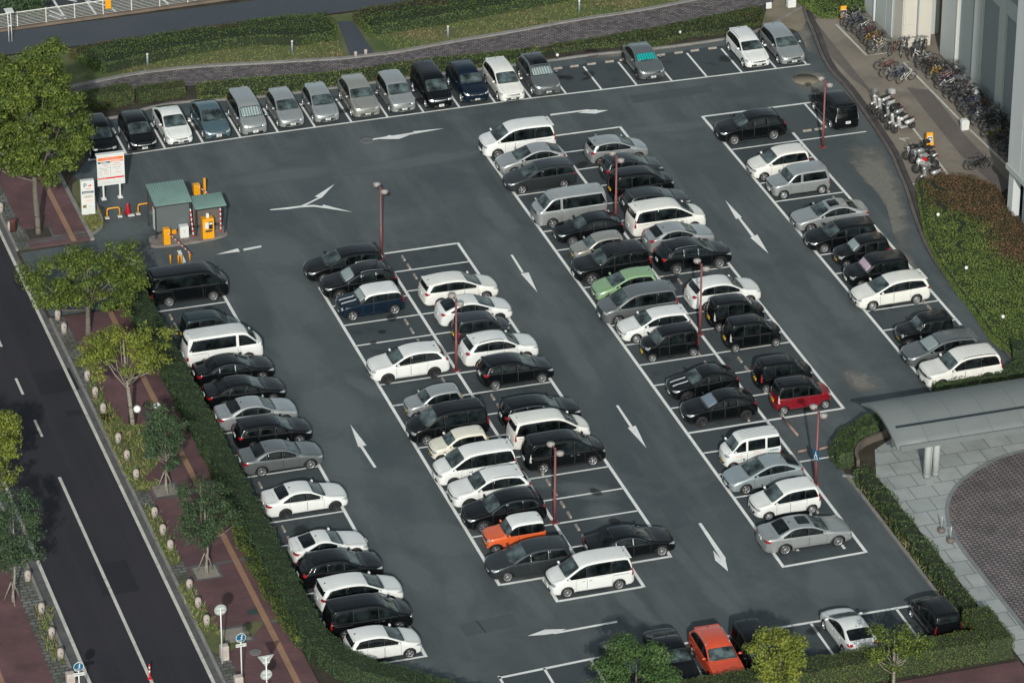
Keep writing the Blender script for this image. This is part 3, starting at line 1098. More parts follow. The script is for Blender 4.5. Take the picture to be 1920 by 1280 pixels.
ASPH = ground_mat('parking_asphalt', (0.057, 0.072, 0.079), (0.081, 0.097, 0.104), 0.14, 9.0,
                  streak=((0.35, 0.06, 1), 1.0, (0.145, 0.162, 0.164), 0.46, 0.74, 0.65), patches=(0.20, (0.128, 0.146, 0.149), 0.50, 0.72, 0.55))
STALL = ground_mat('stall_asphalt', (0.047, 0.060, 0.067), (0.062, 0.075, 0.082), 0.16, 10.0, streak=((1, 1, 1), 0.75, (0.026, 0.030, 0.033), 0.56, 0.74, 0.7), patches=(0.5, (0.11, 0.112, 0.102), 0.58, 0.78, 0.5))
ROAD = ground_mat('street_asphalt', (0.022, 0.023, 0.030), (0.034, 0.032, 0.040), 0.12, 10.0,
                  streak=((1.2, 0.03, 1), 1.0, (0.042, 0.039, 0.046), 0.48, 0.72, 0.6))
UPROAD = ground_mat('upper_road_asphalt', (0.056, 0.068, 0.082), (0.072, 0.084, 0.098), 0.12, 8.0)
FARLOT = ground_mat('far_lot_asphalt', (0.045, 0.047, 0.055), (0.058, 0.060, 0.066), 0.2, 8.0)
YARD = ground_mat('bike_yard_paving', (0.20, 0.175, 0.145), (0.265, 0.23, 0.19), 0.25, 10.0, patches=(0.4, (0.14, 0.122, 0.108), 0.52, 0.66, 0.6))
SOIL = ground_mat('dry_soil', (0.16, 0.135, 0.10), (0.26, 0.225, 0.17), 0.6, 6.0, patches=(1.2, (0.10, 0.09, 0.06), 0.55, 0.7, 0.6))
DIRT = ground_mat('dark_soil', (0.035, 0.032, 0.024), (0.07, 0.06, 0.045), 0.8, 6.0)
KERB = ground_mat('kerb_stone', (0.19, 0.185, 0.175), (0.27, 0.26, 0.245), 0.9, 8.0, patches=(2.0, (0.10, 0.09, 0.085), 0.55, 0.75, 0.5))
DARKKERB = ground_mat('dark_kerb_stone', (0.085, 0.078, 0.075), (0.14, 0.125, 0.118), 1.2, 8.0)
GUTTER = ground_mat('gutter_concrete', (0.085, 0.085, 0.09), (0.13, 0.128, 0.13), 0.7, 8.0, patches=(1.6, (0.05, 0.045, 0.045), 0.5, 0.7, 0.6))
GRASSG = ground_mat('grass_ground', (0.065, 0.10, 0.035), (0.17, 0.15, 0.08), 0.45, 7.0, patches=(0.9, (0.055, 0.09, 0.025), 0.48, 0.62, 0.8))
SPILL = ground_mat('silt', (0.20, 0.185, 0.155), (0.27, 0.25, 0.21), 0.6, 6.0)

def paver_mat(name, c1, c2, mortar, bw, bh, vary=0.5, ang=0.0, msize=0.02, patches=None):
    m, nt, b = new_mat(name)
    v = tex_coord(nt)
    mp = v.node
    mp.inputs['Rotation'].default_value = (0, 0, ang)
    br = nt.nodes.new("ShaderNodeTexBrick")
    br.inputs['Scale'].default_value = 1.0
    br.inputs['Brick Width'].default_value = bw
    br.inputs['Row Height'].default_value = bh
    br.inputs['Mortar Size'].default_value = msize
    br.inputs['Color1'].default_value = (*c1, 1)
    br.inputs['Color2'].default_value = (*c2, 1)
    br.inputs['Mortar'].default_value = (*mortar, 1)
    nt.links.new(v, br.inputs['Vector'])
    f = noise(nt, v, 0.5, 5)
    col = mix(nt, vary, br.outputs['Color'], ramp(nt, f, [(0.3, 0.25), (0.7, 0.75)]), 'OVERLAY')
    if patches:
        f4 = noise(nt, v, patches[0], 6, 0.65)
        fac = ramp(nt, f4, [(patches[2], 0.0), (patches[3], patches[4])])
        col = mix(nt, fac, col, patches[1])
    nt.links.new(col, b.inputs['Base Color'])
    b.inputs['Roughness'].default_value = 0.85
    bump(nt, b, br.outputs['Fac'], -0.3, 0.01)
    return m

BRICKWALK = paver_mat('red_brick_paving', (0.150, 0.066, 0.066), (0.112, 0.058, 0.064), (0.07, 0.045, 0.048), .22, .11, .6, 0.0, .012, (0.35, (0.085, 0.045, 0.055), .5, .7, .7))
PATHBRICK = paver_mat('speckled_brick_paving', (0.075, 0.066, 0.072), (0.21, 0.185, 0.18), (0.06, 0.05, 0.055), .30, .22, .4, 0.3, .03)
CIRCLE = paver_mat('forecourt_setts', (0.23, 0.19, 0.18), (0.15, 0.13, 0.132), (0.06, 0.055, 0.06), .32, .24, .55, 0.6, .05, (0.25, (0.20, 0.15, 0.12), .55, .75, .6))
SLABS = paver_mat('grey_stone_slabs', (0.30, 0.33, 0.325), (0.37, 0.395, 0.385), (0.15, 0.165, 0.17), 1.35, 1.35, .35, 0.0, .03, (0.5, (0.17, 0.18, 0.185), .5, .68, .6))
STONESTRIP = paver_mat('stone_verge_paving', (0.17, 0.17, 0.165), (0.11, 0.112, 0.11), (0.05, 0.055, 0.04), .5, .3, .6, 0.0, .04, (0.9, (0.05, 0.06, 0.03), .48, .62, .8))
TACTILE = paver_mat('tactile_paving', (0.36, 0.21, 0.12), (0.31, 0.18, 0.11), (0.22, 0.13, 0.09), .3, .1, .35, 0.0, .02)
LINEWHITE = ground_mat('road_paint_white', (0.70, 0.71, 0.69), (0.82, 0.83, 0.80), 0.9, 12.0, 0.7, patches=(2.2, (0.28, 0.29, 0.29), 0.57, 0.76, 0.6), grain=.12, bumpy=.05)
LINEOLD = ground_mat('road_paint_worn', (0.46, 0.45, 0.40), (0.62, 0.61, 0.55), 0.9, 12.0, 0.7, patches=(2.0, (0.14, 0.14, 0.14), 0.55, 0.72, 0.7), grain=.12, bumpy=.05)

def sheet(name, pts, z, mat):
    bm = bmesh.new()
    poly_sheet(bm, pts, z)
    return structure(obj(name, bm, mat))

# base ground reaching the horizon, then the sheets laid on it
sheet('ground', [(-900, -900), (900, -900), (900, 900), (-900, 900)], -0.06, DIRT)
KR = smooth_path([(27.51, 40.92), (27.04, 39.1), (26.63, 36.74), (25.78, 33.1), (25.42, 30.55), (25.5, 27.9), (25.17, 23.97), (24.9, 21.03), (24.53, 17.68), (23.96, 15.03), (23.48, 12.64), (22.53, 9.04), (21.68, 5.29), (21.28, 2.07), (21.17, -1.3), (21.04, -4.8), (20.93, -7.41)] + [(20.75, -11.0)], 2)
KTOP = smooth_path([(-22.86, 38.04), (-21.26, 37.38), (-19.1, 38.31), (-16.65, 38.66), (-11.78, 37.74), (-6.2, 37.74), (-1.39, 37.81), (8.32, 37.63), (10.89, 37.73), (15.83, 37.36), (20.58, 37.43), (23.03, 37.86), (27.51, 40.92)], 1)
lot = [(-26.3, 36.9)] + KTOP[3:] + KR[1:] + [(20.75, -11.2), (40, -11.0), (40, -17.5), (9.2, -15.2), (7.0, -17.0), (6.75, -19.6), (6.72, -37.4), (-17.5, -37.4), (-21.6, -34.6), (-24.3, -31.4), (-25.3, -29.2), (-25.3, 12.0), (-31.0, 12.0), (-31.0, 20.6), (-26.6, 20.8), (-24.9, 22.6), (-24.75, 25.2), (-26.3, 27.5)]
sheet('parking_lot', lot, 0.0, ASPH)
sheet('street', [(-44.2, -120), (-31.2, -120), (-31.2, 140), (-44.2, 140)], -0.004, ROAD)
bm = bmesh.new()
poly_sheet(bm, [(-38.15, -120), (-37.66, -120), (-37.66, 140), (-38.15, 140)], 0.0)
poly_sheet(bm, [(-31.5, -120), (-31.18, -120), (-31.18, 140), (-31.5, 140)], 0.0)
structure(obj('street_gutter', bm, GUTTER))

# stall surfaces, a little darker than the aisles
bm = bmesh.new()
for (x0, x1, y0, y1) in ((15.0, 19.7, -11.85, 26.5), (0, 9.42, -12.2, 26.6), (0, 4.72, -27.4, -12.2), (-14.9, -5.35, -24.6, 13.9), (-25.2, -20.6, -30.15, 13.3), (-12.5, -7.7, -27.1, -24.6), (-17.7, 5.2, -37.2, -32.95)):
    poly_sheet(bm, [(x0, y0), (x1, y0), (x1, y1), (x0, y1)], 0.004)
poly_sheet(bm, [(-24.24, 31.95), (-13.19, 32.36), (4.01, 32.5), (21.61, 32.08), (24.58, 32.05)] + [(25.4, 36.6), (-24.6, 36.6)], 0.004)
structure(obj('parking_stalls', bm, STALL))

# stains: soft-edged worn, silted and oily patches with outlines of their own
def stain_mat(name, c_lo, c_hi, nscale, lo, hi, amt):
    m, nt, b = new_mat(name)
    at = nt.nodes.new("ShaderNodeAttribute")
    at.attribute_name = 'fade'
    v = tex_coord(nt)
    f = noise(nt, v, nscale, 7, .68)
    nt.links.new(ramp(nt, noise(nt, v, 5.0, 4), [(.3, c_lo), (.7, c_hi)]), b.inputs['Base Color'])
    b.inputs['Roughness'].default_value = .9
    ad = nt.nodes.new("ShaderNodeMath")
    ad.operation = 'MULTIPLY_ADD'
    nt.links.new(at.outputs['Fac'], ad.inputs[0])
    ad.inputs[1].default_value = .62
    nt.links.new(f, ad.inputs[2])
    nt.links.new(ramp(nt, ad.outputs[0], [(lo, 0.0), (hi, amt)]), b.inputs['Alpha'])
    return m
def stains(name, blobs, z, mat):
    V, F, A = [], [], []
    for pts in blobs:
        n = len(pts)
        cx, cy = sum(p[0] for p in pts) / n, sum(p[1] for p in pts) / n
        k0 = len(V)
        for r, a in ((1.15, 0.0), (.85, .45), (.5, .85), (.15, 1.0)):
            V += [(cx + (p[0] - cx) * r, cy + (p[1] - cy) * r, z) for p in pts]
            A += [a] * n
        for q in range(3):
            for k in range(n):
                F.append((k0 + q * n + k, k0 + q * n + (k + 1) % n, k0 + (q + 1) * n + (k + 1) % n, k0 + (q + 1) * n + k))
        F.append(tuple(k0 + 3 * n + k for k in range(n)))
        z += .00012
    me = bpy.data.meshes.new(name)
    me.from_pydata(V, [], F)
    me.materials.append(mat)
    at = me.attributes.new('fade', 'FLOAT', 'POINT')
    at.data.foreach_set('value', A)
    return structure(link(name, me))
def ell(c, rx, ry, a=0.0, n=14):
    ca_, sa_ = math.cos(R(a)), math.sin(R(a))
    return [(c[0] + rx * math.cos(t) * ca_ - ry * math.sin(t) * sa_, c[1] + rx * math.cos(t) * sa_ + ry * math.sin(t) * ca_) for t in [6.2832 * k / n for k in range(n)]]
SILT = stain_mat('silt_stain', (0.185, 0.178, 0.158), (0.27, 0.26, 0.23), .8, .58, 1.0, .75)
WORN = stain_mat('worn_stain', (0.125, 0.152, 0.160), (0.175, 0.203, 0.208), .45, .55, 1.0, .55)
OIL = stain_mat('oil_stain', (0.012, 0.014, 0.016), (0.022, 0.025, 0.027), 1.1, .62, 1.0, .6)
stains('silt_patch', [chaikin(q, .25, True, 2) for q in ([(23.02, 20.45), (24.43, 18.94), (23.66, 15.53), (23.21, 12.49), (21.67, 7.55), (20.05, 4.3), (20.1, 6.53), (21.12, 9.64), (21.53, 12.23), (21.45, 15.41), (21.58, 18.19)],
    [(19.5, 6.34), (20.33, 4.96), (20.28, 2.75), (18.91, 0.27), (19.21, 3.09)], [(23.37, 37.75), (27.05, 40.32), (26.84, 37.78), (25.75, 34.01), (24.93, 33.37), (25.83, 37.17), (25.12, 38.31)],
    [(9.96, 37.74), (11.47, 38.35), (14.69, 37.89), (18.19, 38.17), (20.79, 38.0), (20.43, 37.02), (15.91, 37.06), (12.49, 36.96), (10.7, 37.16)], [(22.68, 30.96), (24.67, 31.22), (25.06, 29.34), (23.97, 27.51), (22.45, 28.41)], [(10.84, -7.66), (12.65, -8.9), (12.52, -10.85), (10.54, -10.89)])], 0.0062, SILT)
wl = []
for (c, rx, ry, a) in (((-16.32, 16.37), 2.2, 3.4, 10), ((-16.49, 9.86), 1.6, 5.0, 5), ((-18.32, 3.12), 1.8, 4.2, 0), ((-18.09, -2.95), 2.0, 4.6, -8), ((-15.7, -1.72), .8, 2.2, 20), ((-19.24, -9.28), 1.6, 3.6, 0), ((-16.4, -19.2), 2.2, 2.8, 30), ((-18.86, -22.46), 1.2, 4.5, 12),
                       ((-17.18, -24.67), 1.0, 3.6, -14), ((-13.79, -26.01), .7, 3.8, 8), ((-4.9, -23.96), .6, 3.8, 6), ((-4.32, -28.97), .7, 3.6, 10), ((-8.8, -28.68), .7, 3.4, 8), ((8.73, -14.22), .9, 2.0, 10), ((12.51, -9.65), .6, .7, 0),
                       ((-24.35, 21.87), 3.0, 1.6, 0), ((-25.94, 18.62), 2.2, 1.5, 20), ((-13.41, 26.25), 4.5, 1.2, 0), ((-3.82, 25.68), 6.0, .9, 2), ((12.23, 25.63), 5.0, .9, -4), ((8.57, 2.05), .8, 6.0, 4), ((-3.05, -1.3), .9, 6.0, -3), ((13.7, 0.46), .9, 5.0, 0), ((-1.91, 17.19), 1.0, 4.0, 0), ((-7.4, -16.66), 1.0, 2.2, 50), ((-9.55, -14.77), .9, 1.4, 20), ((1.92, -29.52), 1.6, 2.6, 0), ((-7.31, -19.09), 1.2, 1.2, 0)):
    wl.append(ell(c, rx, ry, a))
stains('worn_patch', wl, 0.0064, WORN)
ro = random.Random(8)
ol = []
for (x0, x1, y0, y1, ny) in ((15.4, 18.8, -11, 25, 15), (.6, 4.2, -26, 25, 20), (5.2, 8.8, -11, 25, 14), (-14.4, -11, -23, 12, 14), (-9.4, -6, -23, 12, 14), (-24, -21.2, -29, 12, 16), (-17, 4.5, -36, -33.6, 9), (-22, 23, 33.2, 35.8, 18)):
    for k in range(ny):
        ol.append(ell((ro.uniform(x0, x1), ro.uniform(y0, y1)), ro.uniform(.25, .8), ro.uniform(.2, .6), ro.uniform(0, 90), 10))
stains('oil_patch', ol, 0.0072, OIL)
bm = bmesh.new()
poly_sheet(bm, [(23.26, 37.97), (24.83, 41.0), (27.37, 44.2), (28.42, 43.87), (27.58, 40.9), (26.88, 38.69), (25.84, 36.98), (25.06, 38.15)], 0.05)
structure(obj('corner_paving', bm, SOIL))

# sidewalk along the street (raised), other pavements
bm = bmesh.new()
def walk(y0, y1):
    prism(bm, [(-30.25, y0), (-26.55, y0), (-26.55, y1), (-30.25, y1)], -0.05, 0.10)
walk(-70, 11.6)
walk(21.0, 70)
structure(obj('sidewalk', bm, BRICKWALK))
bm = bmesh.new()
for y0, y1 in ((-70, 11.6), (21.0, 70)):
    prism(bm, [(-31.02, y0), (-30.25, y0), (-30.25, y1), (-31.02, y1)], -0.05, 0.094)
prism(bm, [(-39.3, -70), (-38.32, -70), (-38.32, 70), (-39.3, 70)], -0.05, 0.094)
structure(obj('sidewalk_verge', bm, STONESTRIP))
bm = bmesh.new()
for y0, y1 in ((-70, 11.6), (21.0, 70)):
    prism(bm, [(-31.18, y0), (-31.02, y0), (-31.02, y1), (-31.18, y1)], -0.05, 0.13)
prism(bm, [(-38.32, -70), (-38.15, -70), (-38.15, 70), (-38.32, 70)], -0.05, 0.13)
prism(bm, [(-26.55, 21.0), (-26.3, 21.0), (-26.3, 40), (-26.55, 40)], -0.05, 0.12)
structure(obj('sidewalk_kerb', bm, KERB))
bm = bmesh.new()
prism(bm, [(-46, -70), (-39.3, -70), (-39.3, 70), (-46, 70)], -0.05, 0.10)
structure(obj('far_sidewalk', bm, BRICKWALK))
bm = bmesh.new()
for y0, y1 in ((-70, 11.6), (21.0, 70)):
    poly_sheet(bm, [(-27.72, y0), (-27.40, y0), (-27.40, y1), (-27.72, y1)], 0.104)
poly_sheet(bm, [(-42.0, -70), (-41.68, -70), (-41.68, 70), (-42.0, 70)], 0.104)
structure(obj('tactile_strip', bm, TACTILE))
bm = bmesh.new()
for y in (22.0, 20.96 + .6, -18.2, -24.7, 8.2, -10.6):
    poly_sheet(bm, [(-30.2, y - .14), (-27.74, y - .14), (-27.74, y + .14), (-30.2, y + .14)], 0.1045)
    poly_sheet(bm, [(-27.38, y - .14), (-26.6, y - .14), (-26.6, y + .14), (-27.38, y + .14)], 0.1045)
structure(obj('sidewalk_band', bm, GUTTER))
bm = bmesh.new()
for (x, y, s) in ((-29.4, 22.7, .85), (-29.4, -9.9, .75), (-29.35, -18.9, .75), (-29.4, -25.4, .8)):
    poly_sheet(bm, [(x - s, y - s), (x + s, y - s), (x + s, y + s), (x - s, y + s)], 0.106, 1)
    poly_sheet(bm, [(x - s + .14, y - s + .14), (x + s - .14, y - s + .14), (x + s - .14, y + s - .14), (x - s + .14, y + s - .14)], 0.112, 0 if y < 20 else 2)
structure(obj('tree_pit', bm, [SPILL, GUTTER, DIRT]))
# grass verges on the sidewalk around the trees
bm = bmesh.new()
for pts in ([(-31.11, -0.5), (-30.04, -0.52), (-29.82, -2.19), (-28.39, -2.64), (-28.39, -4.54), (-28.95, -6.87), (-30.49, -8.54), (-29.43, -8.87), (-29.86, -9.65), (-30.96, -9.61), (-31.2, -7.7), (-31.15, -3.99)], [(-30.86, 3.34), (-30.27, 3.49), (-30.26, 0.53), (-30.25, -1.42), (-30.89, -1.54), (-30.91, 1.06)],
            [(-30.93, -11.12), (-30.25, -12.23), (-30.31, -15.15), (-30.41, -17.71), (-31.07, -17.79), (-31.11, -15.19)], [(-31.2, -19.73), (-30.5, -19.49), (-30.17, -23.65), (-30.09, -25.57), (-28.52, -24.44), (-27.53, -24.47), (-28.78, -25.98), (-30.15, -26.9), (-30.99, -26.9), (-31.15, -24.16)]):
    poly_sheet(bm, chaikin(pts, .25, True, 1), 0.108)
structure(obj('verge_soil', bm, GRASSG))

# entrance corner bed, island, plaza, forecourt
sheet('planting_bed', chaikin([(-26.11, 28.62), (-25.29, 29.55), (-25.11, 26.58), (-25.33, 22.56), (-26.32, 21.73), (-26.52, 24.07)], .2, True, 1), 0.05, GRASSG)
bm = bmesh.new()
ribbon(bm, smooth_path([(-24.84, 28.22), (-25.17, 25.58), (-25.31, 22.63), (-26.35, 21.59)], 1), .14, -0.02, 0.11)
structure(obj('planting_bed_kerb', bm, KERB))
sheet('corner_soil', [(-26.28, 22.6), (-25.2, 24.0), (-25.0, 27.2), (-25.6, 30.0), (-23.6, 33.0), (-24.4, 38.2), (-26.28, 40)], 0.02, DIRT)
sheet('plaza', [(8.3, -19.9), (9.3, -17.2), (11.2, -15.95), (42, -17.9), (42, -80), (8.35, -80)], 0.05, SLABS)
FC = smooth_path([(9.72, -60), (9.7, -36), (9.7, -30.5), (9.8, -27.4), (10.33, -24.9), (11.3, -23.1), (12.6, -21.7), (15.1, -20.15), (17.2, -19.7), (24, -19.4), (42, -19.4)], 2)
sheet('forecourt', FC + [(42, -60)], 0.058, CIRCLE)
bm = bmesh.new()
ribbon(bm, FC, .22, 0.0, 0.075)
structure(obj('forecourt_kerb', bm, ground_mat('forecourt_kerb_stone', (0.16, 0.18, 0.18), (0.21, 0.23, 0.23), .9, 8)))
bm = bmesh.new()
for x0, x1, y0, y1 in ((10.2, 10.26, -60, -27), (10.7, 42, -19.1, -19.04)):
    pass
bx(bm, 10.55, 11.02, -21.72, -21.25, .05, .062)
structure(obj('plaza_drain_cover', bm, plain('pale_cover', (0.36, 0.37, 0.35), .6)))
sheet('south_walk', [(-60, -39.6), (8.2, -39.6), (8.2, -100), (-60, -100)], 0.02, BRICKWALK)

# kerbs round the lot
bm = bmesh.new()
ribbon(bm, KR, .22, -0.03, 0.14, 0)
structure(obj('lot_kerb', bm, DARKKERB))
bm = bmesh.new()
ribbon(bm, offset_path(KR, .36), .34, -0.03, 0.05, 0)
structure(obj('drain_channel', bm, ground_mat('drain_stone', (0.05, 0.046, 0.046), (0.085, 0.078, 0.075), 1.0, 8)))
bm = bmesh.new()
ribbon(bm, KTOP, .16, -0.03, 0.12, 0)
ribbon(bm, [(6.75, -19.6), (6.72, -30), (6.72, -37.5)], .16, -0.03, 0.12)
ribbon(bm, smooth_path([(6.56, -19.31), (7.35, -19.86), (6.98, -20.24)], 1), .14, -0.03, 0.10)
ribbon(bm, [(-25.0, 13.6), (-25.0, -28.6), (-24.2, -30.9)], .14, -0.03, 0.11)
structure(obj('planting_kerb', bm, KERB))

# bike yard
yard = offset_path(KR, .52)[:-14] 
sheet('bike_yard', [p for p in yard if p[1] > 10.5] + [(23.9, 11.0), (36, 11.0), (36, 38.4), (27.6, 38.9)], 0.02, YARD)
bm = bmesh.new()
for pts in ([(27.46, 38.88), (27.25, 34.9), (26.81, 26.19), (26.4, 28.93), (26.3, 32.49), (26.87, 36.67)], [(29.27, 26.73), (28.9, 20.45), (28.67, 16.4), (29.05, 10.52), (30.04, 11.55), (30.07, 18.84), (30.61, 25.88)]):
    poly_sheet(bm, pts, 0.026)
structure(obj('yard_patch', bm, ground_mat('yard_patch_paving', (0.12, 0.103, 0.098), (0.155, 0.135, 0.125), .5, 9)))
sheet('far_corner_slab', [(27.76, 42.17), (31.94, 40.87), (31.38, 38.97), (28.6, 38.34), (27.7, 38.99)], 0.024, SOIL)

# top of the picture: planting strip, brick path, grass bank, upper road, the next car park
PL = smooth_path([(-22.87, 40.33), (-22.2, 40.98), (-19.74, 41.34), (-16.35, 40.89), (-11.04, 40.55), (-5.47, 39.7), (-0.59, 40.13), (6.28, 39.6), (8.97, 39.85), (17.5, 40.49), (24.5, 41.76), (27.26, 42.89), (29.45, 44.51)], 1)
PU = smooth_path([(-23.38, 42.81), (-21.7, 43.16), (-18.53, 43.75), (-14.58, 43.67), (-10.42, 42.91), (-2.71, 41.68), (3.45, 42.47), (7.28, 42.74), (11.83, 43.36), (16.66, 43.54), (21.14, 44.22), (24.91, 44.96)], 1)
sheet('planting_strip', KTOP + [(28, 46)] + PL[::-1], 0.03, DIRT)
sheet('brick_path', PL + [(40, 50)] + PU[::-1], 0.045, PATHBRICK)
bm = bmesh.new()
ribbon(bm, PU, .30, 0.0, 0.14)
structure(obj('path_kerb', bm, KERB))
sheet('grass_bank', PU + [(40, 48.5), (40, 49.3), (-26, 48.9)], 0.06, GRASSG)
sheet('upper_road', [(-60, 48.95), (60, 49.6), (60, 53.4), (-60, 52.6)], 0.07, UPROAD)
sheet('path_crossing', [(-3.46, 47.91), (-2.43, 47.59), (-2.5, 41.79), (-4.18, 41.95)], 0.075, UPROAD)
bm = bmesh.new()
ribbon(bm, [(-60, 53.05), (-25.4, 53.2), (-10.5, 53.75), (10, 54.2), (60, 54.8)], .35, 0.0, 0.16)
structure(obj('fence_kerb', bm, ground_mat('brown_kerb', (0.13, 0.10, 0.08), (0.19, 0.15, 0.12), .8, 7)))
sheet('far_parking_lot', [(-60, 53.2), (60, 54.8), (60, 140), (-60, 140)], 0.06, FARLOT)
bm = bmesh.new()
for seg in ([(-21.0, 57.47), (-20.84, 53.67)], [(-18.88, 56.81), (-18.72, 53.57)], [(-13.9, 55.46), (-13.59, 53.67)], [(-21.63, 55.41), (-20.78, 53.93)], [(-21.85, 54.73), (-21.06, 53.65)], [(-18.89, 56.44), (-17.57, 54.9)], [(-17.57, 54.9), (-17.27, 53.5)], [(-20.29, 57.16), (-19.5, 56.35)]):
    ribbon(bm, seg, .16, 0.066)
structure(obj('far_lot_marking', bm, LINEWHITE))

# ---------------------------------------------------------------- painted lines of the lot
LZ = 0.0125
bm = bmesh.new()
def ln(x0, y0, x1, y1, w=.17, z=LZ):
    ribbon(bm, [(x0, y0), (x1, y1)], w * 1.08, z)
def grid(x0, x1, ys):
    s_ = .07 if x1 > x0 else -.07
    for y in ys:
        ln(x0 + s_, y, x1 - s_, y, .12, LZ + .0)
# right row
ln(15.0, -11.9, 15.0, 26.60)
ln(15.08, 26.52, 24.2, 26.45)
ln(19.7, -4.9, 19.7, 22.55)
ln(22.0, 22.6, 22.0, 26.35, .13)
ln(19.78, 21.33, 24.25, 21.31, .13)
grid(15.0, 19.7, [23.9, 21.35, 18.82, 16.25, 13.56, 11.05, 8.57, 5.95, 3.38, .83, -1.66, -4.19, -6.74, -9.32])
# centre right block
ln(0.0, -27.42, 0.0, 25.25)
ln(9.42, -12.25, 9.42, 26.70)
ln(4.8, 26.62, 9.34, 26.62)
ln(4.75, -12.2, 4.75, 24.0)
ln(.08, -12.28, 9.34, -12.2)
ln(4.75, -27.3, 4.75, -12.36)
ln(.08, -27.34, 4.67, -27.24)
ay = [24.1, 21.66, 19.13, 16.5, 13.9, 11.27, 8.75, 6.14, 3.63, 1.11, -1.42, -3.96, -6.5, -9.31]
grid(0.0, 4.75, ay + [-14.66, -17.15, -19.76, -23.2])
grid(4.75, 9.42, [24.1, 21.5, 18.9, 16.4, 13.9, 11.3, 8.75, 6.15, 3.4, 1.2, -.98, -3.9, -6.5, -9.31])
ln(4.83, -17.15, 7.0, -17.15, .13)
# centre left block
ln(-14.92, -24.68, -14.92, 10.9)
ln(-5.35, -24.5, -5.35, 14.05)
ln(-10.17, -22.9, -10.17, 11.4)
ln(-10.0, 13.98, -5.43, 13.98)
ln(-14.84, -24.62, -5.27, -24.56)
dy = [8.31, 5.79, 3.16, .7, -1.77, -4.34, -6.9, -9.4, -12.0, -14.5, -17.0, -19.51, -22.01]
grid(-14.92, -10.17, dy)
grid(-10.17, -5.35, [11.45, 8.85] + dy[1:-1] + [-22.1])
ln(-12.52, -27.15, -12.52, -24.72)
ln(-7.72, -27.1, -7.72, -24.7)
ln(-12.44, -27.08, -7.8, -27.03)
# left row
ln(-20.62, -30.2, -20.62, 13.2)
grid(-25.0, -20.62, [10.72 - 2.554 * k for k in range(16)])
ln(-24.4, -30.12, -20.7, -30.12, .14)
# bottom row
ln(-17.7, -33.2, -12.6, -32.9)
ln(-12.6, -32.9, 4.95, -33.0)
for x in (-17.62, -15.19, -12.65, -10.2, -7.75, -5.3, -2.95, -.65, 1.75, 4.12):
    ln(x, -36.3, x, -33.02, .13)
# top row
tp = [(-24.24, 31.95), (-13.19, 32.36), (4.01, 32.5), (21.61, 32.08), (24.58, 32.05)]
ribbon(bm, tp, .15, LZ)
for x in (-24.15, -21.71, -19.19, -16.69, -14.21, -11.73, -9.27, -6.83, -4.4, -1.98, .45, 2.87, 5.3, 7.7, 10.12, 12.54, 14.96, 17.37, 19.81, 22.2, 24.35):
    y = interp(tp, x)
    ln(x, y + .07, x + .02, 36.15 if x > -24 and x < 24 else 34.4, .13)
structure(obj('parking_lines', bm, LINEWHITE))
# arrows and other painted shapes
bm = bmesh.new()
AZ = 0.0122
for pts in (
    [(-15.07, 21.82), (-13.93, 21.78), (-13.08, 21.75), (-12.33, 21.63), (-11.81, 21.27), (-11.94, 21.08), (-12.4, 21.38), (-13.14, 21.53), (-14.0, 21.53), (-15.07, 21.71)], [(-13.16, 21.73), (-12.56, 22.05), (-11.98, 22.41), (-11.65, 22.62), (-11.62, 22.46), (-12.12, 22.15), (-12.63, 21.8), (-12.99, 21.6)],
    [(-11.96, 22.72), (-10.28, 24.09), (-11.59, 22.45)], [(-11.94, 21.08), (-11.76, 21.49), (-10.31, 19.95)],
    [(-6.21, 29.66), (-3.48, 29.78), (-3.55, 29.53), (-6.27, 29.47)], [(-3.47, 29.93), (-1.41, 29.78), (-3.48, 29.55)], [(-5.87, 29.51), (-5.06, 29.84), (-4.62, 29.53), (-3.82, 29.47), (-4.63, 29.13), (-5.23, 29.27)],
    [(5.75, 29.79), (8.28, 29.76), (8.51, 29.57), (5.67, 29.56)], [(7.52, 29.45), (8.42, 29.64), (8.8, 29.56), (8.89, 29.41), (9.53, 29.25), (8.53, 28.98)],
    [(-16.83, 17.23), (-16.89, 16.99), (-18.02, 16.86), (-17.99, 17.11)], [(-19.75, 16.88), (-18.28, 17.28), (-18.27, 16.82)],
    [(-2.78, 11.56), (-2.64, 11.51), (-2.7, 9.17), (-2.86, 9.08)], [(-2.94, 9.03), (-2.44, 9.02), (-2.73, 6.43)],
    [(12.2, 14.66), (12.35, 12.13), (11.93, 12.04)], [(12.08, 12.07), (12.24, 12.13), (12.23, 9.58), (12.0, 9.43)], [(11.88, 9.39), (12.44, 9.67), (12.18, 7.05)],
    [(-17.64, -10.77), (-17.8, -10.78), (-17.89, -8.2), (-17.72, -8.15)], [(-17.71, -5.71), (-17.5, -8.25), (-17.98, -8.29)],
    [(-2.77, -8.08), (-2.63, -8.09), (-2.65, -10.6), (-2.83, -10.67)], [(-2.97, -10.7), (-2.46, -10.6), (-2.73, -13.18)],
    [(-2.77, -21.76), (-2.6, -21.78), (-2.6, -25.6), (-2.78, -26.0), (-2.89, -25.74)], [(-2.63, -25.59), (-2.73, -25.96), (-2.96, -26.92), (-3.22, -25.64), (-2.98, -24.67), (-2.9, -25.45), (-2.89, -25.74)],
    [(-10.17, -29.82), (-10.2, -30.0), (-13.66, -30.09), (-13.78, -29.92)], [(-15.06, -29.84), (-14.0, -29.52), (-12.93, -29.8), (-13.64, -30.02), (-14.21, -30.0)],
    [(-21.87, 18.09), (-21.65, 18.03), (-21.72, 16.42), (-21.96, 16.35)], [(-25.33, 17.25), (-24.32, 17.52), (-24.31, 17.15), (-25.31, 16.95)], [(-24.74, 17.95), (-24.25, 17.5), (-24.47, 17.13), (-24.91, 17.63)]):
    poly_sheet(bm, pts, AZ)
    AZ += 0.00035
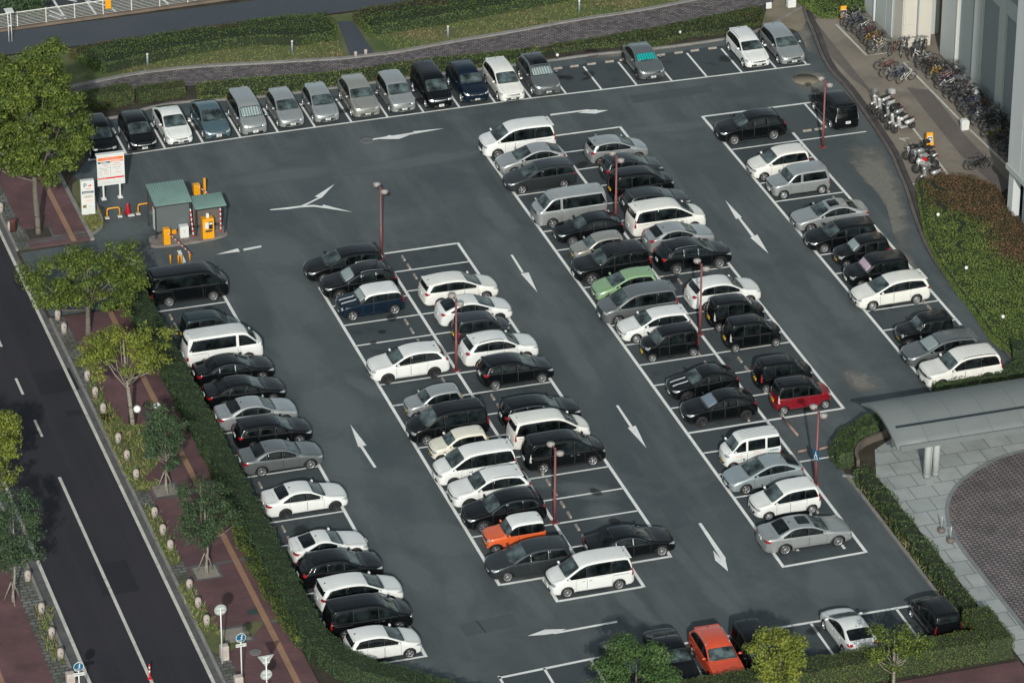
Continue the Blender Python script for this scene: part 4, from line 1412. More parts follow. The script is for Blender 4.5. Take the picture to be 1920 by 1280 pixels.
for seg in ([(1.08, -25.89), (1.38, -25.75)], [(1.38, -25.75), (1.32, -26.07)], [(3.78, -26.03), (3.79, -26.61)]):
    ribbon(bm, seg, .16, AZ)
structure(obj('painted_arrow', bm, LINEWHITE))
REPAIR = ground_mat('repair_asphalt', (0.055, 0.069, 0.076), (0.074, 0.089, 0.096), 0.2, 11.0)
bm = bmesh.new()
zq = 0.0052
for pts in ([(-1.25, 24.88), (-0.35, 24.93), (-0.79, 15.31), (-1.7, 15.13)], [(11.53, 30.94), (17.14, 31.1), (17.0, 29.93), (11.42, 29.77)], [(-17.45, 0.49), (-15.85, 0.52), (-15.87, -1.34), (-17.46, -1.37)], [(7.43, 8.23), (8.47, 8.28), (7.77, -0.53), (6.65, -0.6)], [(-4.12, -18.29), (-2.97, -18.28), (-3.1, -21.89), (-4.27, -21.94)], [(-16.28, 27.15), (-13.14, 27.29), (-13.13, 26.01), (-16.27, 25.87)], [(-18.11, -27.69), (-15.15, -27.52), (-15.11, -28.74), (-18.09, -28.95)], [(17.24, 5.92), (16.85, 2.36), (16.17, 2.21), (16.64, 5.81)]):
    poly_sheet(bm, pts, zq)
    zq += .0001
structure(obj('repair_patch', bm, REPAIR))
bm = bmesh.new()
for k, pts in enumerate(([(-33.5, 5.49), (-31.31, 5.48), (-31.29, 2.81), (-33.52, 2.78)], [(-34.99, -16.28), (-33.09, -16.18), (-33.09, -19.47), (-35.05, -19.53)], [(-32.19, 17.63), (-30.88, 17.73), (-30.81, 15.75), (-32.16, 15.67)])):
    poly_sheet(bm, pts, 0.0012 + .0002 * k)
structure(obj('street_repair_patch', bm, ground_mat('street_repair', (0.016, 0.017, 0.022), (0.024, 0.024, 0.03), .3, 10)))
bm = bmesh.new()
for seg in ([(-11.4, 18.61), (-11.5, 11.19), (-11.66, 8.35)], [(-4.36, 12.65), (-4.86, 0.63), (-4.67, -0.79)], [(9.24, 19.21), (8.9, 8.52)], [(15.48, 19.68), (14.88, 14.29), (14.41, 7.55)], [(-17.54, 5.97), (-17.6, -3.42)], [(-0.84, -1.99), (-0.88, -8.64)], [(-5.37, -24.5), (-5.42, -27.5), (-5.17, -30.09)], [(7.11, -3.1), (10.08, -1.94), (12.71, -2.07)], [(-10.31, 23.7), (-9.73, 17.33)], [(-7.92, 21.23), (-2.57, 22.88), (-1.18, 22.85)], [(4.04, 3.47), (7.22, 3.91)], [(20.77, 22.14), (19.79, 15.93)], [(-17.34, -25.18), (-16.88, -30.24)], [(-4.05, -32.64), (-4.07, -27.08), (-4.41, -24.69)]):
    ribbon(bm, seg, .035, 0.0058)
structure(obj('asphalt_seam', bm, GUTTER))
# street markings
bm = bmesh.new()
SZ = 0.004
ln(-31.58, -120, -31.58, 140, .17, SZ)
ln(-37.57, -120, -37.57, -6.2, .17, SZ)
ln(-34.56, -120, -34.56, -6.6, .16, SZ)
for y0 in (-1.9, 3.2, 9.2, 15.2, 21.2, 27.2):
    ln(-34.5, y0, -34.5, y0 + 2.0, .14, SZ)
structure(obj('street_lines', bm, LINEOLD))
# yard lines
bm = bmesh.new()
for seg in ([(28.58, 37.51), (28.66, 32.21), (30.14, 32.2)], [(31.26, 30.46), (30.57, 30.45), (30.66, 20.66), (30.9, 13.44), (31.06, 13.47)], [(26.87, 26.17), (27.41, 23.1), (27.21, 19.48), (26.76, 13.6)], [(25.88, 19.73), (26.16, 19.15)], [(26.03, 19.64), (26.5, 19.53)], [(24.12, 13.31), (24.53, 13.26)]):
    ribbon(bm, seg, .15, 0.030)
structure(obj('yard_lines', bm, LINEOLD))
# covers
bm = bmesh.new()
lathe(bm, [(.50, .0), (.50, .012), (.36, .012), (.34, .008), (.001, .008)], 24, c=(*(-6.62, 29.58), 0.0))
structure(obj('manhole_cover', bm, plain('manhole_iron', (0.12, 0.125, 0.13), .6)))
bm = bmesh.new()
lathe(bm, [(.85, .0), (.85, .010), (.001, .010)], 28, c=(*(23.42, 29.94), 0.0))
structure(obj('manhole_collar', bm, SOIL))
bm = bmesh.new()
lathe(bm, [(.55, .0), (.55, .02), (.001, .02)], 24, c=(*(11.3, 37.96), 0.03))
structure(obj('manhole_cover', bm, plain('rusty_cover', (0.07, 0.045, 0.05), .7)))
bm = bmesh.new()
x, y = (-32.23, 0.23)
bx(bm, x - .4, x + .4, y - .3, y + .3, -.02, .004)
structure(obj('road_drain_cover', bm, plain('drain_iron', (0.014, 0.014, 0.017), .6)))
bm = bmesh.new()
lathe(bm, [(.33, .1), (.33, .112), (.26, .112), (.24, .107), (.18, .107), (.16, .112), (.001, .112)], 20, c=(*(-28.87, -27.29), 0.0))
structure(obj('sidewalk_manhole_cover', bm, plain('old_iron', (0.16, 0.15, 0.155), .6)))
bm = bmesh.new()
x, y = (-28.02, -23.5)
bx(bm, x - .25, x + .25, y - .25, y + .25, .1, .112)
structure(obj('sidewalk_drain_cover', bm, plain('green_iron', (0.03, 0.055, 0.05), .6)))

# ---------------------------------------------------------------- buildings, canopy, fence
def wall_mat(name, c, v=.035, rough=.6, streak=True):
    m, nt, b = new_mat(name)
    p = tex_coord(nt, (1.0, 1.0, 0.12))
    f = noise(nt, p, .9, 5, .6)
    lo = tuple(q * (1 - v) for q in c)
    hi = tuple(min(1, q * (1 + v)) for q in c)
    nt.links.new(ramp(nt, f, [(.3, lo), (.7, hi)]), b.inputs['Base Color'])
    b.inputs['Roughness'].default_value = rough
    return m
PANEL = wall_mat('grey_wall_panel', (0.44, 0.475, 0.465))
PANEL2 = wall_mat('recessed_wall_panel', (0.23, 0.265, 0.275))
BEIGE = wall_mat('beige_wall_panel', (0.56, 0.53, 0.47))
DARKSTONE = wall_mat('brown_stone_wall', (0.13, 0.11, 0.095), .1)
DARKGAP = plain('dark_glazing', (0.018, 0.026, 0.034), .15)
WHITECOL = wall_mat('white_wall_panel', (0.55, 0.575, 0.575))

HB = 26.0
# grey block at the top edge of the yard with the beige pier
b1 = empty('building', (31.3, 36, 0), 0, 'grey panelled block with a pale vertical fin behind the upper bicycles', 'building')
def bpart(name, boxes, mats, root, bev=0):
    bm = bmesh.new()
    for q in boxes:
        bx(bm, *q[:6], mi=q[6] if len(q) > 6 else 0, bev=bev)
    for v in bm.verts:
        v.co -= Vector(root.location)
    return obj(name, bm, mats, root)
bpart('wall', [(31.3, 40, 34.15, 39.2, 0, HB)], [PANEL], b1)
bpart('panel', [(31.24, 31.30, 34.3, 35.3, .1, HB - 1)], [PANEL], b1)
bpart('panel', [(31.24, 31.30, 35.36, 37.0, .1, HB - 1)], [PANEL], b1)
bpart('panel', [(31.24, 31.30, 37.5, 39.1, .1, HB - 1)], [PANEL], b1)
bpart('fin', [(31.12, 31.24, 37.15, 37.32, .1, HB - 1)], [WHITECOL], b1)
b2 = empty('wall_pier', (32, 33, 0), 0, 'cream coloured square pier between the two grey blocks', 'pier')
bpart('pier_face', [(31.35, 33.35, 32.55, 34.14, 0, HB)], [BEIGE], b2)
bpart('panel', [(31.30, 31.35, 32.65, 34.05, .1, 1.7)], [BEIGE], b2)
bpart('panel', [(31.30, 31.35, 32.65, 34.05, 1.74, HB - 1)], [BEIGE], b2)
bpart('panel', [(31.45, 32.15, 32.50, 32.55, .1, 1.7)], [BEIGE], b2)
bpart('panel', [(31.45, 32.15, 32.50, 32.55, 1.74, HB - 1)], [BEIGE], b2)
bpart('drain_pipe', [(32.28, 32.38, 32.44, 32.55, 0, HB - 1)], [PANEL2], b2)
b3 = empty('building', (33.5, 20, 0), 0, 'tall grey block with recessed panels behind the long bicycle row', 'building')
bpart('wall', [(33.5, 45, 8.2, 30.9, 0, HB)], [PANEL2], b3)
bpart('recess', [(34.6, 36, 30.9, 34.1, 0, HB)], [DARKSTONE], b3)
bpart('window', [(34.2, 34.59, 31.0, 31.75, .2, HB - 1)], [DARKGAP], b3)
bpart('plinth', [(33.22, 33.5, 8.4, 30.9, 0, .12)], [DARKSTONE], b3)
ys = [(30.9, 28.25), (25.75, 24.55), (21.9, 20.9), (18.1, 17.1), (14.4, 13.4), (10.6, 9.6)]
bpart('pier', [(33.34, 33.5, ys[0][1], ys[0][0], .12, HB)], [PANEL], b3)
for y1, y0 in ys[1:]:
    bpart('pier', [(33.34, 33.5, y0, y1, .12, HB)], [PANEL], b3)
for z in (7.2, 13.0, 18.8):
    for (a, b_), (c, d) in zip(ys[:-1], ys[1:]):
        bpart('spandrel', [(33.37, 33.5, c, b_, z, z + 1.1)], [PANEL], b3)
bpart('fin', [(33.25, 33.34, 28.25, 28.33, .12, HB)], [BEIGE], b3)
b4 = empty('building', (28.2, 4, 0), 0, 'pale grey tower corner at the right edge above the dark recess', 'building')
bpart('wall', [(28.2, 45, -8, 8.15, 3.0, HB)], [WHITECOL], b4)
bpart('recess', [(28.9, 45, -8, 7.6, 0, 3.0)], [DARKGAP], b4)
bpart('column', [(28.25, 28.75, 7.35, 8.05, 0, 3.0)], [WHITECOL], b4)
bpart('ledge', [(28.05, 28.2, -8, 8.2, 2.95, 3.3)], [PANEL], b4)
bpart('column', [(28.6, 28.9, 6.2, 6.6, 0, 3.0)], [PANEL2], b4)
bpart('column', [(28.6, 28.9, 4.6, 5.0, 0, 3.0)], [PANEL2], b4)
for k in range(1, 4):
    bpart('panel', [(28.15, 28.2, 8.15 - 1.9 * k + .05, 8.15 - 1.9 * (k - 1) - .02, 3.4, HB)], [WHITECOL], b4)

# canopy over the forecourt: a curved sheet roof on pairs of round columns
CANM = wall_mat('canopy_sheet', (0.155, 0.172, 0.172), .05, .55)
CANU = plain('canopy_soffit', (0.16, 0.18, 0.185), .6)
ca = empty('canopy', (10, -20, 0), 0, 'grey curved roof canopy on round columns over the forecourt', 'canopy')
bm = bmesh.new()
FA, FB = Vector((8.15, -18.3)), Vector((33, -18.0))
prof = []
for k in range(13):
    t = k / 12
    prof.append((-4.45 * t, 3.05 + .62 * math.sin(math.pi * t) - .45 * t ** 1.6))
xs_ = [8.45 + q * 1.9 for q in range(15)]
CY = -17.0
rows = [[(xx + .07 * (-p[0]), CY + p[0], p[1]) for p in prof] for xx in xs_]
def shell(bm, rows, th, mi=0):
    up = [[bm.verts.new(p) for p in r] for r in rows]
    dn = [[bm.verts.new((p[0], p[1], p[2] - th)) for p in r] for r in rows]
    for i in range(len(rows) - 1):
        for j in range(len(rows[0]) - 1):
            f = bm.faces.new((up[i][j], up[i + 1][j], up[i + 1][j + 1], up[i][j + 1])); f.smooth = True; f.material_index = 0
            f = bm.faces.new((dn[i][j], dn[i][j + 1], dn[i + 1][j + 1], dn[i + 1][j])); f.material_index = 1
    for i in range(len(rows) - 1):
        for j in (0, -1):
            bm.faces.new((up[i][j], up[i + 1][j], dn[i + 1][j], dn[i][j]))
    for i in (0, -1):
        for j in range(len(rows[0]) - 1):
            bm.faces.new((up[i][j], up[i][j + 1], dn[i][j + 1], dn[i][j]))
    bmesh.ops.recalc_face_normals(bm, faces=bm.faces[:])
shell(bm, rows, .16)
for v in bm.verts:
    v.co -= Vector(ca.location)
obj('roof', bm, [CANM, CANU], ca)
for xx in xs_[1:]:
    bm = bmesh.new()
    tube(bm, [(xx + .07 * (-p[0]), CY + p[0], p[1] + .012) for p in prof], .018, 4, cap=False)
    for v in bm.verts:
        v.co -= Vector(ca.location)
    obj('roof_seam', bm, [CANM], ca)
bm = bmesh.new()
j = 9
p = prof[j]
q = prof[j + 1]
bx(bm, 9.1, 33, CY + p[0] - .10, CY + p[0], p[1] - .02, p[1] + .07)
for v in bm.verts:
    v.co -= Vector(ca.location)
obj('roof_gutter', bm, [DARKGAP], ca)
bm = bmesh.new()
bx(bm, 8.95, 33, -21.56, -21.46, 2.36, 2.66)
bx(bm, 9.6, 33, -21.2, -20.3, 2.36, 2.50)
for v in bm.verts:
    v.co -= Vector(ca.location)
obj('edge_beam', bm, [CANM], ca)
COLM = wall_mat('column_paint', (0.40, 0.42, 0.41), .05, .5)
for (x, y) in ((10.88, -20.9), (11.42, -20.82), (10.45, -17.25), (10.95, -17.25), (19.0, -20.9), (19.5, -20.82)):
    bm = bmesh.new()
    lathe(bm, [(.20, .05), (.20, 2.45 if y < -18 else 2.95), (.18, 2.5 if y < -18 else 3.0)], 20)
    c = obj('column', bm, [COLM], ca, (x - 10, y + 20, 0))
    bm = bmesh.new()
    lathe(bm, [(.206, .05), (.206, .26), (.2, .27)], 20)
    obj('column_base', bm, [PANEL2], c)
bm = bmesh.new()
tube(bm, [(1.15, -.82, .05), (1.15, -.82, 2.5)], .03, 6)
obj('drain_pipe', bm, [COLM], ca)

# white rail fence at the top left
FENCE = plain('fence_white_paint', (0.62, 0.62, 0.57), .5, vary=.06)
fr = empty('fence', (-18, 53.4, 0), 0, 'white horizontal rail fence along the upper road', 'fence')
def fy(x):
    return interp([(-60, 53.05), (-25.4, 53.25), (-10.5, 53.85), (10, 54.3)], x)
posts = [-28.2 + 1.98 * k for k in range(16)]
for x in posts:
    bm = bmesh.new()
    bx(bm, x - .03, x + .03, fy(x) - .03, fy(x) + .03, .1, 1.25)
    for v in bm.verts:
        v.co -= Vector(fr.location)
    obj('post', bm, [FENCE], fr)
for k in range(10):
    bm = bmesh.new()
    tube(bm, [(x, fy(x) - .035, .24 + .105 * k) for x in posts], .013 if k < 9 else .04, 4 if k < 9 else 6)
    for v in bm.verts:
        v.co -= Vector(fr.location)
    obj('rail', bm, [FENCE], fr)

# ---------------------------------------------------------------- entrance island: shed, booth, machines, barriers
YEL = plain('machine_yellow', (0.78, 0.34, 0.012), .35, vary=.05)
YELD = plain('machine_recess', (0.30, 0.11, 0.01), .5)
SHED = wall_mat('green_roof_sheet', (0.16, 0.255, 0.23), .10, .6)
POSTD = plain('dark_post', (0.03, 0.035, 0.04), .5)
MWHITE = plain('white_enamel', (0.66, 0.68, 0.66), .4, vary=.04)
REDP = plain('red_paint', (0.62, 0.012, 0.02), .4)
ORANGEP = plain('sign_orange', (0.80, 0.17, 0.02), .5)
NAVYP = plain('sign_navy', (0.008, 0.04, 0.075), .5)
PINKTX = plain('sign_pink_text', (0.75, 0.28, 0.24), .6)
GREYTX = plain('sign_grey_text', (0.34, 0.34, 0.34), .6)
BLUEP = plain('sign_blue', (0.008, 0.10, 0.20), .4)
CONC = ground_mat('island_concrete', (0.16, 0.14, 0.13), (0.25, 0.225, 0.205), 1.2, 8)
def poly_mat(name, c, alpha):
    m, nt, b = new_mat(name)
    b.inputs['Base Color'].default_value = (*c, 1)
    b.inputs['Roughness'].default_value = .25
    b.inputs['Alpha'].default_value = alpha
    return m
POLY = poly_mat('polycarbonate', (0.13, 0.15, 0.155), .82)
POLY2 = poly_mat('polycarbonate_warm', (0.16, 0.14, 0.125), .9)

bm = bmesh.new()
pts = chaikin([(-23.28, 19.65), (-23.27, 18.6), (-18.5, 18.77), (-18.34, 19.93), (-18.58, 20.54), (-22.99, 20.32)], .25, True, 2)
prism(bm, pts, -.02, .15)
isl = tag(obj('traffic_island', bm, [CONC]), 'raised concrete island under the green roofed payment shelters', 'island')

def frame_shed(name, label, x0, x1, y0, y1, zf, zb, panel, panel_z, post_h):
    r = empty(name, (x0, y0, .15), 0, label, 'shelter')
    bm = bmesh.new()
    th = .06
    n = 14
    for k in range(n):                     # corrugated roof sheet
        pass
    a = [(-.08, -.25, zf), (x1 - x0 + .08, -.25, zf), (x1 - x0 + .08, y1 - y0 + .2, zb), (-.08, y1 - y0 + .2, zb)]
    v0 = [bm.verts.new(p) for p in a]
    v1 = [bm.verts.new((p[0], p[1], p[2] - th)) for p in a]
    bm.faces.new(v0); bm.faces.new(v1[::-1])
    for i in range(4):
        bm.faces.new((v0[i], v0[(i + 1) % 4], v1[(i + 1) % 4], v1[i]))
    for k in range(n):
        xx = -.05 + (x1 - x0 + .1) * (k + .5) / n
        tube(bm, [(xx, -.26, zf + .006), (xx, y1 - y0 + .2, zb + .006)], .016, 4)
    bmesh.ops.recalc_face_normals(bm, faces=bm.faces[:])
    obj('roof', bm, [SHED], r)
    for (px, py) in ((0, 0), (x1 - x0, 0), (0, y1 - y0), (x1 - x0, y1 - y0)):
        bm = bmesh.new()
        bx(bm, px - .045, px + .045, py - .045, py + .045, 0, zf - .07 + (zb - zf) * (py / max(y1 - y0, .1)) * .8)
        obj('post', bm, [POSTD], r)
    for (pa, pb, z0, z1) in panel:
        bm = bmesh.new()
        d = (Vector(pb) - Vector(pa)).normalized()
        nrm = Vector((-d.y, d.x)) * .012
        c = [Vector(pa) + nrm, Vector(pb) + nrm, Vector(pb) - nrm, Vector(pa) - nrm]
        prism(bm, [(q.x, q.y) for q in c], z0, z1)
        obj('wall_panel', bm, [panel_z], r)
    bm = bmesh.new()
    bx(bm, -.05, x1 - x0 + .05, -.27, -.22, zf - .12, zf - .06)
    obj('eave_trim', bm, [POSTD], r)
    return r
sh = frame_shed('shelter', 'larger green roofed shelter with grey clear panels on the island', -22.75, -20.58, 19.75, 21.6, 2.35, 2.72,
    [((.06, .0), (2.11, .0), .45, 2.2), ((.0, .06), (.0, 1.8), .3, 2.2), ((.06, 1.85), (2.11, 1.85), .3, 2.4)], POLY, 2.3)
bt = frame_shed('shelter', 'smaller lower green roofed shelter over the yellow pay machine', -20.35, -18.55, 19.35, 20.3, 1.98, 2.18,
    [((.06, .92), (1.74, .92), .25, 1.95)], POLY2, 2.0)
for k in range(4):
    bm = bmesh.new()
    bx(bm, -.03, .0, .1, .5, .55 + .36 * k, .85 + .36 * k)
    obj('notice', bm, [MWHITE], sh, (-.03, .0, 0))

def machine(label, x, y, w, d, h, name='pay_machine', group=None, rz=0):
    r = empty(name, (x, y, .15), rz, label, 'machine', group)
    bm = bmesh.new()
    bx(bm, -w / 2, w / 2, -d / 2, d / 2, 0, h, bev=.03)
    obj('cabinet', bm, [YEL], r)
    return r
m1 = machine('yellow pay machine with white instruction panel under the small shelter', *(-19.71, 19.0), .72, .5, 1.35)
for (a, b_, z0, z1, mt, nm) in ((-.22, .0, .72, 1.12, MWHITE, 'instruction_panel'), (.02, .26, .66, 1.16, DARKGAP, 'screen'), (-.2, .22, .48, .6, POSTD, 'coin_tray'), (.04, .24, .98, 1.1, MWHITE, 'button_panel')):
    bm = bmesh.new()
    bx(bm, a, b_, -.27, -.25 if nm != 'button_panel' else -.262, z0, z1)
    o = obj(nm, bm, [mt], m1, (0, 0 if nm != 'button_panel' else -.012, 0))
bm = bmesh.new()
bx(bm, -.08, .1, -.1, .1, 1.35, 1.62, bev=.03)
obj('warning_lamp', bm, [MWHITE], m1)
m2 = machine('orange ticket machine seen through the panel of the large shelter', *(-21.66, 20.28), .5, .5, 1.5)
bm = bmesh.new()
bx(bm, .0, .28, -.3, -.25, .5, .62)
obj('coin_tray', bm, [POSTD], m2)
gm = machine('yellow gate cabinet at the left front corner of the island', *(-22.3, 18.9), .42, .4, 1.05, 'barrier_gate')
bm = bmesh.new()
def striped(bm, p0, p1, r, n, wdt=None):
    p0, p1 = Vector(p0), Vector(p1)
    for k in range(n):
        tube(bm, [p0.lerp(p1, k / n), p0.lerp(p1, (k + 1) / n)], r, 6, k % 2)
striped(bm, (.05, -.24, .85), (.75, -3.2, .72), .035, 14)
obj('barrier_arm', bm, [MWHITE, REDP], gm)
cab = empty('control_cabinet', (*(-21.1, 19.43), .15), 0, 'white control cabinet between the two shelters', 'cabinet')
bm = bmesh.new()
bx(bm, -.27, .27, -.2, .2, .06, .82, bev=.015)
obj('cabinet', bm, [MWHITE], cab)
bm = bmesh.new()
tube(bm, [(-.08, -.21, .62), (0, -.21, .52), (.08, -.21, .62)], .012, 4); tube(bm, [(0, -.21, .52), (0, -.21, .42)], .012, 4)
obj('emblem', bm, [plain('gold', (.5, .34, .08), .4)], cab)
bm = bmesh.new()
bx(bm, -.3, .3, -.23, .23, 0, .06)
obj('plinth', bm, [CONC], cab)
for k, (a, b_, lab) in enumerate(((0, (-20.53, 19.33), 'red and white striped post between the shelters'), (0, (-18.77, 19.53), 'red and white striped post at the right end of the small shelter'))):
    x, y = b_
    bm = bmesh.new()
    striped(bm, (0, 0, 0), (-.12 if k == 0 else .04, .1, 1.85), .05, 12)
    tag(obj('striped_post', bm, [REDP, MWHITE], None, (x, y, .15)), lab, 'post', 'striped posts on the island')
# second gate beyond the island
g2 = machine('yellow gate cabinet beyond the small shelter with raised striped arm', *(-18.98, 24.75), .42, .4, .95, 'barrier_gate')
g2.location.z = 0
bm = bmesh.new()
striped(bm, (.1, -.1, .8), (.55, -.9, .62), .035, 6)
obj('barrier_arm', bm, [MWHITE, REDP], g2)
bm = bmesh.new()
bx(bm, -.07, .07, -.07, .07, 0, 1.35, bev=.01)
tag(obj('sensor_post', bm, [YEL], None, (*(-18.5, 24.6), 0)), 'slim yellow sensor post beyond the small shelter', 'post')
for k, (pp, lab) in enumerate((((-22.64, 16.56), 'short orange bollard at the barrier, leftmost of the four'), ((-22.18, 16.41), 'short orange bollard left of the white lane line'), ((-22.02, 16.37), 'short orange bollard touching the white lane line'), ((-21.45, 16.56), 'short orange bollard right of the white lane line'))):
    bm = bmesh.new()
    lathe(bm, [(.055, 0), (.055, .55), (.04, .58), (.001, .58)], 10)
    tag(obj('bollard', bm, [YEL], None, (*pp, 0)), lab, 'bollard', 'short orange bollards at the barrier')
# hoop guards and cone
for k, (pp, lab) in enumerate((((-24.52, 23.61), 'yellow hoop guard left of the red cone'), ((-22.57, 23.61), 'yellow hoop guard right of the red cone'))):
    x, y = pp
    r = empty('hoop_guard', (x, y, 0), 0, lab, 'guard rail', 'yellow hoop guards at the entrance')
    bm = bmesh.new()
    w = .40
    pts = [(-w, 0, 0), (-w, 0, .50)] + [(-w + .16 - .16 * math.cos(a), 0, .50 + .16 * math.sin(a)) for a in (R(30), R(60), R(90))] + [(w - .16 + .16 * math.sin(a), 0, .50 + .16 * math.cos(a)) for a in (0, R(30), R(60), R(90))] + [(w, 0, 0)]
    tube(bm, pts, .045, 8)
    obj('hoop', bm, [YEL], r)
    for s in (-1, 1):
        bm = bmesh.new()
        bx(bm, s * w - .13, s * w + .13, -.13, .13, 0, .06, bev=.015)
        obj('foot', bm, [MWHITE], r)
x, y = (-23.56, 23.84)
co = empty('traffic_cone', (x, y, 0), 0, 'red traffic cone between the yellow hoop guards', 'cone')
bm = bmesh.new()
lathe(bm, [(.19, .03), (.035, .72), (.03, .73), (.001, .73)], 16)
obj('cone', bm, [REDP], co)
bm = bmesh.new()
bx(bm, -.24, .24, -.24, .24, 0, .04, bev=.01)
obj('base', bm, [POSTD], co)
bm = bmesh.new()
bx(bm, -.2, .2, -.13, .13, 0, .05, bev=.01)
tag(obj('concrete_block', bm, [MWHITE], None, (*(-23.42, 23.57), 0)), 'small white block on the asphalt beside the red cone', 'block')

# price board on two legs and the pylon sign
x, y = (-24.01, 26.23)
pb = empty('price_board', (x, y, 0), R(-1), 'white price board with orange header and red band on two legs', 'sign')
W_, z0, z1 = 1.72, .95, 3.0
bm = bmesh.new()
bx(bm, -W_ / 2, W_ / 2, -.05, .05, z0, z1, bev=.01)
obj('panel', bm, [MWHITE], pb)
bm = bmesh.new()
bx(bm, -W_ / 2 - .05, W_ / 2 + .05, -.10, .22, z1, z1 + .10, bev=.02)
obj('lamp_hood', bm, [MWHITE], pb)
for s in (-.52, .52):
    bm = bmesh.new()
    bx(bm, s - .05, s + .05, -.04, .06, 0, z0)
    lg = obj('leg', bm, [MWHITE], pb)
    bm = bmesh.new()
    bx(bm, s - .16, s + .16, -.16, .16, 0, .08, bev=.02)
    obj('foot', bm, [MWHITE], lg)
def face_box(nm, par, x0, x1, z0_, z1_, mat, yf=-.056, d=.006):
    bm = bmesh.new()
    bx(bm, x0, x1, yf, yf + d, z0_, z1_)
    return obj(nm, bm, [mat], par)
hd = face_box('header', pb, -.80, .80, 2.66, 2.86, ORANGEP)
def scribble(par, x0, x1, z, h, mat, n, seed, yf=-.061):
    rr = random.Random(seed)
    bm = bmesh.new()
    xx = x0
    while xx < x1 - .03:
        w = min(rr.uniform(.05, .12), x1 - xx)
        bx(bm, xx, xx + w * .75, yf, yf + .006, z, z + h * rr.uniform(.7, 1))
        xx += w
    return obj('lettering', bm, [mat], par)
scribble(hd, -.5, .5, 2.70, .12, PINKTX, 8, 1, -.064)
face_box('left_header', pb, -.80, -.04, 2.48, 2.59, NAVYP)
scribble(pb, -.62, -.2, 2.50, .07, MWHITE, 5, 2, -.064)
face_box('right_header', pb, .0, .80, 2.52, 2.60, ORANGEP)
scribble(pb, .12, .6, 2.53, .05, MWHITE, 5, 3, -.064)
face_box('divider', pb, -.03, -.01, 1.62, 2.48, GREYTX)
face_box('divider', pb, -.80, -.03, 2.13, 2.15, GREYTX)
for k, (a, b_, z, mt) in enumerate(((-.5, -.15, 2.38, GREYTX), (-.45, -.12, 2.26, PINKTX), (-.7, -.55, 2.22, PINKTX), (-.6, -.2, 2.02, GREYTX), (-.42, -.12, 1.90, PINKTX), (-.42, -.12, 1.76, PINKTX), (-.7, -.58, 1.88, GREYTX), (-.7, -.58, 1.72, PINKTX),
        (.2, .6, 2.40, GREYTX), (.12, .7, 2.27, PINKTX), (.15, .4, 2.1, GREYTX), (.45, .62, 2.1, GREYTX), (.35, .5, 1.95, GREYTX), (.3, .68, 1.78, PINKTX))):
    scribble(pb, a, b_, z, .06, mt, 4, 10 + k, -.060)
face_box('red_band', pb, -.82, .82, 1.40, 1.50, REDP)
scribble(pb, -.76, -.3, 1.41, .07, PINKTX, 5, 40, -.064)
scribble(pb, -.6, .6, 1.14, .03, GREYTX, 9, 41, -.060)
def text_obj(nm, s, size, mat, par, loc, rot, ext=.003):
    cu = bpy.data.curves.new(nm, 'FONT')
    cu.body = s
    cu.size = size
    cu.extrude = ext
    cu.align_x = 'CENTER'
    cu.align_y = 'CENTER'
    tmp = bpy.data.objects.new('t', cu)
    COL.objects.link(tmp)
    dg = bpy.context.evaluated_depsgraph_get()
    me = bpy.data.meshes.new_from_object(tmp.evaluated_get(dg))
    bpy.data.objects.remove(tmp)
    me.materials.clear()
    me.materials.append(mat)
    o = link(nm, me, par, loc)
    o.rotation_euler = rot
    return o
x, y = (-25.94, 24.28)
py = empty('pylon_sign', (x, y, .05), R(-2), 'white pylon parking sign with P and a red arrow at the entrance', 'sign')
bm = bmesh.new()
bx(bm, -.42, .42, -.16, .16, .12, 2.42, bev=.02)
obj('panel', bm, [MWHITE], py)
bm = bmesh.new()
bx(bm, -.12, .12, -.1, .1, 0, .12)
obj('foot', bm, [CONC], py)
text_obj('letter_p', 'P', .42, NAVYP, py, (-.16, -.166, 2.10), (R(90), 0, 0))
bm = bmesh.new()
bx(bm, .02, .16, -.168, -.16, 2.07, 2.12)
v = [bm.verts.new(p) for p in ((.14, -.168, 2.02), (.26, -.168, 2.095), (.14, -.168, 2.17))]
bm.faces.new(v)
obj('red_arrow', bm, [REDP], py)
scribble(py, -.12, .2, 1.84, .09, PINKTX, 4, 50, -.168)
nb = face_box('navy_band', py, -.36, .36, 1.58, 1.72, NAVYP, -.168)
scribble(nb, -.3, .3, 1.62, .05, MWHITE, 5, 51, -.176)
face_box('lower_panel', py, -.28, .30, 1.26, 1.46, BEIGE, -.168)
scribble(py, -.15, .2, 1.32, .08, GREYTX, 2, 52, -.174)
face_box('lower_panel', py, -.33, .33, .98, 1.18, plain('sign_cream', (.70, .66, .58), .5), -.168)
scribble(py, -.1, .25, 1.06, .05, PINKTX, 4, 53, -.174)
face_box('picture', py, -.34, -.12, .60, .80, plain('brown_print', (.26, .15, .06), .5), -.168)
face_box('lower_panel', py, -.08, .33, .58, .82, MWHITE, -.168)
scribble(py, .0, .25, .66, .04, GREYTX, 4, 54, -.174)

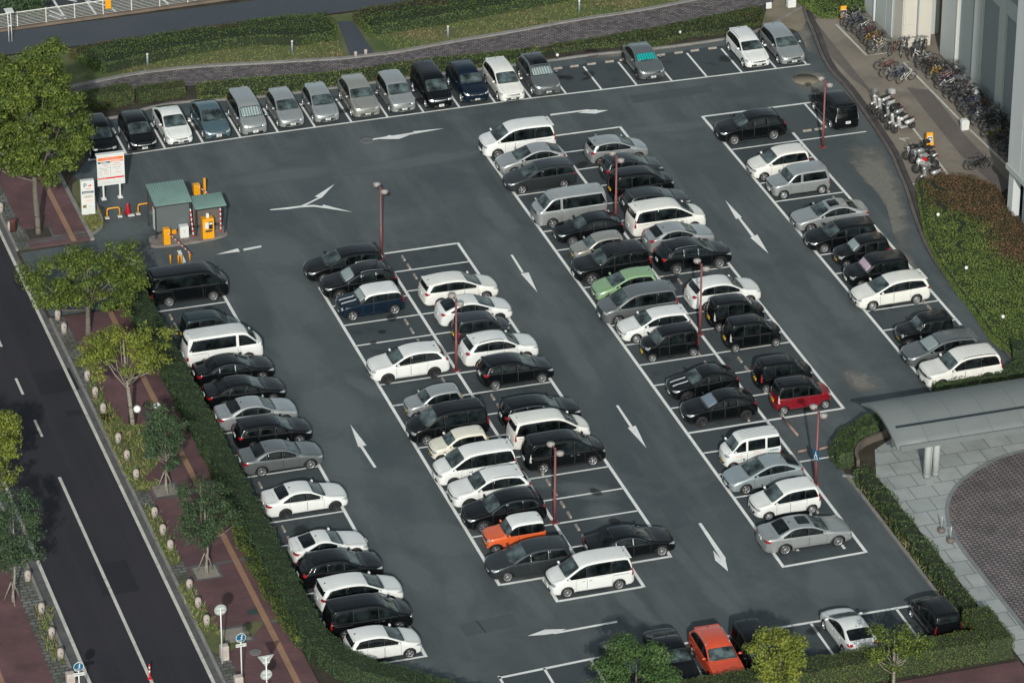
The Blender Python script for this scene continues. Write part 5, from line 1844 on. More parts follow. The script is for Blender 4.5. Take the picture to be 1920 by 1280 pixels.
# ---------------------------------------------------------------- foliage
def leaf_mat(name, cols, nscale=1.2, rough=.6, noise_w=.72):
    """leaf colour: a random tone per leaf, drifting over the plant"""
    m, nt, b = new_mat(name)
    geo = nt.nodes.new("ShaderNodeNewGeometry")
    v = tex_coord(nt)
    f = noise(nt, v, nscale, 3, .6)
    mx = nt.nodes.new("ShaderNodeMix")
    mx.data_type = 'FLOAT'
    mx.inputs[0].default_value = noise_w
    nt.links.new(geo.outputs['Random Per Island'], mx.inputs[2])
    nt.links.new(f, mx.inputs[3])
    n = len(cols)
    st = [(.22 + .56 * i / max(n - 1, 1), c) for i, c in enumerate(cols)]
    nt.links.new(ramp(nt, mx.outputs[0], st), b.inputs['Base Color'])
    b.inputs['Roughness'].default_value = rough
    b.inputs['Specular IOR Level'].default_value = .25
    b.inputs['Transmission Weight'].default_value = 0.0
    return m
LM_HEDGE = leaf_mat('hedge_leaf', [(.023, .045, .019), (.043, .075, .030), (.075, .111, .043)])
LM_HEDGEY = leaf_mat('yellow_hedge_leaf', [(.040, .072, .016), (.112, .144, .024), (.224, .240, .040)])
LM_BOX = leaf_mat('clipped_hedge_leaf', [(.033, .059, .016), (.065, .102, .028), (.102, .141, .039)])
LM_BOXRED = leaf_mat('reddish_hedge_leaf', [(.038, .048, .015), (.072, .067, .027), (.125, .053, .034)], .8)
LM_MOUND = leaf_mat('mound_leaf', [(.067, .112, .024), (.121, .173, .039), (.188, .233, .055)], .9)
LM_MOUNDR = leaf_mat('mound_red_leaf', [(.076, .083, .028), (.144, .085, .043), (.205, .102, .062)], .9)
LM_TREE = leaf_mat('tree_leaf', [(.031, .056, .012), (.071, .108, .021), (.172, .204, .034)], 1.0, noise_w=.5)
LM_TREEY = leaf_mat('yellow_tree_leaf', [(.058, .088, .016), (.137, .170, .027), (.263, .263, .041)], 1.0)
LM_TREED = leaf_mat('dark_tree_leaf', [(.021, .043, .021), (.043, .075, .036), (.074, .112, .048)], 1.2)
LM_DENSE = leaf_mat('glossy_tree_leaf', [(.027, .060, .019), (.054, .103, .031), (.103, .158, .051)], 1.2)
LM_GRASS = leaf_mat('grass_blade', [(.077, .114, .028), (.140, .185, .052), (.254, .241, .096)], .8)
LM_DRY = leaf_mat('dry_grass_blade', [(.175, .138, .062), (.250, .194, .094), (.125, .150, .050)], .6)
BARK = plain('bark', (0.13, 0.115, 0.095), .9, vary=.35, vscale=6)
BARKL = plain('pale_bark', (0.24, 0.22, 0.18), .9, vary=.3, vscale=6)
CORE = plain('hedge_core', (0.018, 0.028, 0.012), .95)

def leaf_mesh(samples, size, rng, up=.5, aspect=.62, fold=.0):
    """samples: (point, normal). One quad leaf each, tilted at random about the normal."""
    vs_, fs_ = [], []
    for p, n in samples:
        d = Vector((rng.gauss(0, 1), rng.gauss(0, 1), rng.gauss(0, 1)))
        nn = (Vector(n) * 1.1 + d * .62 + Vector((0, 0, up))).normalized()
        t = Vector((rng.gauss(0, 1), rng.gauss(0, 1), rng.gauss(0, 1)))
        t = (t - nn * t.dot(nn)).normalized()
        b = nn.cross(t)
        s = size * rng.uniform(.65, 1.35)
        a, c = t * s * .5, b * s * aspect * .5
        i = len(vs_)
        q = Vector(p)
        vs_ += [q - a, q + c - a * .1, q + a, q - c - a * .1]
        fs_.append((i, i + 1, i + 2, i + 3))
    return vs_, fs_

def mesh_of(name, groups):
    """groups: (verts, faces, material) lists joined into one mesh"""
    V, F, MI, mats = [], [], [], []
    for v, f, m in groups:
        if m not in mats:
            mats.append(m)
        k = len(V)
        V += [tuple(q) for q in v]
        F += [tuple(i + k for i in ff) for ff in f]
        MI += [mats.index(m)] * len(f)
    me = bpy.data.meshes.new(name)
    me.from_pydata(V, [], F)
    for m in mats:
        me.materials.append(m)
    me.polygons.foreach_set('material_index', MI)
    me.update()
    return me

def bm_group(bm, m):
    bm.verts.index_update()
    g = ([v.co.copy() for v in bm.verts], [[v.index for v in f.verts] for f in bm.faces], m)
    bm.free()
    return g

def hedge(name, label, cat, path, width, h, dens, size, mat, seed, z0=0.05, lump=.08, mat2=None, frac2=0, group=None, taper=True, up=.6, top_round=.25, side2=None):
    """a strip hedge: dark core plus leaf-sized faces over its sides and top"""
    rng = random.Random(seed)
    pts = [Vector((*p, 0)) for p in path]
    seg = [(b - a).length for a, b in zip(pts[:-1], pts[1:])]
    L = sum(seg)
    bm = bmesh.new()
    ribbon(bm, path, width - .16, z0, z0 + h - .10)
    groups = [bm_group(bm, CORE)]
    per = 2 * h + width
    dens, size = dens * 2.1, size * .68
    n = int((L * per + width * h * 2) * dens)
    sm, sm2 = [], []
    for _ in range(n):
        if rng.random() < width * h * 2 / (L * per + width * h * 2):       # the two ends
            end = rng.random() < .5
            a, b = (pts[0], pts[1]) if end else (pts[-1], pts[-2])
            t = (a - b).normalized()
            s = Vector((-t.y, t.x, 0))
            p = a + s * rng.uniform(-.5, .5) * width + Vector((0, 0, z0 + rng.random() * h))
            nn = t
        else:
            q = rng.random() * L
            i = 0
            while i < len(seg) - 1 and q > seg[i]:
                q -= seg[i]
                i += 1
            t = (pts[i + 1] - pts[i]).normalized()
            s = Vector((-t.y, t.x, 0))
            c = pts[i] + t * q
            u = rng.random() * per
            if u < h:
                y, z, nn = -width / 2, u, -s
            elif u < h + width:
                y, z, nn = u - h - width / 2, h, Vector((0, 0, 1))
            else:
                y, z, nn = width / 2, u - h - width, s
            e = abs(y) / (width / 2)
            if z > h - .12 and e > .7:
                z -= top_round * (e - .7) * h * .35
            lm = lump * (math.sin(c.x * 3.1 + c.y * 2.3 + seed) + math.sin(c.y * 5.7 - c.x * 4.1 + y * 3 + seed * 2)) * .5
            p = c + s * y + Vector((0, 0, z0 + z)) + nn * (lm + rng.uniform(-.06, .05))
        which = mat2 is not None and (frac2(p) if callable(frac2) else rng.random() < frac2)
        (sm2 if which else sm).append((p, nn))
    v, f = leaf_mesh(sm, size, rng, up)
    groups.append((v, f, mat))
    if sm2:
        v, f = leaf_mesh(sm2, size, rng, up)
        groups.append((v, f, mat2))
    o = link(name, mesh_of(name, groups))
    return tag(o, label, cat, group)

def pip(p, poly):
    x, y = p[0], p[1]
    c = False
    n = len(poly)
    for i in range(n):
        x0, y0 = poly[i]
        x1, y1 = poly[(i + 1) % n]
        if (y0 > y) != (y1 > y) and x < (x1 - x0) * (y - y0) / (y1 - y0) + x0:
            c = not c
    return c

def edge_dist(p, poly):
    best = 1e9
    P = Vector((p[0], p[1]))
    n = len(poly)
    for i in range(n):
        a, b = Vector(poly[i]), Vector(poly[(i + 1) % n])
        ab = b - a
        t = max(0, min(1, (P - a).dot(ab) / max(ab.length_squared, 1e-9)))
        best = min(best, (a + ab * t - P).length)
    return best

def mound(name, label, cat, poly, h, dens, size, mat, seed, mat2=None, sel2=None, gaps=None, z0=0.0, group=None, kind=None, edge=.7, up=.6, aspect=.62):
    """a planted bed clipped to an outline: rounded rim, leaf-sized faces over a dark core"""
    rng = random.Random(seed)
    dens, size = dens * 1.9, size * .72
    xs_ = [p[0] for p in poly]
    ys_ = [p[1] for p in poly]
    x0, x1, y0, y1 = min(xs_), max(xs_), min(ys_), max(ys_)
    def height(p):
        d = edge_dist(p, poly)
        t = min(1, d / edge)
        return h * (1 - (1 - t) ** 2.6) * .85 + h * .15 + .05 * h * (math.sin(p[0] * 2.1 + seed) + math.sin(p[1] * 2.7 + p[0]))
    ctr = (sum(xs_) / len(xs_), sum(ys_) / len(ys_))
    core = [(ctr[0] + (p[0] - ctr[0]) * .95, ctr[1] + (p[1] - ctr[1]) * .97) for p in poly]
    bm = bmesh.new()
    prism(bm, core, z0 - .02, z0 + max(.02, h * .62))
    groups = [bm_group(bm, CORE)]
    sm, sm2 = [], []
    area = abs(sum(poly[i][0] * poly[(i + 1) % len(poly)][1] - poly[(i + 1) % len(poly)][0] * poly[i][1] for i in range(len(poly)))) / 2
    # the upright flank
    cc = Vector((ctr[0], ctr[1], 0))
    for i in range(len(poly)):
        a, b = Vector((*poly[i], 0)), Vector((*poly[(i + 1) % len(poly)], 0))
        t = b - a
        if t.length < 1e-4:
            continue
        nn = Vector((t.y, -t.x, 0)).normalized()
        if pip((a + b).to_2d() / 2 + nn.to_2d() * .01, poly):
            nn = -nn
        for _ in range(int(t.length * h * dens * 1.1)):
            p = a + t * rng.random() - nn * rng.uniform(-.05, .12) + Vector((0, 0, z0 + h * (rng.random() ** 1.2) * .8))
            (sm2 if (mat2 is not None and sel2(p, rng)) else sm).append((p, (nn + Vector((0, 0, .3))).normalized()))
    n = int(area * dens)
    while n > 0:
        p = (rng.uniform(x0, x1), rng.uniform(y0, y1))
        if not pip(p, poly):
            continue
        n -= 1
        if gaps and gaps(p, rng):
            continue
        hh = height(p)
        e = edge_dist(p, poly)
        k = 1 if e > .25 else 3
        for q in range(k):
            z = z0 + (hh if q == 0 else hh * rng.random()) + rng.uniform(-.05, .05)
            g = Vector((p[0] - ctr[0], p[1] - ctr[1], 0)).normalized() * (.7 if e < .4 else .05)
            nn = (Vector((0, 0, 1)) + g).normalized()
            (sm2 if (mat2 is not None and sel2(p, rng)) else sm).append((Vector((p[0], p[1], z)), nn))
    v, f = leaf_mesh(sm, size, rng, up, aspect)
    groups.append((v, f, mat))
    if sm2:
        v, f = leaf_mesh(sm2, size, rng, up, aspect)
        groups.append((v, f, mat2))
    o = link(name, mesh_of(name, groups))
    tag(o, label, cat, group, kind)
    return o

def tuft_field(name, label, poly_list, dens, hgt, mat, seed, z0=.1, mat2=None, sel2=None, kind='stuff', width=.03):
    """upright blades over outlines"""
    rng = random.Random(seed)
    V, F, V2, F2 = [], [], [], []
    for poly in poly_list:
        xs_ = [p[0] for p in poly]
        ys_ = [p[1] for p in poly]
        area = abs(sum(poly[i][0] * poly[(i + 1) % len(poly)][1] - poly[(i + 1) % len(poly)][0] * poly[i][1] for i in range(len(poly)))) / 2
        n = int(area * dens)
        while n > 0:
            p = (rng.uniform(min(xs_), max(xs_)), rng.uniform(min(ys_), max(ys_)))
            if not pip(p, poly):
                continue
            n -= 1
            a = rng.uniform(0, 6.28)
            h = hgt * rng.uniform(.4, 1.3)
            ln_ = Vector((rng.gauss(0, .45), rng.gauss(0, .45), 1)) * h
            s = Vector((math.cos(a), math.sin(a), 0)) * width * rng.uniform(.6, 1.6)
            b0 = Vector((p[0], p[1], z0))
            VV, FF = (V2, F2) if (mat2 is not None and sel2(p, rng)) else (V, F)
            i = len(VV)
            VV += [b0 - s, b0 + s, b0 + ln_ * .6 + s * .6 + Vector((ln_.x, ln_.y, 0)) * .1, b0 + ln_ + Vector((ln_.x, ln_.y, -.1 * h)) * .4, b0 + ln_ * .6 - s * .6]
            FF.append((i, i + 1, i + 2, i + 3, i + 4))
    groups = [(V, F, mat)]
    if F2:
        groups.append((V2, F2, mat2))
    o = link(name, mesh_of(name, groups))
    o['kind'] = kind
    o['label'] = label
    return o

def tree(label, base, crown_c, rad, n_clump, leaves, size, mat, seed, trunk_r=.12, group=None, clump_r=(.35, .7), hollow=.55, stakes=False, guard=False, bark=None, fork=.55, flat=0.0, cat='tree', limbs=9, name='tree', up=.45):
    """tapered trunk with limbs; crown of leaf clumps spread through its volume"""
    rng = random.Random(seed)
    leaves, size = leaves * 1.7, size * .76
    bx_, by_, bz_ = base
    root = empty(name, base, 0, label, cat, group)
    cx, cy, cz = crown_c
    rx, ry, rz = rad
    cl = []
    while len(cl) < n_clump:
        d = Vector((rng.gauss(0, 1), rng.gauss(0, 1), rng.gauss(0, 1))).normalized()
        r = rng.uniform(hollow, 1.0) ** .7
        wob = 1 + .16 * math.sin(d.x * 4 + seed) + .12 * math.sin(d.z * 5 + seed * 1.7 + d.y * 3)
        p = Vector((d.x * rx * r * wob, d.y * ry * r * wob, d.z * rz * r * wob))
        if p.z < -rz * .75 and rng.random() < .6:
            continue
        cl.append((p + Vector((cx, cy, cz)), rng.uniform(*clump_r)))
    bm = bmesh.new()
    fz = (cz - rz) * (1 - fork) + cz * fork
    sway = Vector((rng.uniform(-.1, .1), rng.uniform(-.1, .1), 0))
    top = Vector((cx * .8, cy * .8, fz))
    tube(bm, [(0, 0, -.05), Vector((0, 0, .25)), top * .5 + sway, top, Vector((cx, cy, cz + rz * .5))], [trunk_r * 1.35, trunk_r, trunk_r * .85, trunk_r * .62, trunk_r * .15], 9)
    tr = obj('trunk', bm, [bark or BARK], root)
    bm = bmesh.new()
    for (c, r) in rng.sample(cl, min(limbs, len(cl))):
        s = top * rng.uniform(.62, 1.0)
        mid = s.lerp(c, .5) + Vector((rng.uniform(-.15, .15), rng.uniform(-.15, .15), -.1 * (c - s).length))
        tube(bm, [s, mid, c], [trunk_r * .42, trunk_r * .26, trunk_r * .08], 5)
    obj('limbs', bm, [bark or BARK], root)
    sm = []
    for c, r in cl:
        k = int(leaves * (r / .5) ** 2)
        for _ in range(k):
            d = Vector((rng.gauss(0, 1), rng.gauss(0, 1), rng.gauss(0, 1))).normalized()
            q = rng.random() ** .45
            sm.append((c + Vector((d.x * r * q, d.y * r * q, d.z * r * q * .62)), (d + Vector((0, 0, .3))).normalized()))
    v, f = leaf_mesh(sm, size, rng, up)
    link('crown', mesh_of('crown', [(v, f, mat)]), root)
    if stakes:
        for k in range(3):
            a = k * 2.094 + .5
            bm = bmesh.new()
            tube(bm, [(.5 * math.cos(a), .5 * math.sin(a), -.02), (.06 * math.cos(a), .06 * math.sin(a), 1.15)], .035, 6)
            obj('stake', bm, [BARKL], root)
    if guard:
        bm = bmesh.new()
        for k in range(4):
            a = k * 1.571 + .4
            tube(bm, [(.26 * math.cos(a), .26 * math.sin(a), 0), (.24 * math.cos(a), .24 * math.sin(a), 1.25)], .02, 5)
        for z in (.5, 1.2):
            tube(bm, [(.25 * math.cos(a), .25 * math.sin(a), z) for a in [q * .524 for q in range(13)]], .018, 5, cap=False)
        obj('tree_guard', bm, [plain('guard_iron', (.03, .022, .02), .6)], root)
    return root

# --- hedges along the lot
LH = [(-25.95, 13.3), (-25.98, 6), (-25.95, 0), (-25.95, -8), (-25.92, -16), (-25.98, -24), (-25.9, -28.3), (-25.2, -30.4), (-24.2, -31.9), (-22.6, -33.4), (-20.6, -35.6), (-18.6, -37.5), (-16.2, -38.6), (-13.5, -38.75)]
hedge('hedge', 'long green clipped hedge between the brick sidewalk and the street side cars', 'hedge', LH, 1.25, 1.25, 150, .12, LM_HEDGE, 3, lump=.12)
hedge('hedge', 'low yellow green shrub strip along the sidewalk foot of the long hedge', 'hedge', [(-26.75, -13.5), (-26.85, -16.5), (-26.85, -21), (-26.75, -24.2), (-26.6, -27.5)], .45, .7, 170, .12, LM_HEDGEY, 4, lump=.16, mat2=LM_HEDGE, frac2=.4)
hedge('hedge', 'dark clipped hedge along the bottom edge of the car park', 'hedge', [(-13.4, -38.8), (-8, -38.72), (-2, -38.72), (3, -38.74), (6.4, -38.7)], 1.3, 1.35, 150, .12, LM_BOX, 5, lump=.07, mat2=LM_BOXRED, frac2=.25)
hedge('hedge', 'dark clipped hedge block in the lower right corner', 'hedge', [(7.2, -39.35), (7.2, -36.2)], 1.5, 1.35, 150, .12, LM_BOX, 6, lump=.07, mat2=LM_BOXRED, frac2=.2)
# loose shrubs between the lot and the plaza
hedge('hedge', 'loose leafy shrub row between the lot kerb and the grey plaza', 'hedge', [(7.35, -20.1), (7.45, -23), (7.4, -26), (7.5, -29), (7.4, -32), (7.3, -36)], .8, .75, 150, .13, LM_HEDGE, 7, lump=.28, mat2=LM_GRASS, frac2=.2)
hedge('hedge', 'curved bushy hedge wrapping the corner beside the canopy', 'hedge', smooth_path([(7.0, -18.7), (7.0, -17.6), (7.7, -16.5), (8.8, -15.7), (10.3, -15.35)], 2), .85, 1.0, 190, .13, LM_HEDGE, 8, lump=.16, mat2=LM_BOX, frac2=.4)
bm = bmesh.new()
ribbon(bm, smooth_path([(7.75, -18.6), (8.0, -17.5), (8.8, -16.5), (10.6, -15.95)], 2), .18, 0, .42)
tag(obj('low_wall', bm, [DARKSTONE]), 'low brown curved retaining wall beside the bushy hedge', 'wall')
hedge('hedge', 'low bushy hedge behind the canopy below the white off roader', 'hedge', [(14.9, -12.55), (17, -12.25), (19.5, -11.9), (22.5, -11.5)], .9, .7, 170, .13, LM_HEDGE, 9, lump=.3, mat2=LM_BOX, frac2=.4)
hedge('hedge', 'dark hedge mass at the right edge behind the white off roader', 'hedge', [(20.9, -9.5), (23.5, -10.4), (28, -11)], 1.4, .9, 120, .14, LM_HEDGE, 10, lump=.25)

# --- the big planted mound
MD = [(24.19, 12.97), (24.87, 13.56), (26.09, 13.73), (27.98, 12.9), (28.85, 11.05), (28.34, 8.39), (28.16, 5.38)] + [(28.1, 2), (27.6, -9.5), (20.95, -9.8)] + [(20.58, -7.3), (20.89, -4.05), (21.03, -0.82), (21.34, 2.79), (22.03, 6.3)]
def red_sel(p, rng):
    t = (p[0] - 21.0) * .92 + (p[1] - 13.3) * .14 - 2.7 + 0.55 * math.sin(p[1] * .8) + rng.gauss(0, .45)
    return t > 0 or (p[1] > 12.0 and p[0] > 25 and rng.random() < .8)
def mgaps(p, rng):
    x = 25.0 + .35 * math.sin(p[1] * 1.3) - .16 * (12 - p[1]) + .25 * math.sin(p[1] * 3.1)
    return 3 < p[1] < 12.3 and abs(p[0] - x) < .16 and math.sin(p[1] * 2.3) > -.45
mound('shrub_bed', 'large clipped green and rust red shrub bed inside the curved kerb', 'shrub bed', MD, .55, 135, .13, LM_MOUND, 11, LM_MOUNDR, red_sel, mgaps, edge=.9)

# --- planting behind the top row
hedge('hedge', 'clipped hedge block under the big tree at the left end of the top row', 'hedge', [(-22.9, 39.3), (-19.6, 39.75)], 1.25, 1.1, 150, .12, LM_BOX, 12, lump=.05, mat2=LM_BOXRED, frac2=.3)
hedge('hedge', 'clipped hedge block behind the white liftback', 'hedge', [(-19.2, 39.75), (-16.1, 39.75)], 1.15, .8, 150, .12, LM_BOX, 13, lump=.05, mat2=LM_BOXRED, frac2=.3)
PLANT1 = [p for p in KTOP if -15.8 < p[0] < 8.6]
PU1 = [p for p in PL if -15.6 < p[0] < 8.6]
mound('ground_cover', 'low green ground cover behind the parked cars of the top row', 'ground cover', [(a, b + .12) for a, b in PLANT1] + [(a, b - .1) for a, b in PU1[::-1]], .42, 85, .14, LM_BOX, 14, LM_GRASS, lambda p, r: r.random() < .45, kind='stuff', edge=.4)
SH = [(7.45, 38.16), (8.6, 38.7), (10.06, 38.61), (11.58, 38.68), (16.11, 37.63), (18.28, 38.41), (21.08, 38.27), (23.57, 38.79), (24.57, 40.52), (24.27, 41.36), (17.41, 40.24), (11.91, 39.66), (8.87, 39.52)]
mound('shrub_bed', 'low shrub strip with orange tips between the brick path and the empty bays', 'shrub bed', SH, .5, 110, .15, LM_BOX, 15, LM_BOXRED, lambda p, r: r.random() < .3, edge=.5)
# --- hedges beyond the path
HT1 = [(-20.6, 44.2), (-18.6, 44.75), (-14.6, 45.6), (-9.6, 45.8), (-6.6, 44.7), (-4.5, 44.9), (-3.9, 46.4), (-4.2, 48.3), (-8.5, 48.5), (-14.9, 48.2), (-19.0, 47.9), (-22.0, 47.6)]
def redtop(p, r):
    return p[1] > 47.3 - .5 * math.sin(p[0] * .5) and r.random() < .8 and math.sin(p[0] * .35 + 1) > -.6
mound('hedge', 'broad rounded hedge left of the asphalt crossing by the upper road', 'hedge', HT1, 1.0, 80, .16, LM_BOX, 16, LM_BOXRED, redtop, edge=.8)
HT2 = [(-2.1, 44.9), (2.5, 45.2), (8.3, 45.95), (13.2, 46.6), (18.5, 47.1), (23, 47.4), (23, 49.2), (8, 48.9), (2.5, 48.6), (-2.4, 47.9)]
mound('hedge', 'broad rounded hedge right of the asphalt crossing by the upper road', 'hedge', HT2, 1.0, 80, .16, LM_BOX, 17, LM_BOXRED, lambda p, r: p[1] > 46.6 and p[0] < 4 and r.random() < .75, edge=.8)
mound('hedge', 'green planted bank beside the upper end of the bike yard', 'hedge', [(27.41, 42.28), (27.43, 41.32), (27.98, 38.72), (30.11, 38.25), (31.2, 38.84), (34.01, 44.06), (28.38, 45.81)], .6, 110, .15, LM_MOUND, 18, LM_BOX, lambda p, r: r.random() < .4, edge=.5)
# grass
GB1 = [p for p in PU if -19.5 < p[0] < -4.1]
GB2 = [p for p in PU if -2.4 < p[0] < 26]
def lawn_dry(p, r):
    return math.sin(p[0] * .9) + math.sin(p[0] * .31 + p[1] * 1.7 + 1) + r.gauss(0, .6) > .5
tuft_field('grass', 'short patchy grass on the bank above the brick path', [[(a, b + .2) for a, b in GB1] + [(-4.3, 44.8), (-9.6, 45.7), (-15, 45.4), (-19.0, 44.5)], [(a, b + .2) for a, b in GB2] + [(24, 47.6), (13, 46.5), (8, 45.8), (2.5, 45.1), (-1.8, 44.7)]], 75, .075, LM_GRASS, 19, .06, LM_DRY, lawn_dry, width=.03)
VG = [[(-31.11, -0.5), (-30.04, -0.52), (-29.82, -2.19), (-28.39, -2.64), (-28.39, -4.54), (-28.95, -6.87), (-30.49, -8.54), (-29.43, -8.87), (-29.86, -9.65), (-30.96, -9.61), (-31.2, -7.7), (-31.15, -3.99)], [(-30.93, -11.12), (-30.25, -12.23), (-30.31, -15.15), (-30.41, -17.71), (-31.07, -17.79), (-31.11, -15.19)], [(-31.2, -19.73), (-30.5, -19.49), (-30.17, -23.65), (-30.09, -25.57), (-31.15, -24.16)], [(-30.58, 4.58), (-30.14, 4.45), (-30.19, 0.83), (-30.04, -0.52), (-30.83, -0.59), (-30.77, 1.67)]]
tuft_field('grass', 'tall grass tufts around the stone bollards on the right verge', VG, 55, .28, LM_GRASS, 20, .1, LM_DRY, lambda p, r: r.random() < .25, width=.03)
tuft_field('grass', 'tall grass tufts behind the stone bollards across the street', [[(-38.72, -19.6), (-37.93, -19.85), (-38.28, -22.74), (-38.36, -25.65), (-39.03, -24.91), (-39.01, -22.24)]], 70, .28, LM_GRASS, 21, .1, LM_DRY, lambda p, r: r.random() < .3, width=.03)
tuft_field('grass', 'weeds in the corner bed below the pylon sign', [[(-26.52, 24.07), (-25.21, 26.61), (-25.37, 22.65), (-26.28, 21.87)]], 120, .22, LM_GRASS, 22, .05, LM_DRY, lambda p, r: r.random() < .4, width=.04)
tuft_field('grass', 'weeds at the foot of the plaza shrubs', [[(6.85, -20), (8.1, -20), (8.15, -36), (6.85, -36)]], 30, .35, LM_GRASS, 23, .02, LM_DRY, lambda p, r: r.random() < .35, width=.03)

# --- trees
SG = 'street trees along the brick sidewalk'
tree('big tree with thick green yellow crown at the upper left by the entrance', (-29.4, 22.7, .1), (.0, .2, 7.5), (3.45, 3.2, 4.45), 230, 85, .22, LM_TREE, 31, .19, SG, (.4, .78), .5, guard=True, limbs=14)
tree('broad spreading green tree overhanging the driveway and the black van', (-29.4, 9.0, .1), (.1, -.1, 3.6), (4.2, 3.5, 1.6), 128, 70, .19, LM_TREE, 32, .16, SG, (.35, .72), .3, limbs=14, fork=.3)
tree('yellow green open crowned tree with a bare lower trunk on the sidewalk', (-29.4, -2.2, .1), (-.3, .1, 4.75), (3.3, 2.5, 1.25), 62, 62, .19, LM_TREEY, 33, .13, SG, (.35, .68), .25, guard=True, limbs=14, fork=.05, bark=BARKL)
tree('small dark upright tree beside the twin globe lamp', (-29.35, -9.9, .1), (.1, .1, 3.35), (1.25, 1.25, 2.1), 110, 62, .16, LM_TREED, 34, .07, SG, (.28, .5), .3, stakes=True, bark=BARKL, limbs=12)
tree('small dark upright tree on three stakes in a pale gravel pit', (-29.35, -18.9, .1), (.05, .05, 3.5), (1.55, 1.5, 1.95), 120, 62, .16, LM_TREED, 35, .07, SG, (.28, .5), .3, stakes=True, bark=BARKL, limbs=12)
tree('narrow dark tree on stakes across the street at lower left', (-39.68, -18.75, .1), (.3, .2, 4.2), (1.3, 1.3, 2.7), 120, 60, .16, LM_TREED, 36, .07, SG, (.3, .52), .3, stakes=True, bark=BARKL)
tree('round dense yellow green tree across the street at the left edge', (-39.7, -9.6, .1), (.2, .2, 4.3), (2.35, 2.35, 2.25), 95, 62, .19, LM_TREEY, 37, .12, SG, (.35, .65), .4)
tree('dark bushy tree beyond the white fence at the top left corner', (-23.3, 55.6, .06), (0, 0, .95), (1.75, 1.5, .95), 60, 60, .19, LM_TREED, 38, .11, None, (.35, .65), .3)
tree('green tree standing beyond the big tree at the left edge', (-30.6, 29.5, .1), (-.3, .2, 6.0), (2.6, 2.4, 3.4), 110, 62, .2, LM_TREE, 45, .15, None, (.4, .75), .45)
BG = 'trees along the bottom hedge'
tree('round glossy green tree over the black saloon at the bottom', (-12.9, -40.6, .05), (.0, .1, 3.55), (2.45, 2.1, 1.5), 130, 75, .17, LM_DENSE, 39, .1, BG, (.35, .6), .4)
tree('round yellow green tree beside the black box car at the bottom', (-5.45, -40.8, .05), (0, .1, 3.5), (1.65, 1.5, 1.5), 80, 66, .17, LM_TREEY, 40, .1, BG, (.32, .56), .4)
tree('open branched yellow green tree before the bottom hedge at lower right', (.7, -40.9, .05), (0, .1, 3.05), (1.85, 1.4, 1.0), 46, 56, .17, LM_TREE, 41, .09, BG, (.32, .55), .3, limbs=16, bark=BARKL, fork=.1)
tree('dark rounded tree at the right edge of the forecourt', (11.9, -38.5, .05), (0, 0, 1.9), (1.1, 1.1, 1.35), 60, 60, .16, LM_TREED, 42, .09, None, (.3, .5), .35)

# ---------------------------------------------------------------- the parked cars
GA = 'cars parked nose-out in the centre right double row'
GB = 'cars parked on the far side of the centre right double row'
GC = 'cars parked along the right hand row'
GD = 'cars parked in the centre left double row'
GE = 'cars parked on the far side of the centre left double row'
GF = 'cars parked along the hedge by the street'
GT = 'cars backed up to the planting at the top of the lot'
GG = 'cars parked along the bottom hedge'
random.seed(5)
def jit(h, a=1.0):
    return h + random.uniform(-a, a)
LEFT, RIGHT, UP, DOWN = 180, 0, 90, -90
def row(group, heading, items):
    for it in items:
        (model, colour, x, y, label, cat), kw = it[:6], (it[6] if len(it) > 6 else {})
        h = kw.pop('heading', heading)
        car(model, colour, x, y, jit(h, .8), label, cat, group=group, **kw)

row(GT, DOWN, [
 ('tallhatch', 'black', -23.15, 34.35, 'black compact car half under the big tree at the left end of the top row', 'car', {}),
 ('hatch', 'black', -20.6, 34.6, 'black hatchback with pale headlights, second from the tree in the top row', 'hatchback', {'scale': (1.04, 1.03, 1)}),
 ('liftback', 'white', -18.2, 34.75, 'white liftback with dark rear glass between black hatchback and blue grey car', 'car', {}),
 ('liftback', 'bluegrey', -15.7, 34.85, 'blue grey liftback in the top row beside the white liftback', 'car', {}),
 ('minivan', 'silver', -13.3, 34.9, 'silver minivan with a silver sunshade behind the windscreen', 'minivan', {'shade': 'silver', 'scale': (.96, 1, .95)}),
 ('hatch', 'silver', -10.75, 35.1, 'silver hatchback with black lower grille beside the silver minivan', 'hatchback', {}),
 ('hatch', 'silver', -8.35, 35.15, 'silver hatchback with black lower grille beside the beige suv', 'hatchback', {}),
 ('suv', 'beige', -5.75, 35.2, 'beige silver suv with big rear spoiler and dark lower bumper', 'suv', {'clad': False}),
 ('tallhatch', 'silver', -3.3, 35.15, 'silver rounded compact minivan between the beige suv and black minivan', 'minivan', {'scale': (1.03, 1, 1)}),
 ('minivan', 'black', -.86, 35.2, 'black tall minivan in the top row with bright headlights', 'minivan', {}),
 ('suv', 'navy', 1.6, 35.2, 'dark navy boxy suv with round pale headlights in the top row', 'suv', {'clad': False, 'scale': (.99, .97, 1.02)}),
 ('lowvan', 'pearl', 3.98, 35.05, 'cream white low estate people carrier beside the navy suv', 'minivan', {'scale': (.98, .96, 1)}),
 ('suv', 'grey', 6.4, 34.95, 'grey suv with black glass roof and wide dark grille', 'suv', {'roof': 'glass', 'shade': 'silver', 'clad': False}),
 ('crossover', 'grey', 13.7, 34.9, 'grey crossover with teal sunshade standing alone among empty bays', 'suv', {'shade': 'teal', 'wheel': 'dark'}),
 ('wagon', 'white', 21.0, 35.1, 'white estate car at the upper right end of the top row', 'estate car', {'rails': True}),
 ('wagon', 'silver', 23.4, 35.0, 'silver estate car last at the right end of the top row', 'estate car', {'scale': (1.04, 1, 1.02)}),
])
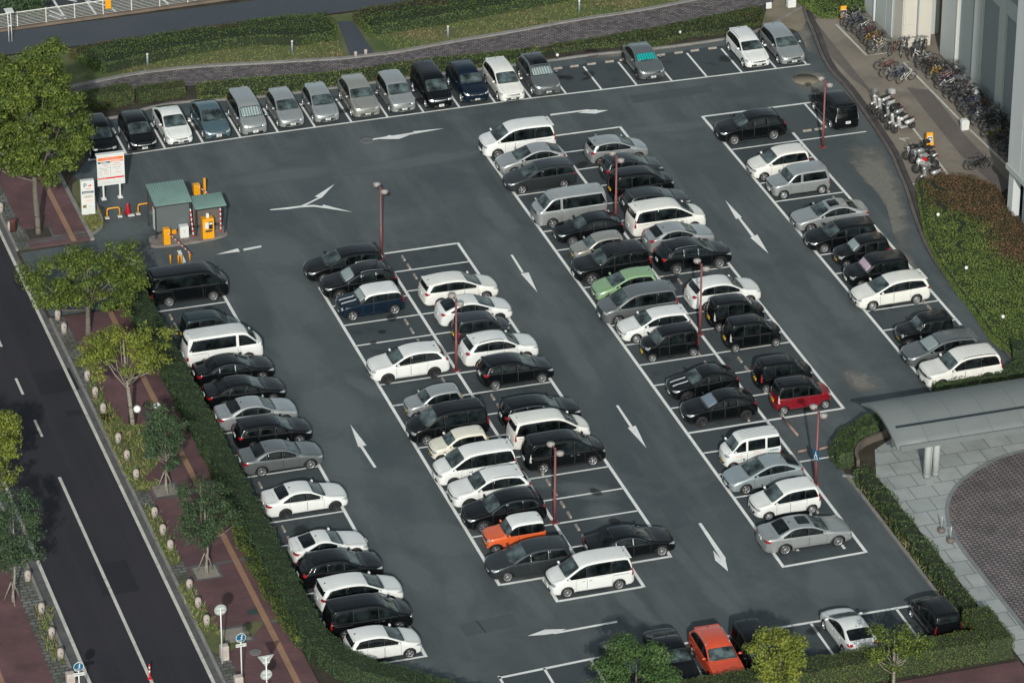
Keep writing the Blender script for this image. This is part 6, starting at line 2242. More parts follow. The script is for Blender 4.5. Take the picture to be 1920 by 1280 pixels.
row(GA, LEFT, [
 ('bigvan', 'white', 2.75, 25.3, 'large white minivan with dark grille at the top of the centre double row', 'minivan', {'wheel': 'multi', 'scale': (1.0, 1, 1)}),
 ('liftback', 'silver', 2.6, 22.6, 'silver liftback parked next to the large white minivan', 'car', {'roof': None}),
 ('lowvan', 'darkgrey', 2.7, 20.05, 'dark grey liftback estate parked next to the silver liftback', 'car', {'scale': (.98, .98, .98)}),
 ('hiace', 'silver', 2.5, 15.05, 'silver cab over van with ribbed roof in the centre right double row', 'van', {'ribs': True}),
 ('crossover', 'black', 2.9, 12.35, 'black sporty hatchback tucked behind the silver cab over van', 'hatchback', {'clad': False, 'scale': (1, .98, .95), 'wheel': 'multi'}),
 ('keihatch', 'beige', 2.7, 9.65, 'beige kei car with pale roof before the black off roader', 'kei car', {}),
 ('prado', 'black', 2.95, 7.2, 'big black off roader with chrome grille', 'suv', {'rails': 'black'}),
 ('hatch', 'green', 2.85, 4.55, 'light green hatchback between the black off roader and the grey minivan', 'hatchback', {}),
 ('bigvan', 'grey', 2.65, 1.85, 'grey minivan between the green hatchback and white estate', 'minivan', {'scale': (.97, .97, .96)}),
 ('wagon', 'white', 2.85, -.65, 'white boxy business estate beside the grey minivan', 'estate car', {'scale': (.98, .98, 1.03), 'wheel': 'cap'}),
 ('keibox', 'black', 2.6, -3.15, 'black tall kei car with yellow plate in front of a lamp post', 'kei car', {'scale': (1, 1, .95), 'wheel': 'multi'}),
 ('crossover', 'black', 2.8, -8.2, 'black small crossover with white bonnet stripes', 'suv', {'stripe': 'white', 'wheel': 'dark', 'scale': (.95, .98, 1.01)}),
 ('crossover', 'black', 2.75, -11.1, 'black hatchback with a blue sunshade behind the windscreen', 'hatchback', {'shade': 'blue', 'wheel': 'dark', 'clad': False, 'scale': (1, .98, 1.0)}),
 ('keivan', 'white', 2.55, -16.35, 'white kei van with shop lettering along its side', 'van', {'ribs': True, 'wheel': 'cap', 'name': 'kei_van'}),
 ('liftback', 'silverblue', 2.6, -18.75, 'pale silver blue liftback parked beside the white kei van', 'car', {}),
 ('tallhatch', 'white', 2.85, -21.8, 'white rounded hatchback beside the silver blue liftback', 'hatchback', {'scale': (.98, 1, .94), 'wheel': 'cap'}),
])
row(GA, RIGHT, [
 ('sedan', 'silver', 1.55, -25.35, 'large silver saloon with sunroof facing right at the end of the row', 'saloon car', {'scale': (1.085, 1.04, 1.02), 'sunroof': True, 'wheel': 'multi'}),
])
row(GB, RIGHT, [
 ('hatch', 'silver', 6.95, 22.35, 'silver hatchback with rear facing the silver liftback', 'hatchback', {}),
 ('hatch', 'darkgrey', 7.0, 19.6, 'dark grey hatchback with bright red tail lights behind a lamp post', 'hatchback', {}),
 ('keibox', 'black', 6.95, 17.0, 'black boxy car behind the first centre lamp post', 'car', {'scale': (1.22, 1.12, 1.0)}),
 ('hatch', 'darkgrey', 6.85, 14.75, 'dark grey hatchback hidden behind the white minivan', 'hatchback', {'scale': (1.08, 1.04, .97)}),
 ('bigvan', 'pearl', 6.6, 12.0, 'large white minivan with black side windows facing right', 'minivan', {}),
 ('crossover', 'silver', 6.8, 9.5, 'silver crossover coupe facing right beside the white minivan', 'suv', {}),
 ('suv', 'black', 6.6, 6.95, 'black suv with chrome window line facing right', 'suv', {'trim': 'chrome', 'rails': True, 'wheel': 'multi', 'scale': (1.02, 1, 1)}),
 ('suv', 'white', 6.7, 1.95, 'white suv with dark glass facing right behind a lamp post', 'suv', {'clad': False, 'scale': (.98, 1, .96)}),
 ('keibox', 'black', 6.7, -.8, 'black kei box car, upper one of the pair beside the lamp post', 'kei car', {'tail': 'clear'}),
 ('keibox', 'black', 6.7, -3.5, 'black kei box car, lower one of the pair beside the lamp post', 'kei car', {'tail': 'clear', 'wheel': 'multi'}),
 ('keibox', 'black', 6.7, -8.55, 'black kei box car parked next to the red one', 'kei car', {'scale': (1, 1, .97)}),
 ('keibox', 'red', 6.75, -11.2, 'red kei box car with black roof', 'kei car', {'roof': 'black', 'wheel': 'multi', 'tail': 'clear', 'scale': (1, 1, .98)}),
])
row(GC, LEFT, [
 ('suv', 'black', 17.5, 22.75, 'black suv at the top of the right hand row', 'suv', {'wheel': 'multi', 'clad': False}),
 ('tallhatch', 'pearl', 17.4, 17.3, 'white tall compact car with round front emblem', 'car', {}),
 ('cube', 'silver', 17.55, 14.55, 'silver box shaped car', 'car', {'wheel': 'cap'}),
 ('sedan', 'silver', 17.5, 9.7, 'silver saloon with an open dark sunroof', 'saloon car', {'sunroof': True, 'wheel': 'multi', 'scale': (1.02, 1, 1)}),
 ('wagon', 'black', 17.6, 7.0, 'black low hatchback beside the silver saloon', 'hatchback', {'wheel': 'multi', 'scale': (1.02, 1, .97)}),
 ('keihatch', 'black', 17.7, 4.4, 'black kei car with foil sunshade and yellow plate', 'kei car', {'shade': 'silver', 'scale': (1.02, 1, 1.08)}),
 ('cube', 'black', 17.65, 1.85, 'black square car with pink sunshade', 'car', {'shade': 'pink', 'scale': (1, 1, .97)}),
 ('lowvan', 'pearl', 17.7, -.85, 'white people carrier with long roof spoiler in the right hand row', 'minivan', {'wheel': 'cap', 'scale': (1.0, 1, 1.03)}),
 ('keisuv', 'black', 17.45, -6.1, 'black boxy mini off roader with yellow plate', 'kei car', {}),
 ('lowvan', 'grey', 17.75, -8.4, 'grey estate with roof rails and a silver sunshade', 'estate car', {'shade': 'silver', 'rails': 'black', 'scale': (.97, .98, .96)}),
 ('prado', 'pearl', 17.8, -11.1, 'white off roader at the bottom of the right hand row by the low hedge', 'suv', {'rails': 'black', 'clad': False}),
])
car('minivan', 'black', 23.05, 23.2, 90.5, 'black minivan with its tail to the lot, parked crosswise by the bike yard kerb', 'minivan', tail='clear', wheel='five')
row(GD, LEFT, [
 ('lowvan', 'black', -12.2, 12.1, 'black long minivan at the top of the centre left row by a lamp post', 'minivan', {'scale': (1.02, 1, 1.03)}),
 ('suv', 'black', -12.2, 9.6, 'black suv with silver sunshade and chrome window line', 'suv', {'shade': 'silver', 'trim': 'chrome', 'rails': True}),
 ('mini', 'navy', -12.3, 7.05, 'navy small car with white roof and bonnet stripes', 'car', {'roof': 'white', 'stripe': 'white', 'shade': 'silver', 'clad': False}),
 ('suv', 'white', -12.3, -1.0, 'white suv standing between two empty bays', 'suv', {'clad': False, 'wheel': 'dark', 'scale': (1.03, 1, 1)}),
 ('keihatch', 'silver', -12.3, -5.75, 'silver kei hatchback with yellow plate beside the black minivan', 'kei car', {}),
 ('minivan', 'black', -12.2, -8.45, 'black tall minivan between the silver kei car and the cream kei car', 'minivan', {'handle': 'chrome'}),
 ('keihatch', 'cream', -12.35, -10.75, 'cream kei hatchback between black and white minivans', 'kei car', {'scale': (1, 1, .97)}),
 ('minivan', 'white', -12.15, -13.35, 'white tall minivan with dark side glass and dark alloy wheels', 'minivan', {'wheel': 'dark'}),
 ('suv', 'white', -12.1, -15.95, 'white suv with roof rails beside the white minivan', 'suv', {'rails': True, 'wheel': 'dark'}),
 ('suv', 'black', -12.1, -18.45, 'black suv with large spoked wheels beside the orange car', 'suv', {'wheel': 'multi', 'trim': 'chrome'}),
 ('keisuv', 'orange', -12.35, -21.0, 'small orange boxy car with white roof', 'kei car', {'roof': 'white', 'clad': True}),
 ('lowvan', 'darkgrey', -12.15, -23.65, 'dark grey estate with glossy windscreen at the bottom of the row', 'estate car', {'scale': (.98, 1, 1.0), 'wheel': 'multi', 'trim': 'chrome'}),
 ('minivan', 'white', -9.8, -26.1, 'white minivan alone in the bay below the centre left row', 'minivan', {'wheel': 'multi', 'handle': 'chrome'}),
])
row(GE, RIGHT, [
 ('lowvan', 'pearl', -8.3, 7.1, 'white long people carrier facing right beside the empty bays', 'minivan', {'wheel': 'multi'}),
 ('liftback', 'white', -7.9, 4.3, 'white liftback with sloping dark rear glass', 'car', {'wheel': 'dark', 'scale': (1.02, 1, .99)}),
 ('keibox', 'darkgrey', -8.15, 1.75, 'dark grey kei car squeezed between two white cars', 'kei car', {'scale': (1.0, 1, .95)}),
 ('suv', 'white', -8.1, -.85, 'white suv with red tail light beside the lamp post', 'suv', {'rails': 'black', 'clad': False, 'scale': (1, 1, 1.0)}),
 ('hatch', 'black', -8.1, -3.5, 'black hatchback with spoked wheels beside the lamp post base', 'hatchback', {'scale': (1.1, 1.05, 1.05), 'wheel': 'multi'}),
 ('wagon', 'black', -8.3, -8.55, 'black estate with red tail lamps beside the white minivan', 'estate car', {'scale': (1.06, 1, 1.05), 'trim': 'chrome'}),
 ('minivan', 'pearl', -8.35, -10.85, 'white minivan with red tail lamps facing right', 'minivan', {}),
 ('minivan', 'black', -8.3, -13.35, 'black boxy minivan with clear tail lamps facing right', 'minivan', {'tail': 'clear', 'handle': 'chrome'}),
 ('sedan', 'black', -7.7, -23.55, 'black saloon with chrome window line parked alone', 'saloon car', {'trim': 'chrome', 'wheel': 'multi', 'scale': (1.04, 1.01, 1.0)}),
])
row(GF, RIGHT, [
 ('hiace', 'black', -23.15, 11.95, 'large black van at the head of the street side row', 'van', {'scale': (1.04, 1.06, 1.0), 'wheel': 'multi'}),
 ('keibox', 'darkteal', -23.2, 6.45, 'dark grey green kei box car between the black and the white van', 'kei car', {'scale': (1.02, 1, .98)}),
 ('hiace', 'white', -23.05, 3.85, 'white silver van with ribbed roof', 'van', {'ribs': True}),
 ('sedan', 'black', -23.0, 1.4, 'black saloon, upper one of two black saloons, next to the white van', 'saloon car', {'trim': 'chrome'}),
 ('sedan', 'black', -23.05, -1.25, 'black saloon, lower one of two black saloons, next to the silver saloon', 'saloon car', {'wheel': 'multi'}),
 ('sedan', 'silver', -23.05, -3.85, 'silver saloon between two black cars', 'saloon car', {}),
 ('wagon', 'black', -23.15, -6.25, 'black estate between the silver and the grey saloon', 'estate car', {}),
 ('sedan', 'grey', -23.0, -9.05, 'mid grey saloon with spoked wheels', 'saloon car', {'wheel': 'multi'}),
 ('sedan', 'white', -22.95, -13.85, 'white saloon parked between two empty bays', 'saloon car', {'wheel': 'dark'}),
 ('coupe', 'white', -23.1, -18.95, 'low white coupe beside the black suv with tall tail lamps', 'coupe', {}),
 ('suv', 'black', -23.45, -21.65, 'black suv with tall red tail lamps beside the white coupe', 'suv', {'clad': False}),
 ('lowvan', 'white', -23.3, -24.1, 'white people carrier between two black cars', 'minivan', {'scale': (.98, 1, 1)}),
 ('minivan', 'black', -23.35, -26.65, 'black minivan beside the last white hatchback', 'minivan', {'scale': (1, 1.02, .97), 'handle': 'chrome'}),
 ('hatch', 'white', -23.4, -29.25, 'white hatchback with red tail lamps at the bottom of the street side row', 'hatchback', {}),
])
row(GG, DOWN, [
 ('sedan', 'black', -9.0, -34.6, 'black saloon partly under the green tree at the bottom', 'saloon car', {}),
 ('sedan', 'black', -11.5, -34.9, 'black car almost hidden by the green tree at the bottom', 'car', {}),
 ('suv', 'redorange', -6.75, -34.9, 'red orange crossover with roof rails', 'suv', {'rails': True, 'clad': False, 'scale': (.98, .98, .94)}),
 ('keibox', 'black', -4.75, -35.3, 'black box car between the red orange crossover and the yellow green tree', 'car', {'scale': (1.1, 1.12, 1)}),
])
row(GG, UP, [
 ('liftback', 'white', .6, -35.6, 'white sporty hatchback with big black rear glass', 'car', {'scale': (.95, 1, .96)}),
 ('keibox', 'black', 5.3, -35.9, 'black kei box car in the dark lower right corner bay', 'kei car', {'scale': (1.05, 1.1, .98)}),
])

# ---------------------------------------------------------------- lamps, stops, bollards, signs
LAMPRED = plain('lamp_pole_red_brown', (0.17, 0.055, 0.055), .5, vary=.12)
LAMPHEAD = plain('lamp_head_cream', (0.34, 0.31, 0.295), .4, vary=.06)
LAMPLENS = plain('lamp_head_rim', (0.22, 0.17, 0.16), .3)
def park_lamp(x, y, label, rz):
    r = empty('lamp_post', (x, y, 0), rz, label, 'lamp post', 'twin headed lamp posts in the car park')
    bm = bmesh.new()
    tube(bm, [(0, 0, 0), (0, 0, 1.9), (0, 0, 1.92), (0, 0, 4.62)], [.085, .085, .065, .06], 10)
    obj('pole', bm, [LAMPRED], r)
    bm = bmesh.new()
    bx(bm, -.21, .21, -.21, .21, 0, .05, bev=.01)
    for k in range(4):
        lathe(bm, [(.025, .05), (.025, .09), (.001, .09)], 6, c=((-1) ** k * .15, (-1) ** (k // 2) * .15, 0))
    obj('base_plate', bm, [LAMPRED], r)
    for s in (-1, 1):
        bm = bmesh.new()
        tube(bm, [(0, 0, 4.5), (0, s * .38, 4.56)], .035, 6)
        arm = obj('arm', bm, [LAMPRED], r)
        bm = bmesh.new()
        lathe(bm, [(.18, -.12), (.215, -.10), (.22, .02), (.205, .05), (.11, .06), (.10, .085), (.001, .09)], 20)
        hd_ = obj('lamp_head', bm, [LAMPHEAD], r, (0, s * .55, 4.6))
        bm = bmesh.new()
        lathe(bm, [(.222, -.015), (.232, -.01), (.232, .012), (.222, .016)], 20, cap=False)
        obj('rim', bm, [LAMPLENS], hd_)
    return r
LAMPS = [(-10.26, 13.74), (-10.17, -1.38), (4.64, 13.61), (4.68, -1.44), (-10.13, -19.34), (4.81, -19.68), (20.75, 20.0)]
LAMPL = ['red brown twin headed lamp post behind the black long minivan', 'red brown twin headed lamp post between the white suv and the black hatchback',
         'red brown twin headed lamp post before the dark boxy cars, beside the white minivan', 'red brown twin headed lamp post beside the pair of black kei box cars',
         'red brown twin headed lamp post by the empty bays near the orange car', 'red brown twin headed lamp post carrying a blue wheelchair sign',
         'red brown twin headed lamp post before the crosswise black minivan']
for (x, y), lb in zip(LAMPS, LAMPL):
    park_lamp(x, y, lb, R(8))
x, y = LAMPS[5]
ws = empty('disabled_parking_sign', (x - .07, y - .10, 1.55), R(-76), 'blue sign with white wheelchair symbol on the lamp post', 'sign')
bm = bmesh.new()
bx(bm, -.28, .28, -.012, .012, 0, .62, bev=.005)
obj('plate', bm, [BLUEP], ws)
bm = bmesh.new()
lathe(bm, [(.04, -.022), (.04, -.014), (.001, -.014)], 10, c=(-.03, 0, .51), axis='Y')
tube(bm, [(-.03, -.02, .46), (-.02, -.02, .30), (.10, -.02, .29), (.15, -.02, .14), (.19, -.02, .15)], .022, 5)
tube(bm, [(-.02, -.02, .38), (.09, -.02, .38)], .018, 5)
tube(bm, [(-.06 + 0, -.02, .36)] + [(.0 + .135 * math.cos(a), -.02, .22 + .135 * math.sin(a)) for a in [R(q) for q in range(115, 360, 20)]], .018, 5)
obj('wheelchair_symbol', bm, [MWHITE], ws)

STOPM = ground_mat('wheel_stop_concrete', (0.25, 0.225, 0.20), (0.36, 0.325, 0.285), 2.0, 12)
bm = bmesh.new()
L2, w2 = .30, .07
for sx, sz in ((0, 0),):
    v = [bm.verts.new(p) for p in ((-w2, -L2, 0), (w2, -L2, 0), (w2, L2, 0), (-w2, L2, 0), (-w2 * .7, -L2 * .96, .11), (w2 * .7, -L2 * .96, .11), (w2 * .7, L2 * .96, .11), (-w2 * .7, L2 * .96, .11))]
    for f in ((4, 5, 6, 7), (0, 1, 5, 4), (1, 2, 6, 5), (2, 3, 7, 6), (3, 0, 4, 7)):
        bm.faces.new([v[k] for k in f])
bmesh.ops.recalc_face_normals(bm, faces=bm.faces[:])
STOP = mesh_from_bm(bm, 'wheel_stop', [STOPM])
def stop(x, y, label, rz=0.0):
    o = link('wheel_stop', STOP, None, (x, y, 0.004))
    o.rotation_euler = (0, 0, rz)
    tag(o, label, 'wheel stop', 'concrete wheel stops')
def pair(x, yc, where, half=.58):
    stop(x, yc + half, 'upper concrete wheel stop ' + where)
    stop(x, yc - half, 'lower concrete wheel stop ' + where)
pair(7.5, 25.05, 'in the empty bay behind the large white minivan')
pair(-9.1, 12.4, 'in the top bay beside the black long minivan')
pair(-9.1, 9.9, 'in the second empty bay beside the black suv with sunshade')
pair(-11.25, 4.5, 'in the empty bay below the navy small car')
pair(-11.25, 1.9, 'in the second empty bay below the navy small car')
pair(-11.25, -3.0, 'in the empty bay below the lone white suv')
pair(-9.15, -5.7, 'in the empty bay below the black hatchback')
pair(-9.15, -15.8, 'in the first empty bay below the black boxy minivan')
pair(-9.15, -18.3, 'in the second empty bay below the black boxy minivan')
pair(-9.15, -20.85, 'in the empty bay above the black lone saloon')
stop(-9.15, -24.2, 'concrete wheel stop showing behind the black lone saloon')
stop(-9.15, -14.05, 'concrete wheel stop behind the rear wheel of the black boxy minivan')
pair(3.75, 17.8, 'in the empty bay above the silver cab over van')
pair(5.8, 4.6, 'in the empty bay above the white suv with dark glass')
pair(5.8, -5.7, 'in the empty bay above the pair of kei cars')
pair(3.78, -5.6, 'in the empty bay above the striped crossover')
stop(3.78, -3.7, 'concrete wheel stop behind the black tall kei car')
stop(3.78, -11.75, 'concrete wheel stop behind the hatchback with blue sunshade')
stop(3.78, -22.4, 'concrete wheel stop behind the white rounded hatchback')
stop(5.8, -9.0, 'concrete wheel stop by the tail of the black kei box car')
stop(5.8, -11.85, 'concrete wheel stop by the tail of the red kei box car')
pair(18.73, 12.2, 'in the empty bay below the silver box shaped car')
stop(18.73, 14.05, 'concrete wheel stop by the rear wheel of the silver box shaped car')
pair(18.73, -3.0, 'in the empty bay above the mini off roader')
stop(18.73, -1.5, 'concrete wheel stop by the rear wheel of the white people carrier')
for x, w in ((20.65, 'left of three before the crosswise black minivan'), (21.46, 'middle of three before the crosswise black minivan'), (22.56, 'right of three before the crosswise black minivan')):
    stop(x, 22.5, 'concrete wheel stop ' + w, R(90))
pair(-24.28, 9.2, 'in the bay below the large black van')
pair(-24.28, -11.4, 'in the empty bay above the white saloon')
pair(-24.28, -16.3, 'in the empty bay below the white saloon')
for x, w in ((8.4, 'left one beside the grey glass roofed suv'), (9.55, 'right one in the bay beside the grey glass roofed suv'), (10.75, 'left one in the second empty bay of the top row'), (12.0, 'right one in the second empty bay of the top row'),
             (13.0, 'behind the left wheel of the lone crossover'), (15.6, 'left one in the bay right of the lone crossover'), (16.85, 'right one in the bay right of the lone crossover'), (18.0, 'left one in the bay beside the white estate'), (19.25, 'right one in the bay beside the white estate')):
    stop(x, 36.32, 'concrete wheel stop, ' + w, R(90))
for seg, lb in (([(5.69, -12.37), (5.77, -14.44)], 'long brown parking bar slanting beside the white kei van'), ([(5.12, -16.19), (5.65, -16.14)], 'short brown parking bar left of the wheelchair sign'), ([(6.36, -16.27), (6.97, -16.17)], 'brown parking bar right of the wheelchair sign')):
    bm = bmesh.new()
    a, b_ = Vector((*seg[0], .09)), Vector((*seg[1], .09))
    c = (a + b_) / 2
    tube(bm, [a - c, b_ - c], .075, 8)
    tag(obj('parking_bar', bm, [ground_mat('bar_paint', (.22, .14, .12), (.34, .25, .21), 2, 8)], None, c), lb, 'parking bar')

# stone bollards on the street verges, chains between them
STONE = ground_mat('granite', (0.36, 0.31, 0.28), (0.52, 0.46, 0.42), 2.5, 14, patches=(2.2, (.18, .15, .13), .55, .75, .5))
bm = bmesh.new()
lathe(bm, [(.17, 0), (.175, .40), (.165, .50), (.12, .58), (.05, .62), (.001, .625)], 16)
BOLL = mesh_from_bm(bm, 'bollard', [STONE])
bm = bmesh.new()
lathe(bm, [(.035, -.012), (.035, .012), (.001, .012)], 8, axis='Y')
EYE = mesh_from_bm(bm, 'chain_eye', [POSTD])
def bollard(x, y, label):
    o = tag(link('stone_bollard', BOLL, None, (x, y, .09)), label, 'bollard', 'stone bollards along the street')
    for s in (-1, 1):
        link('chain_eye', EYE, o, (0, s * .172, .40))
    return o
BR = [(-31.0, 26.25), (-30.95, 23.6), (-30.68, 11.4), (-30.68, 9.7), (-30.66, 3.63), (-30.66, 1.6), (-30.66, -.4), (-30.62, -4.0), (-30.6, -6.0), (-30.6, -8.2), (-30.6, -12.5), (-30.6, -14.4), (-30.6, -16.1), (-30.6, -20.3), (-30.6, -22.2), (-30.6, -24.0)]
BRL = ['at the left edge beside the big tree', 'second from the left edge near the big tree', 'upper one below the broad spreading tree', 'lower one below the broad spreading tree',
       'top of the trio beside the yellow green tree', 'middle of the trio beside the yellow green tree', 'bottom of the trio beside the yellow green tree',
       'top of the trio beside the twin globe lamp', 'middle of the trio beside the twin globe lamp', 'bottom of the trio beside the twin globe lamp',
       'top of the trio before the second staked tree', 'middle of the trio before the second staked tree', 'bottom of the trio before the second staked tree',
       'top of the trio above the street signs', 'middle of the trio above the street signs', 'bottom of the trio above the street signs']
for (x, y), l in zip(BR, BRL):
    bollard(x, y, 'round topped stone bollard, ' + l)
BLp = [(-38.5, -16.9), (-38.5, -20.3), (-38.5, -22.8), (-38.5, -24.9)]
for (x, y), l in zip(BLp, ('beside the staked tree', 'upper of three below the staked tree', 'middle of three below the staked tree', 'lowest of three below the staked tree')):
    bollard(x, y, 'stone bollard across the street, ' + l)
CH = plain('chain_metal', (.32, .31, .30), .5, .5)
def chain(p, q, label):
    bm = bmesh.new()
    a, b_ = Vector((p[0], p[1] - .17, .49)), Vector((q[0], q[1] + .17, .49))
    pts = [a.lerp(b_, t) - Vector((0, 0, .9 * t * (1 - t))) for t in [k / 8 for k in range(9)]]
    tube(bm, [v - a for v in pts], .016, 5)
    tag(obj('chain', bm, [CH], None, a), label, 'chain', 'chains between the stone bollards')
for i, j, w in ((4, 5, 'upper span beside the yellow green tree'), (5, 6, 'lower span beside the yellow green tree'), (7, 8, 'upper span beside the twin globe lamp'), (8, 9, 'lower span beside the twin globe lamp'), (10, 11, 'upper span before the second staked tree'), (11, 12, 'lower span before the second staked tree'), (13, 14, 'upper span above the street signs'), (14, 15, 'lower span above the street signs')):
    chain(BR[i], BR[j], 'sagging chain between stone bollards, ' + w)
chain(BLp[1], BLp[2], 'sagging chain between stone bollards across the street, upper span')
chain(BLp[2], BLp[3], 'sagging chain between stone bollards across the street, lower span')
bm = bmesh.new()
lathe(bm, [(.20, 0), (.20, .72), (.21, .74), (.21, .80), (.18, .82), (.001, .82)], 16)
tag(obj('litter_bin', bm, [plain('bin_brown', (.10, .04, .035), .6, vary=.1)], None, (*(-30.81, 23.43), .1)), 'dark red cylindrical bin beside the stone bollard at the left edge', 'bin')


STN = [(-30.54, -27.46), (-30.57, -30.49), (-38.59, -27.67)]
for (x, y), lb in zip(STN, ('pale stone post behind the pole of the round mirror like sign', 'pale stone post at the foot of the blue round sign', 'pale stone post at the bottom edge left of the street')):
    bm = bmesh.new()
    bx(bm, -.22, .22, -.2, .2, 0, .85, bev=.05)
    tag(obj('stone_post', bm, [STONE], None, (x, y, .09)), lb, 'post')

def street_sign(base, pole_h, label, build, rz=0):
    r = empty('street_sign', (base[0], base[1], .1), rz, label, 'sign')
    bm = bmesh.new()
    tube(bm, [(0, 0, 0), (0, 0, pole_h)], .035, 8)
    obj('pole', bm, [MWHITE], r)
    build(r)
    return r
SGN = [(-30.76, -27.87), (-30.34, -30.26), (-29.8, -33.25), (-38.7, -30.46)]
GALV = plain('sign_back', (.42, .46, .44), .4, .3)
def s_back(r):
    bm = bmesh.new()
    lathe(bm, [(.32, .045), (.32, .06), (.001, .06)], 24, c=(0, 0, 3.2), axis='Y')
    obj('sign_disc', bm, [GALV], r)
    bm = bmesh.new()
    bx(bm, -.2, .2, -.02, .04, 3.28, 3.31); bx(bm, -.2, .2, -.02, .04, 3.06, 3.09)
    obj('bracket', bm, [MWHITE], r)
street_sign(SGN[0], 3.35, 'back of a round street sign on a white pole above the bottom stone post', s_back)
def s_blue(r):
    bm = bmesh.new()
    lathe(bm, [(.26, -.06), (.26, -.045), (.001, -.06)][:2] + [(.001, -.045)], 24, c=(0, 0, 2.95), axis='Y')
    d = obj('sign_disc', bm, [MWHITE], r)
    bm = bmesh.new()
    lathe(bm, [(.235, -.068), (.235, -.06), (.001, -.06)], 24, c=(0, 0, 2.95), axis='Y')
    obj('blue_field', bm, [BLUEP], d)
    bm = bmesh.new()
    lathe(bm, [(.035, -.078), (.035, -.07), (.001, -.07)], 10, c=(.06, 0, 3.10), axis='Y')
    tube(bm, [(.06, -.074, 3.06), (.04, -.074, 2.95), (.09, -.074, 2.84)], .022, 5)
    tube(bm, [(.04, -.074, 2.95), (-.01, -.074, 2.83)], .02, 5)
    tube(bm, [(.06, -.074, 3.03), (-.02, -.074, 2.99)], .018, 5)
    for sx in (-.16, -.02):
        tube(bm, [(sx + .055 * math.cos(a), -.074, 2.80 + .055 * math.sin(a)) for a in [k * .524 for k in range(13)]], .012, 4, cap=False)
    obj('pictogram', bm, [MWHITE], d)
    bm = bmesh.new()
    bx(bm, -.27, .27, -.06, -.045, 2.42, 2.60)
    p = obj('sub_plate', bm, [MWHITE], r)
    text_obj('lettering', '自転車通行可', .088, NAVYP, p, (0, -.063, 2.51), (R(90), 0, 0), .002)
street_sign(SGN[1], 3.2, 'round blue bicycle and pedestrian sign with a white plate on a white pole', s_blue)
street_sign(SGN[3], 3.2, 'round blue sign on a white pole at the bottom left street edge', s_blue)
def s_tri(r):
    bm = bmesh.new()
    a = [bm.verts.new((x, .045, z)) for x, z in ((-.42, 3.55), (.42, 3.55), (0, 2.85))]
    c = [bm.verts.new((x, .06, z)) for x, z in ((-.42, 3.55), (.42, 3.55), (0, 2.85))]
    bm.faces.new(a); bm.faces.new(c[::-1])
    for k in range(3):
        bm.faces.new((a[k], a[(k + 1) % 3], c[(k + 1) % 3], c[k]))
    bmesh.ops.recalc_face_normals(bm, faces=bm.faces[:])
    obj('sign_triangle', bm, [GALV], r)
    bm = bmesh.new()
    lathe(bm, [(.30, .045), (.30, .06), (.001, .06)], 24, c=(0, 0, 2.42), axis='Y')
    obj('sign_disc', bm, [GALV], r)
    bm = bmesh.new()
    for z in (3.45, 3.15, 2.55, 2.3):
        bx(bm, -.18, .18, -.02, .04, z, z + .03)
    obj('bracket', bm, [MWHITE], r)
street_sign(SGN[2], 3.5, 'backs of a triangular and a round sign on one white pole by the long hedge', s_tri)
x, y = [(-34.58, -27.99)][0]
dl = empty('delineator', (x, y, 0), 0, 'red and white flexible marker post on the street centre line', 'marker post')
bm = bmesh.new()
for k in range(7):
    tube(bm, [(0, 0, .05 + .13 * k * .9), (0, 0, .05 + .13 * (k + 1) * .9)], .045, 8, 1 if k in (3, 5) else 0)
obj('post', bm, [REDP, MWHITE], dl)
bm = bmesh.new()
lathe(bm, [(.12, 0), (.10, .05), (.05, .06), (.001, .06)], 12)
obj('foot', bm, [REDP], dl)

# twin globe street lamp
gl_ = empty('globe_lamp', (-29.4, -6.2, .1), 0, 'twin globe street lamp on a dark green cast post', 'street lamp')
GREENIRON = plain('green_iron_post', (.018, .05, .045), .5)
bm = bmesh.new()
lathe(bm, [(.24, 0), (.24, .12), (.17, .2), (.16, .55), (.11, .65), (.085, .8), (.065, 1.2), (.055, 3.0), (.03, 3.05), (.001, 3.05)], 12)
obj('post', bm, [GREENIRON], gl_)
OPAL = plain('opal_globe', (.80, .80, .76), .25)
for s in (-1, 1):
    bm = bmesh.new()
    tube(bm, [(0, 0, 2.7), (s * .3, 0, 2.8), (s * .56, 0, 3.0)], .025, 6)
    obj('arm', bm, [GREENIRON], gl_)
    bm = bmesh.new()
    bmesh.ops.create_uvsphere(bm, u_segments=18, v_segments=12, radius=.21, matrix=Matrix.Translation((s * .56, 0, 3.2)))
    for f in bm.faces:
        f.smooth = True
    obj('globe', bm, [OPAL], gl_)

# small path bollard lights and low white stones by the crossing
BG_ = plain('bollard_light_grey', (.30, .36, .40), .4, .3)
for (x, y), l in zip([(-17.35, 44.62), (-7.71, 43.77), (2.87, 43.01), (12.6, 44.42)], ('leftmost, on the dry grass', 'before the left broad hedge', 'on the grass right of the crossing', 'at the upper right on the grass')):
    r = empty('bollard_light', (x, y, .06), 0, 'slim grey bollard light, ' + l, 'bollard light', 'grey bollard lights on the grass')
    bm = bmesh.new()
    lathe(bm, [(.075, 0), (.075, .72), (.06, .74), (.001, .74)], 12)
    obj('post', bm, [BG_], r)
    bm = bmesh.new()
    lathe(bm, [(.07, .74), (.07, .86), (.08, .87), (.075, .92), (.001, .93)], 12)
    obj('light_cap', bm, [MWHITE], r)
for (x, y), l in zip([(-3.85, 41.94), (-3.12, 42.07)], ('left', 'right')):
    bm = bmesh.new()
    lathe(bm, [(.11, 0), (.11, .32), (.09, .38), (.001, .39)], 12)
    tag(obj('stone_bollard', bm, [STONE], None, (x, y, .08)), f'short stone bollard, {l} of the two closing the asphalt crossing', 'bollard', 'short stone bollards at the crossing')
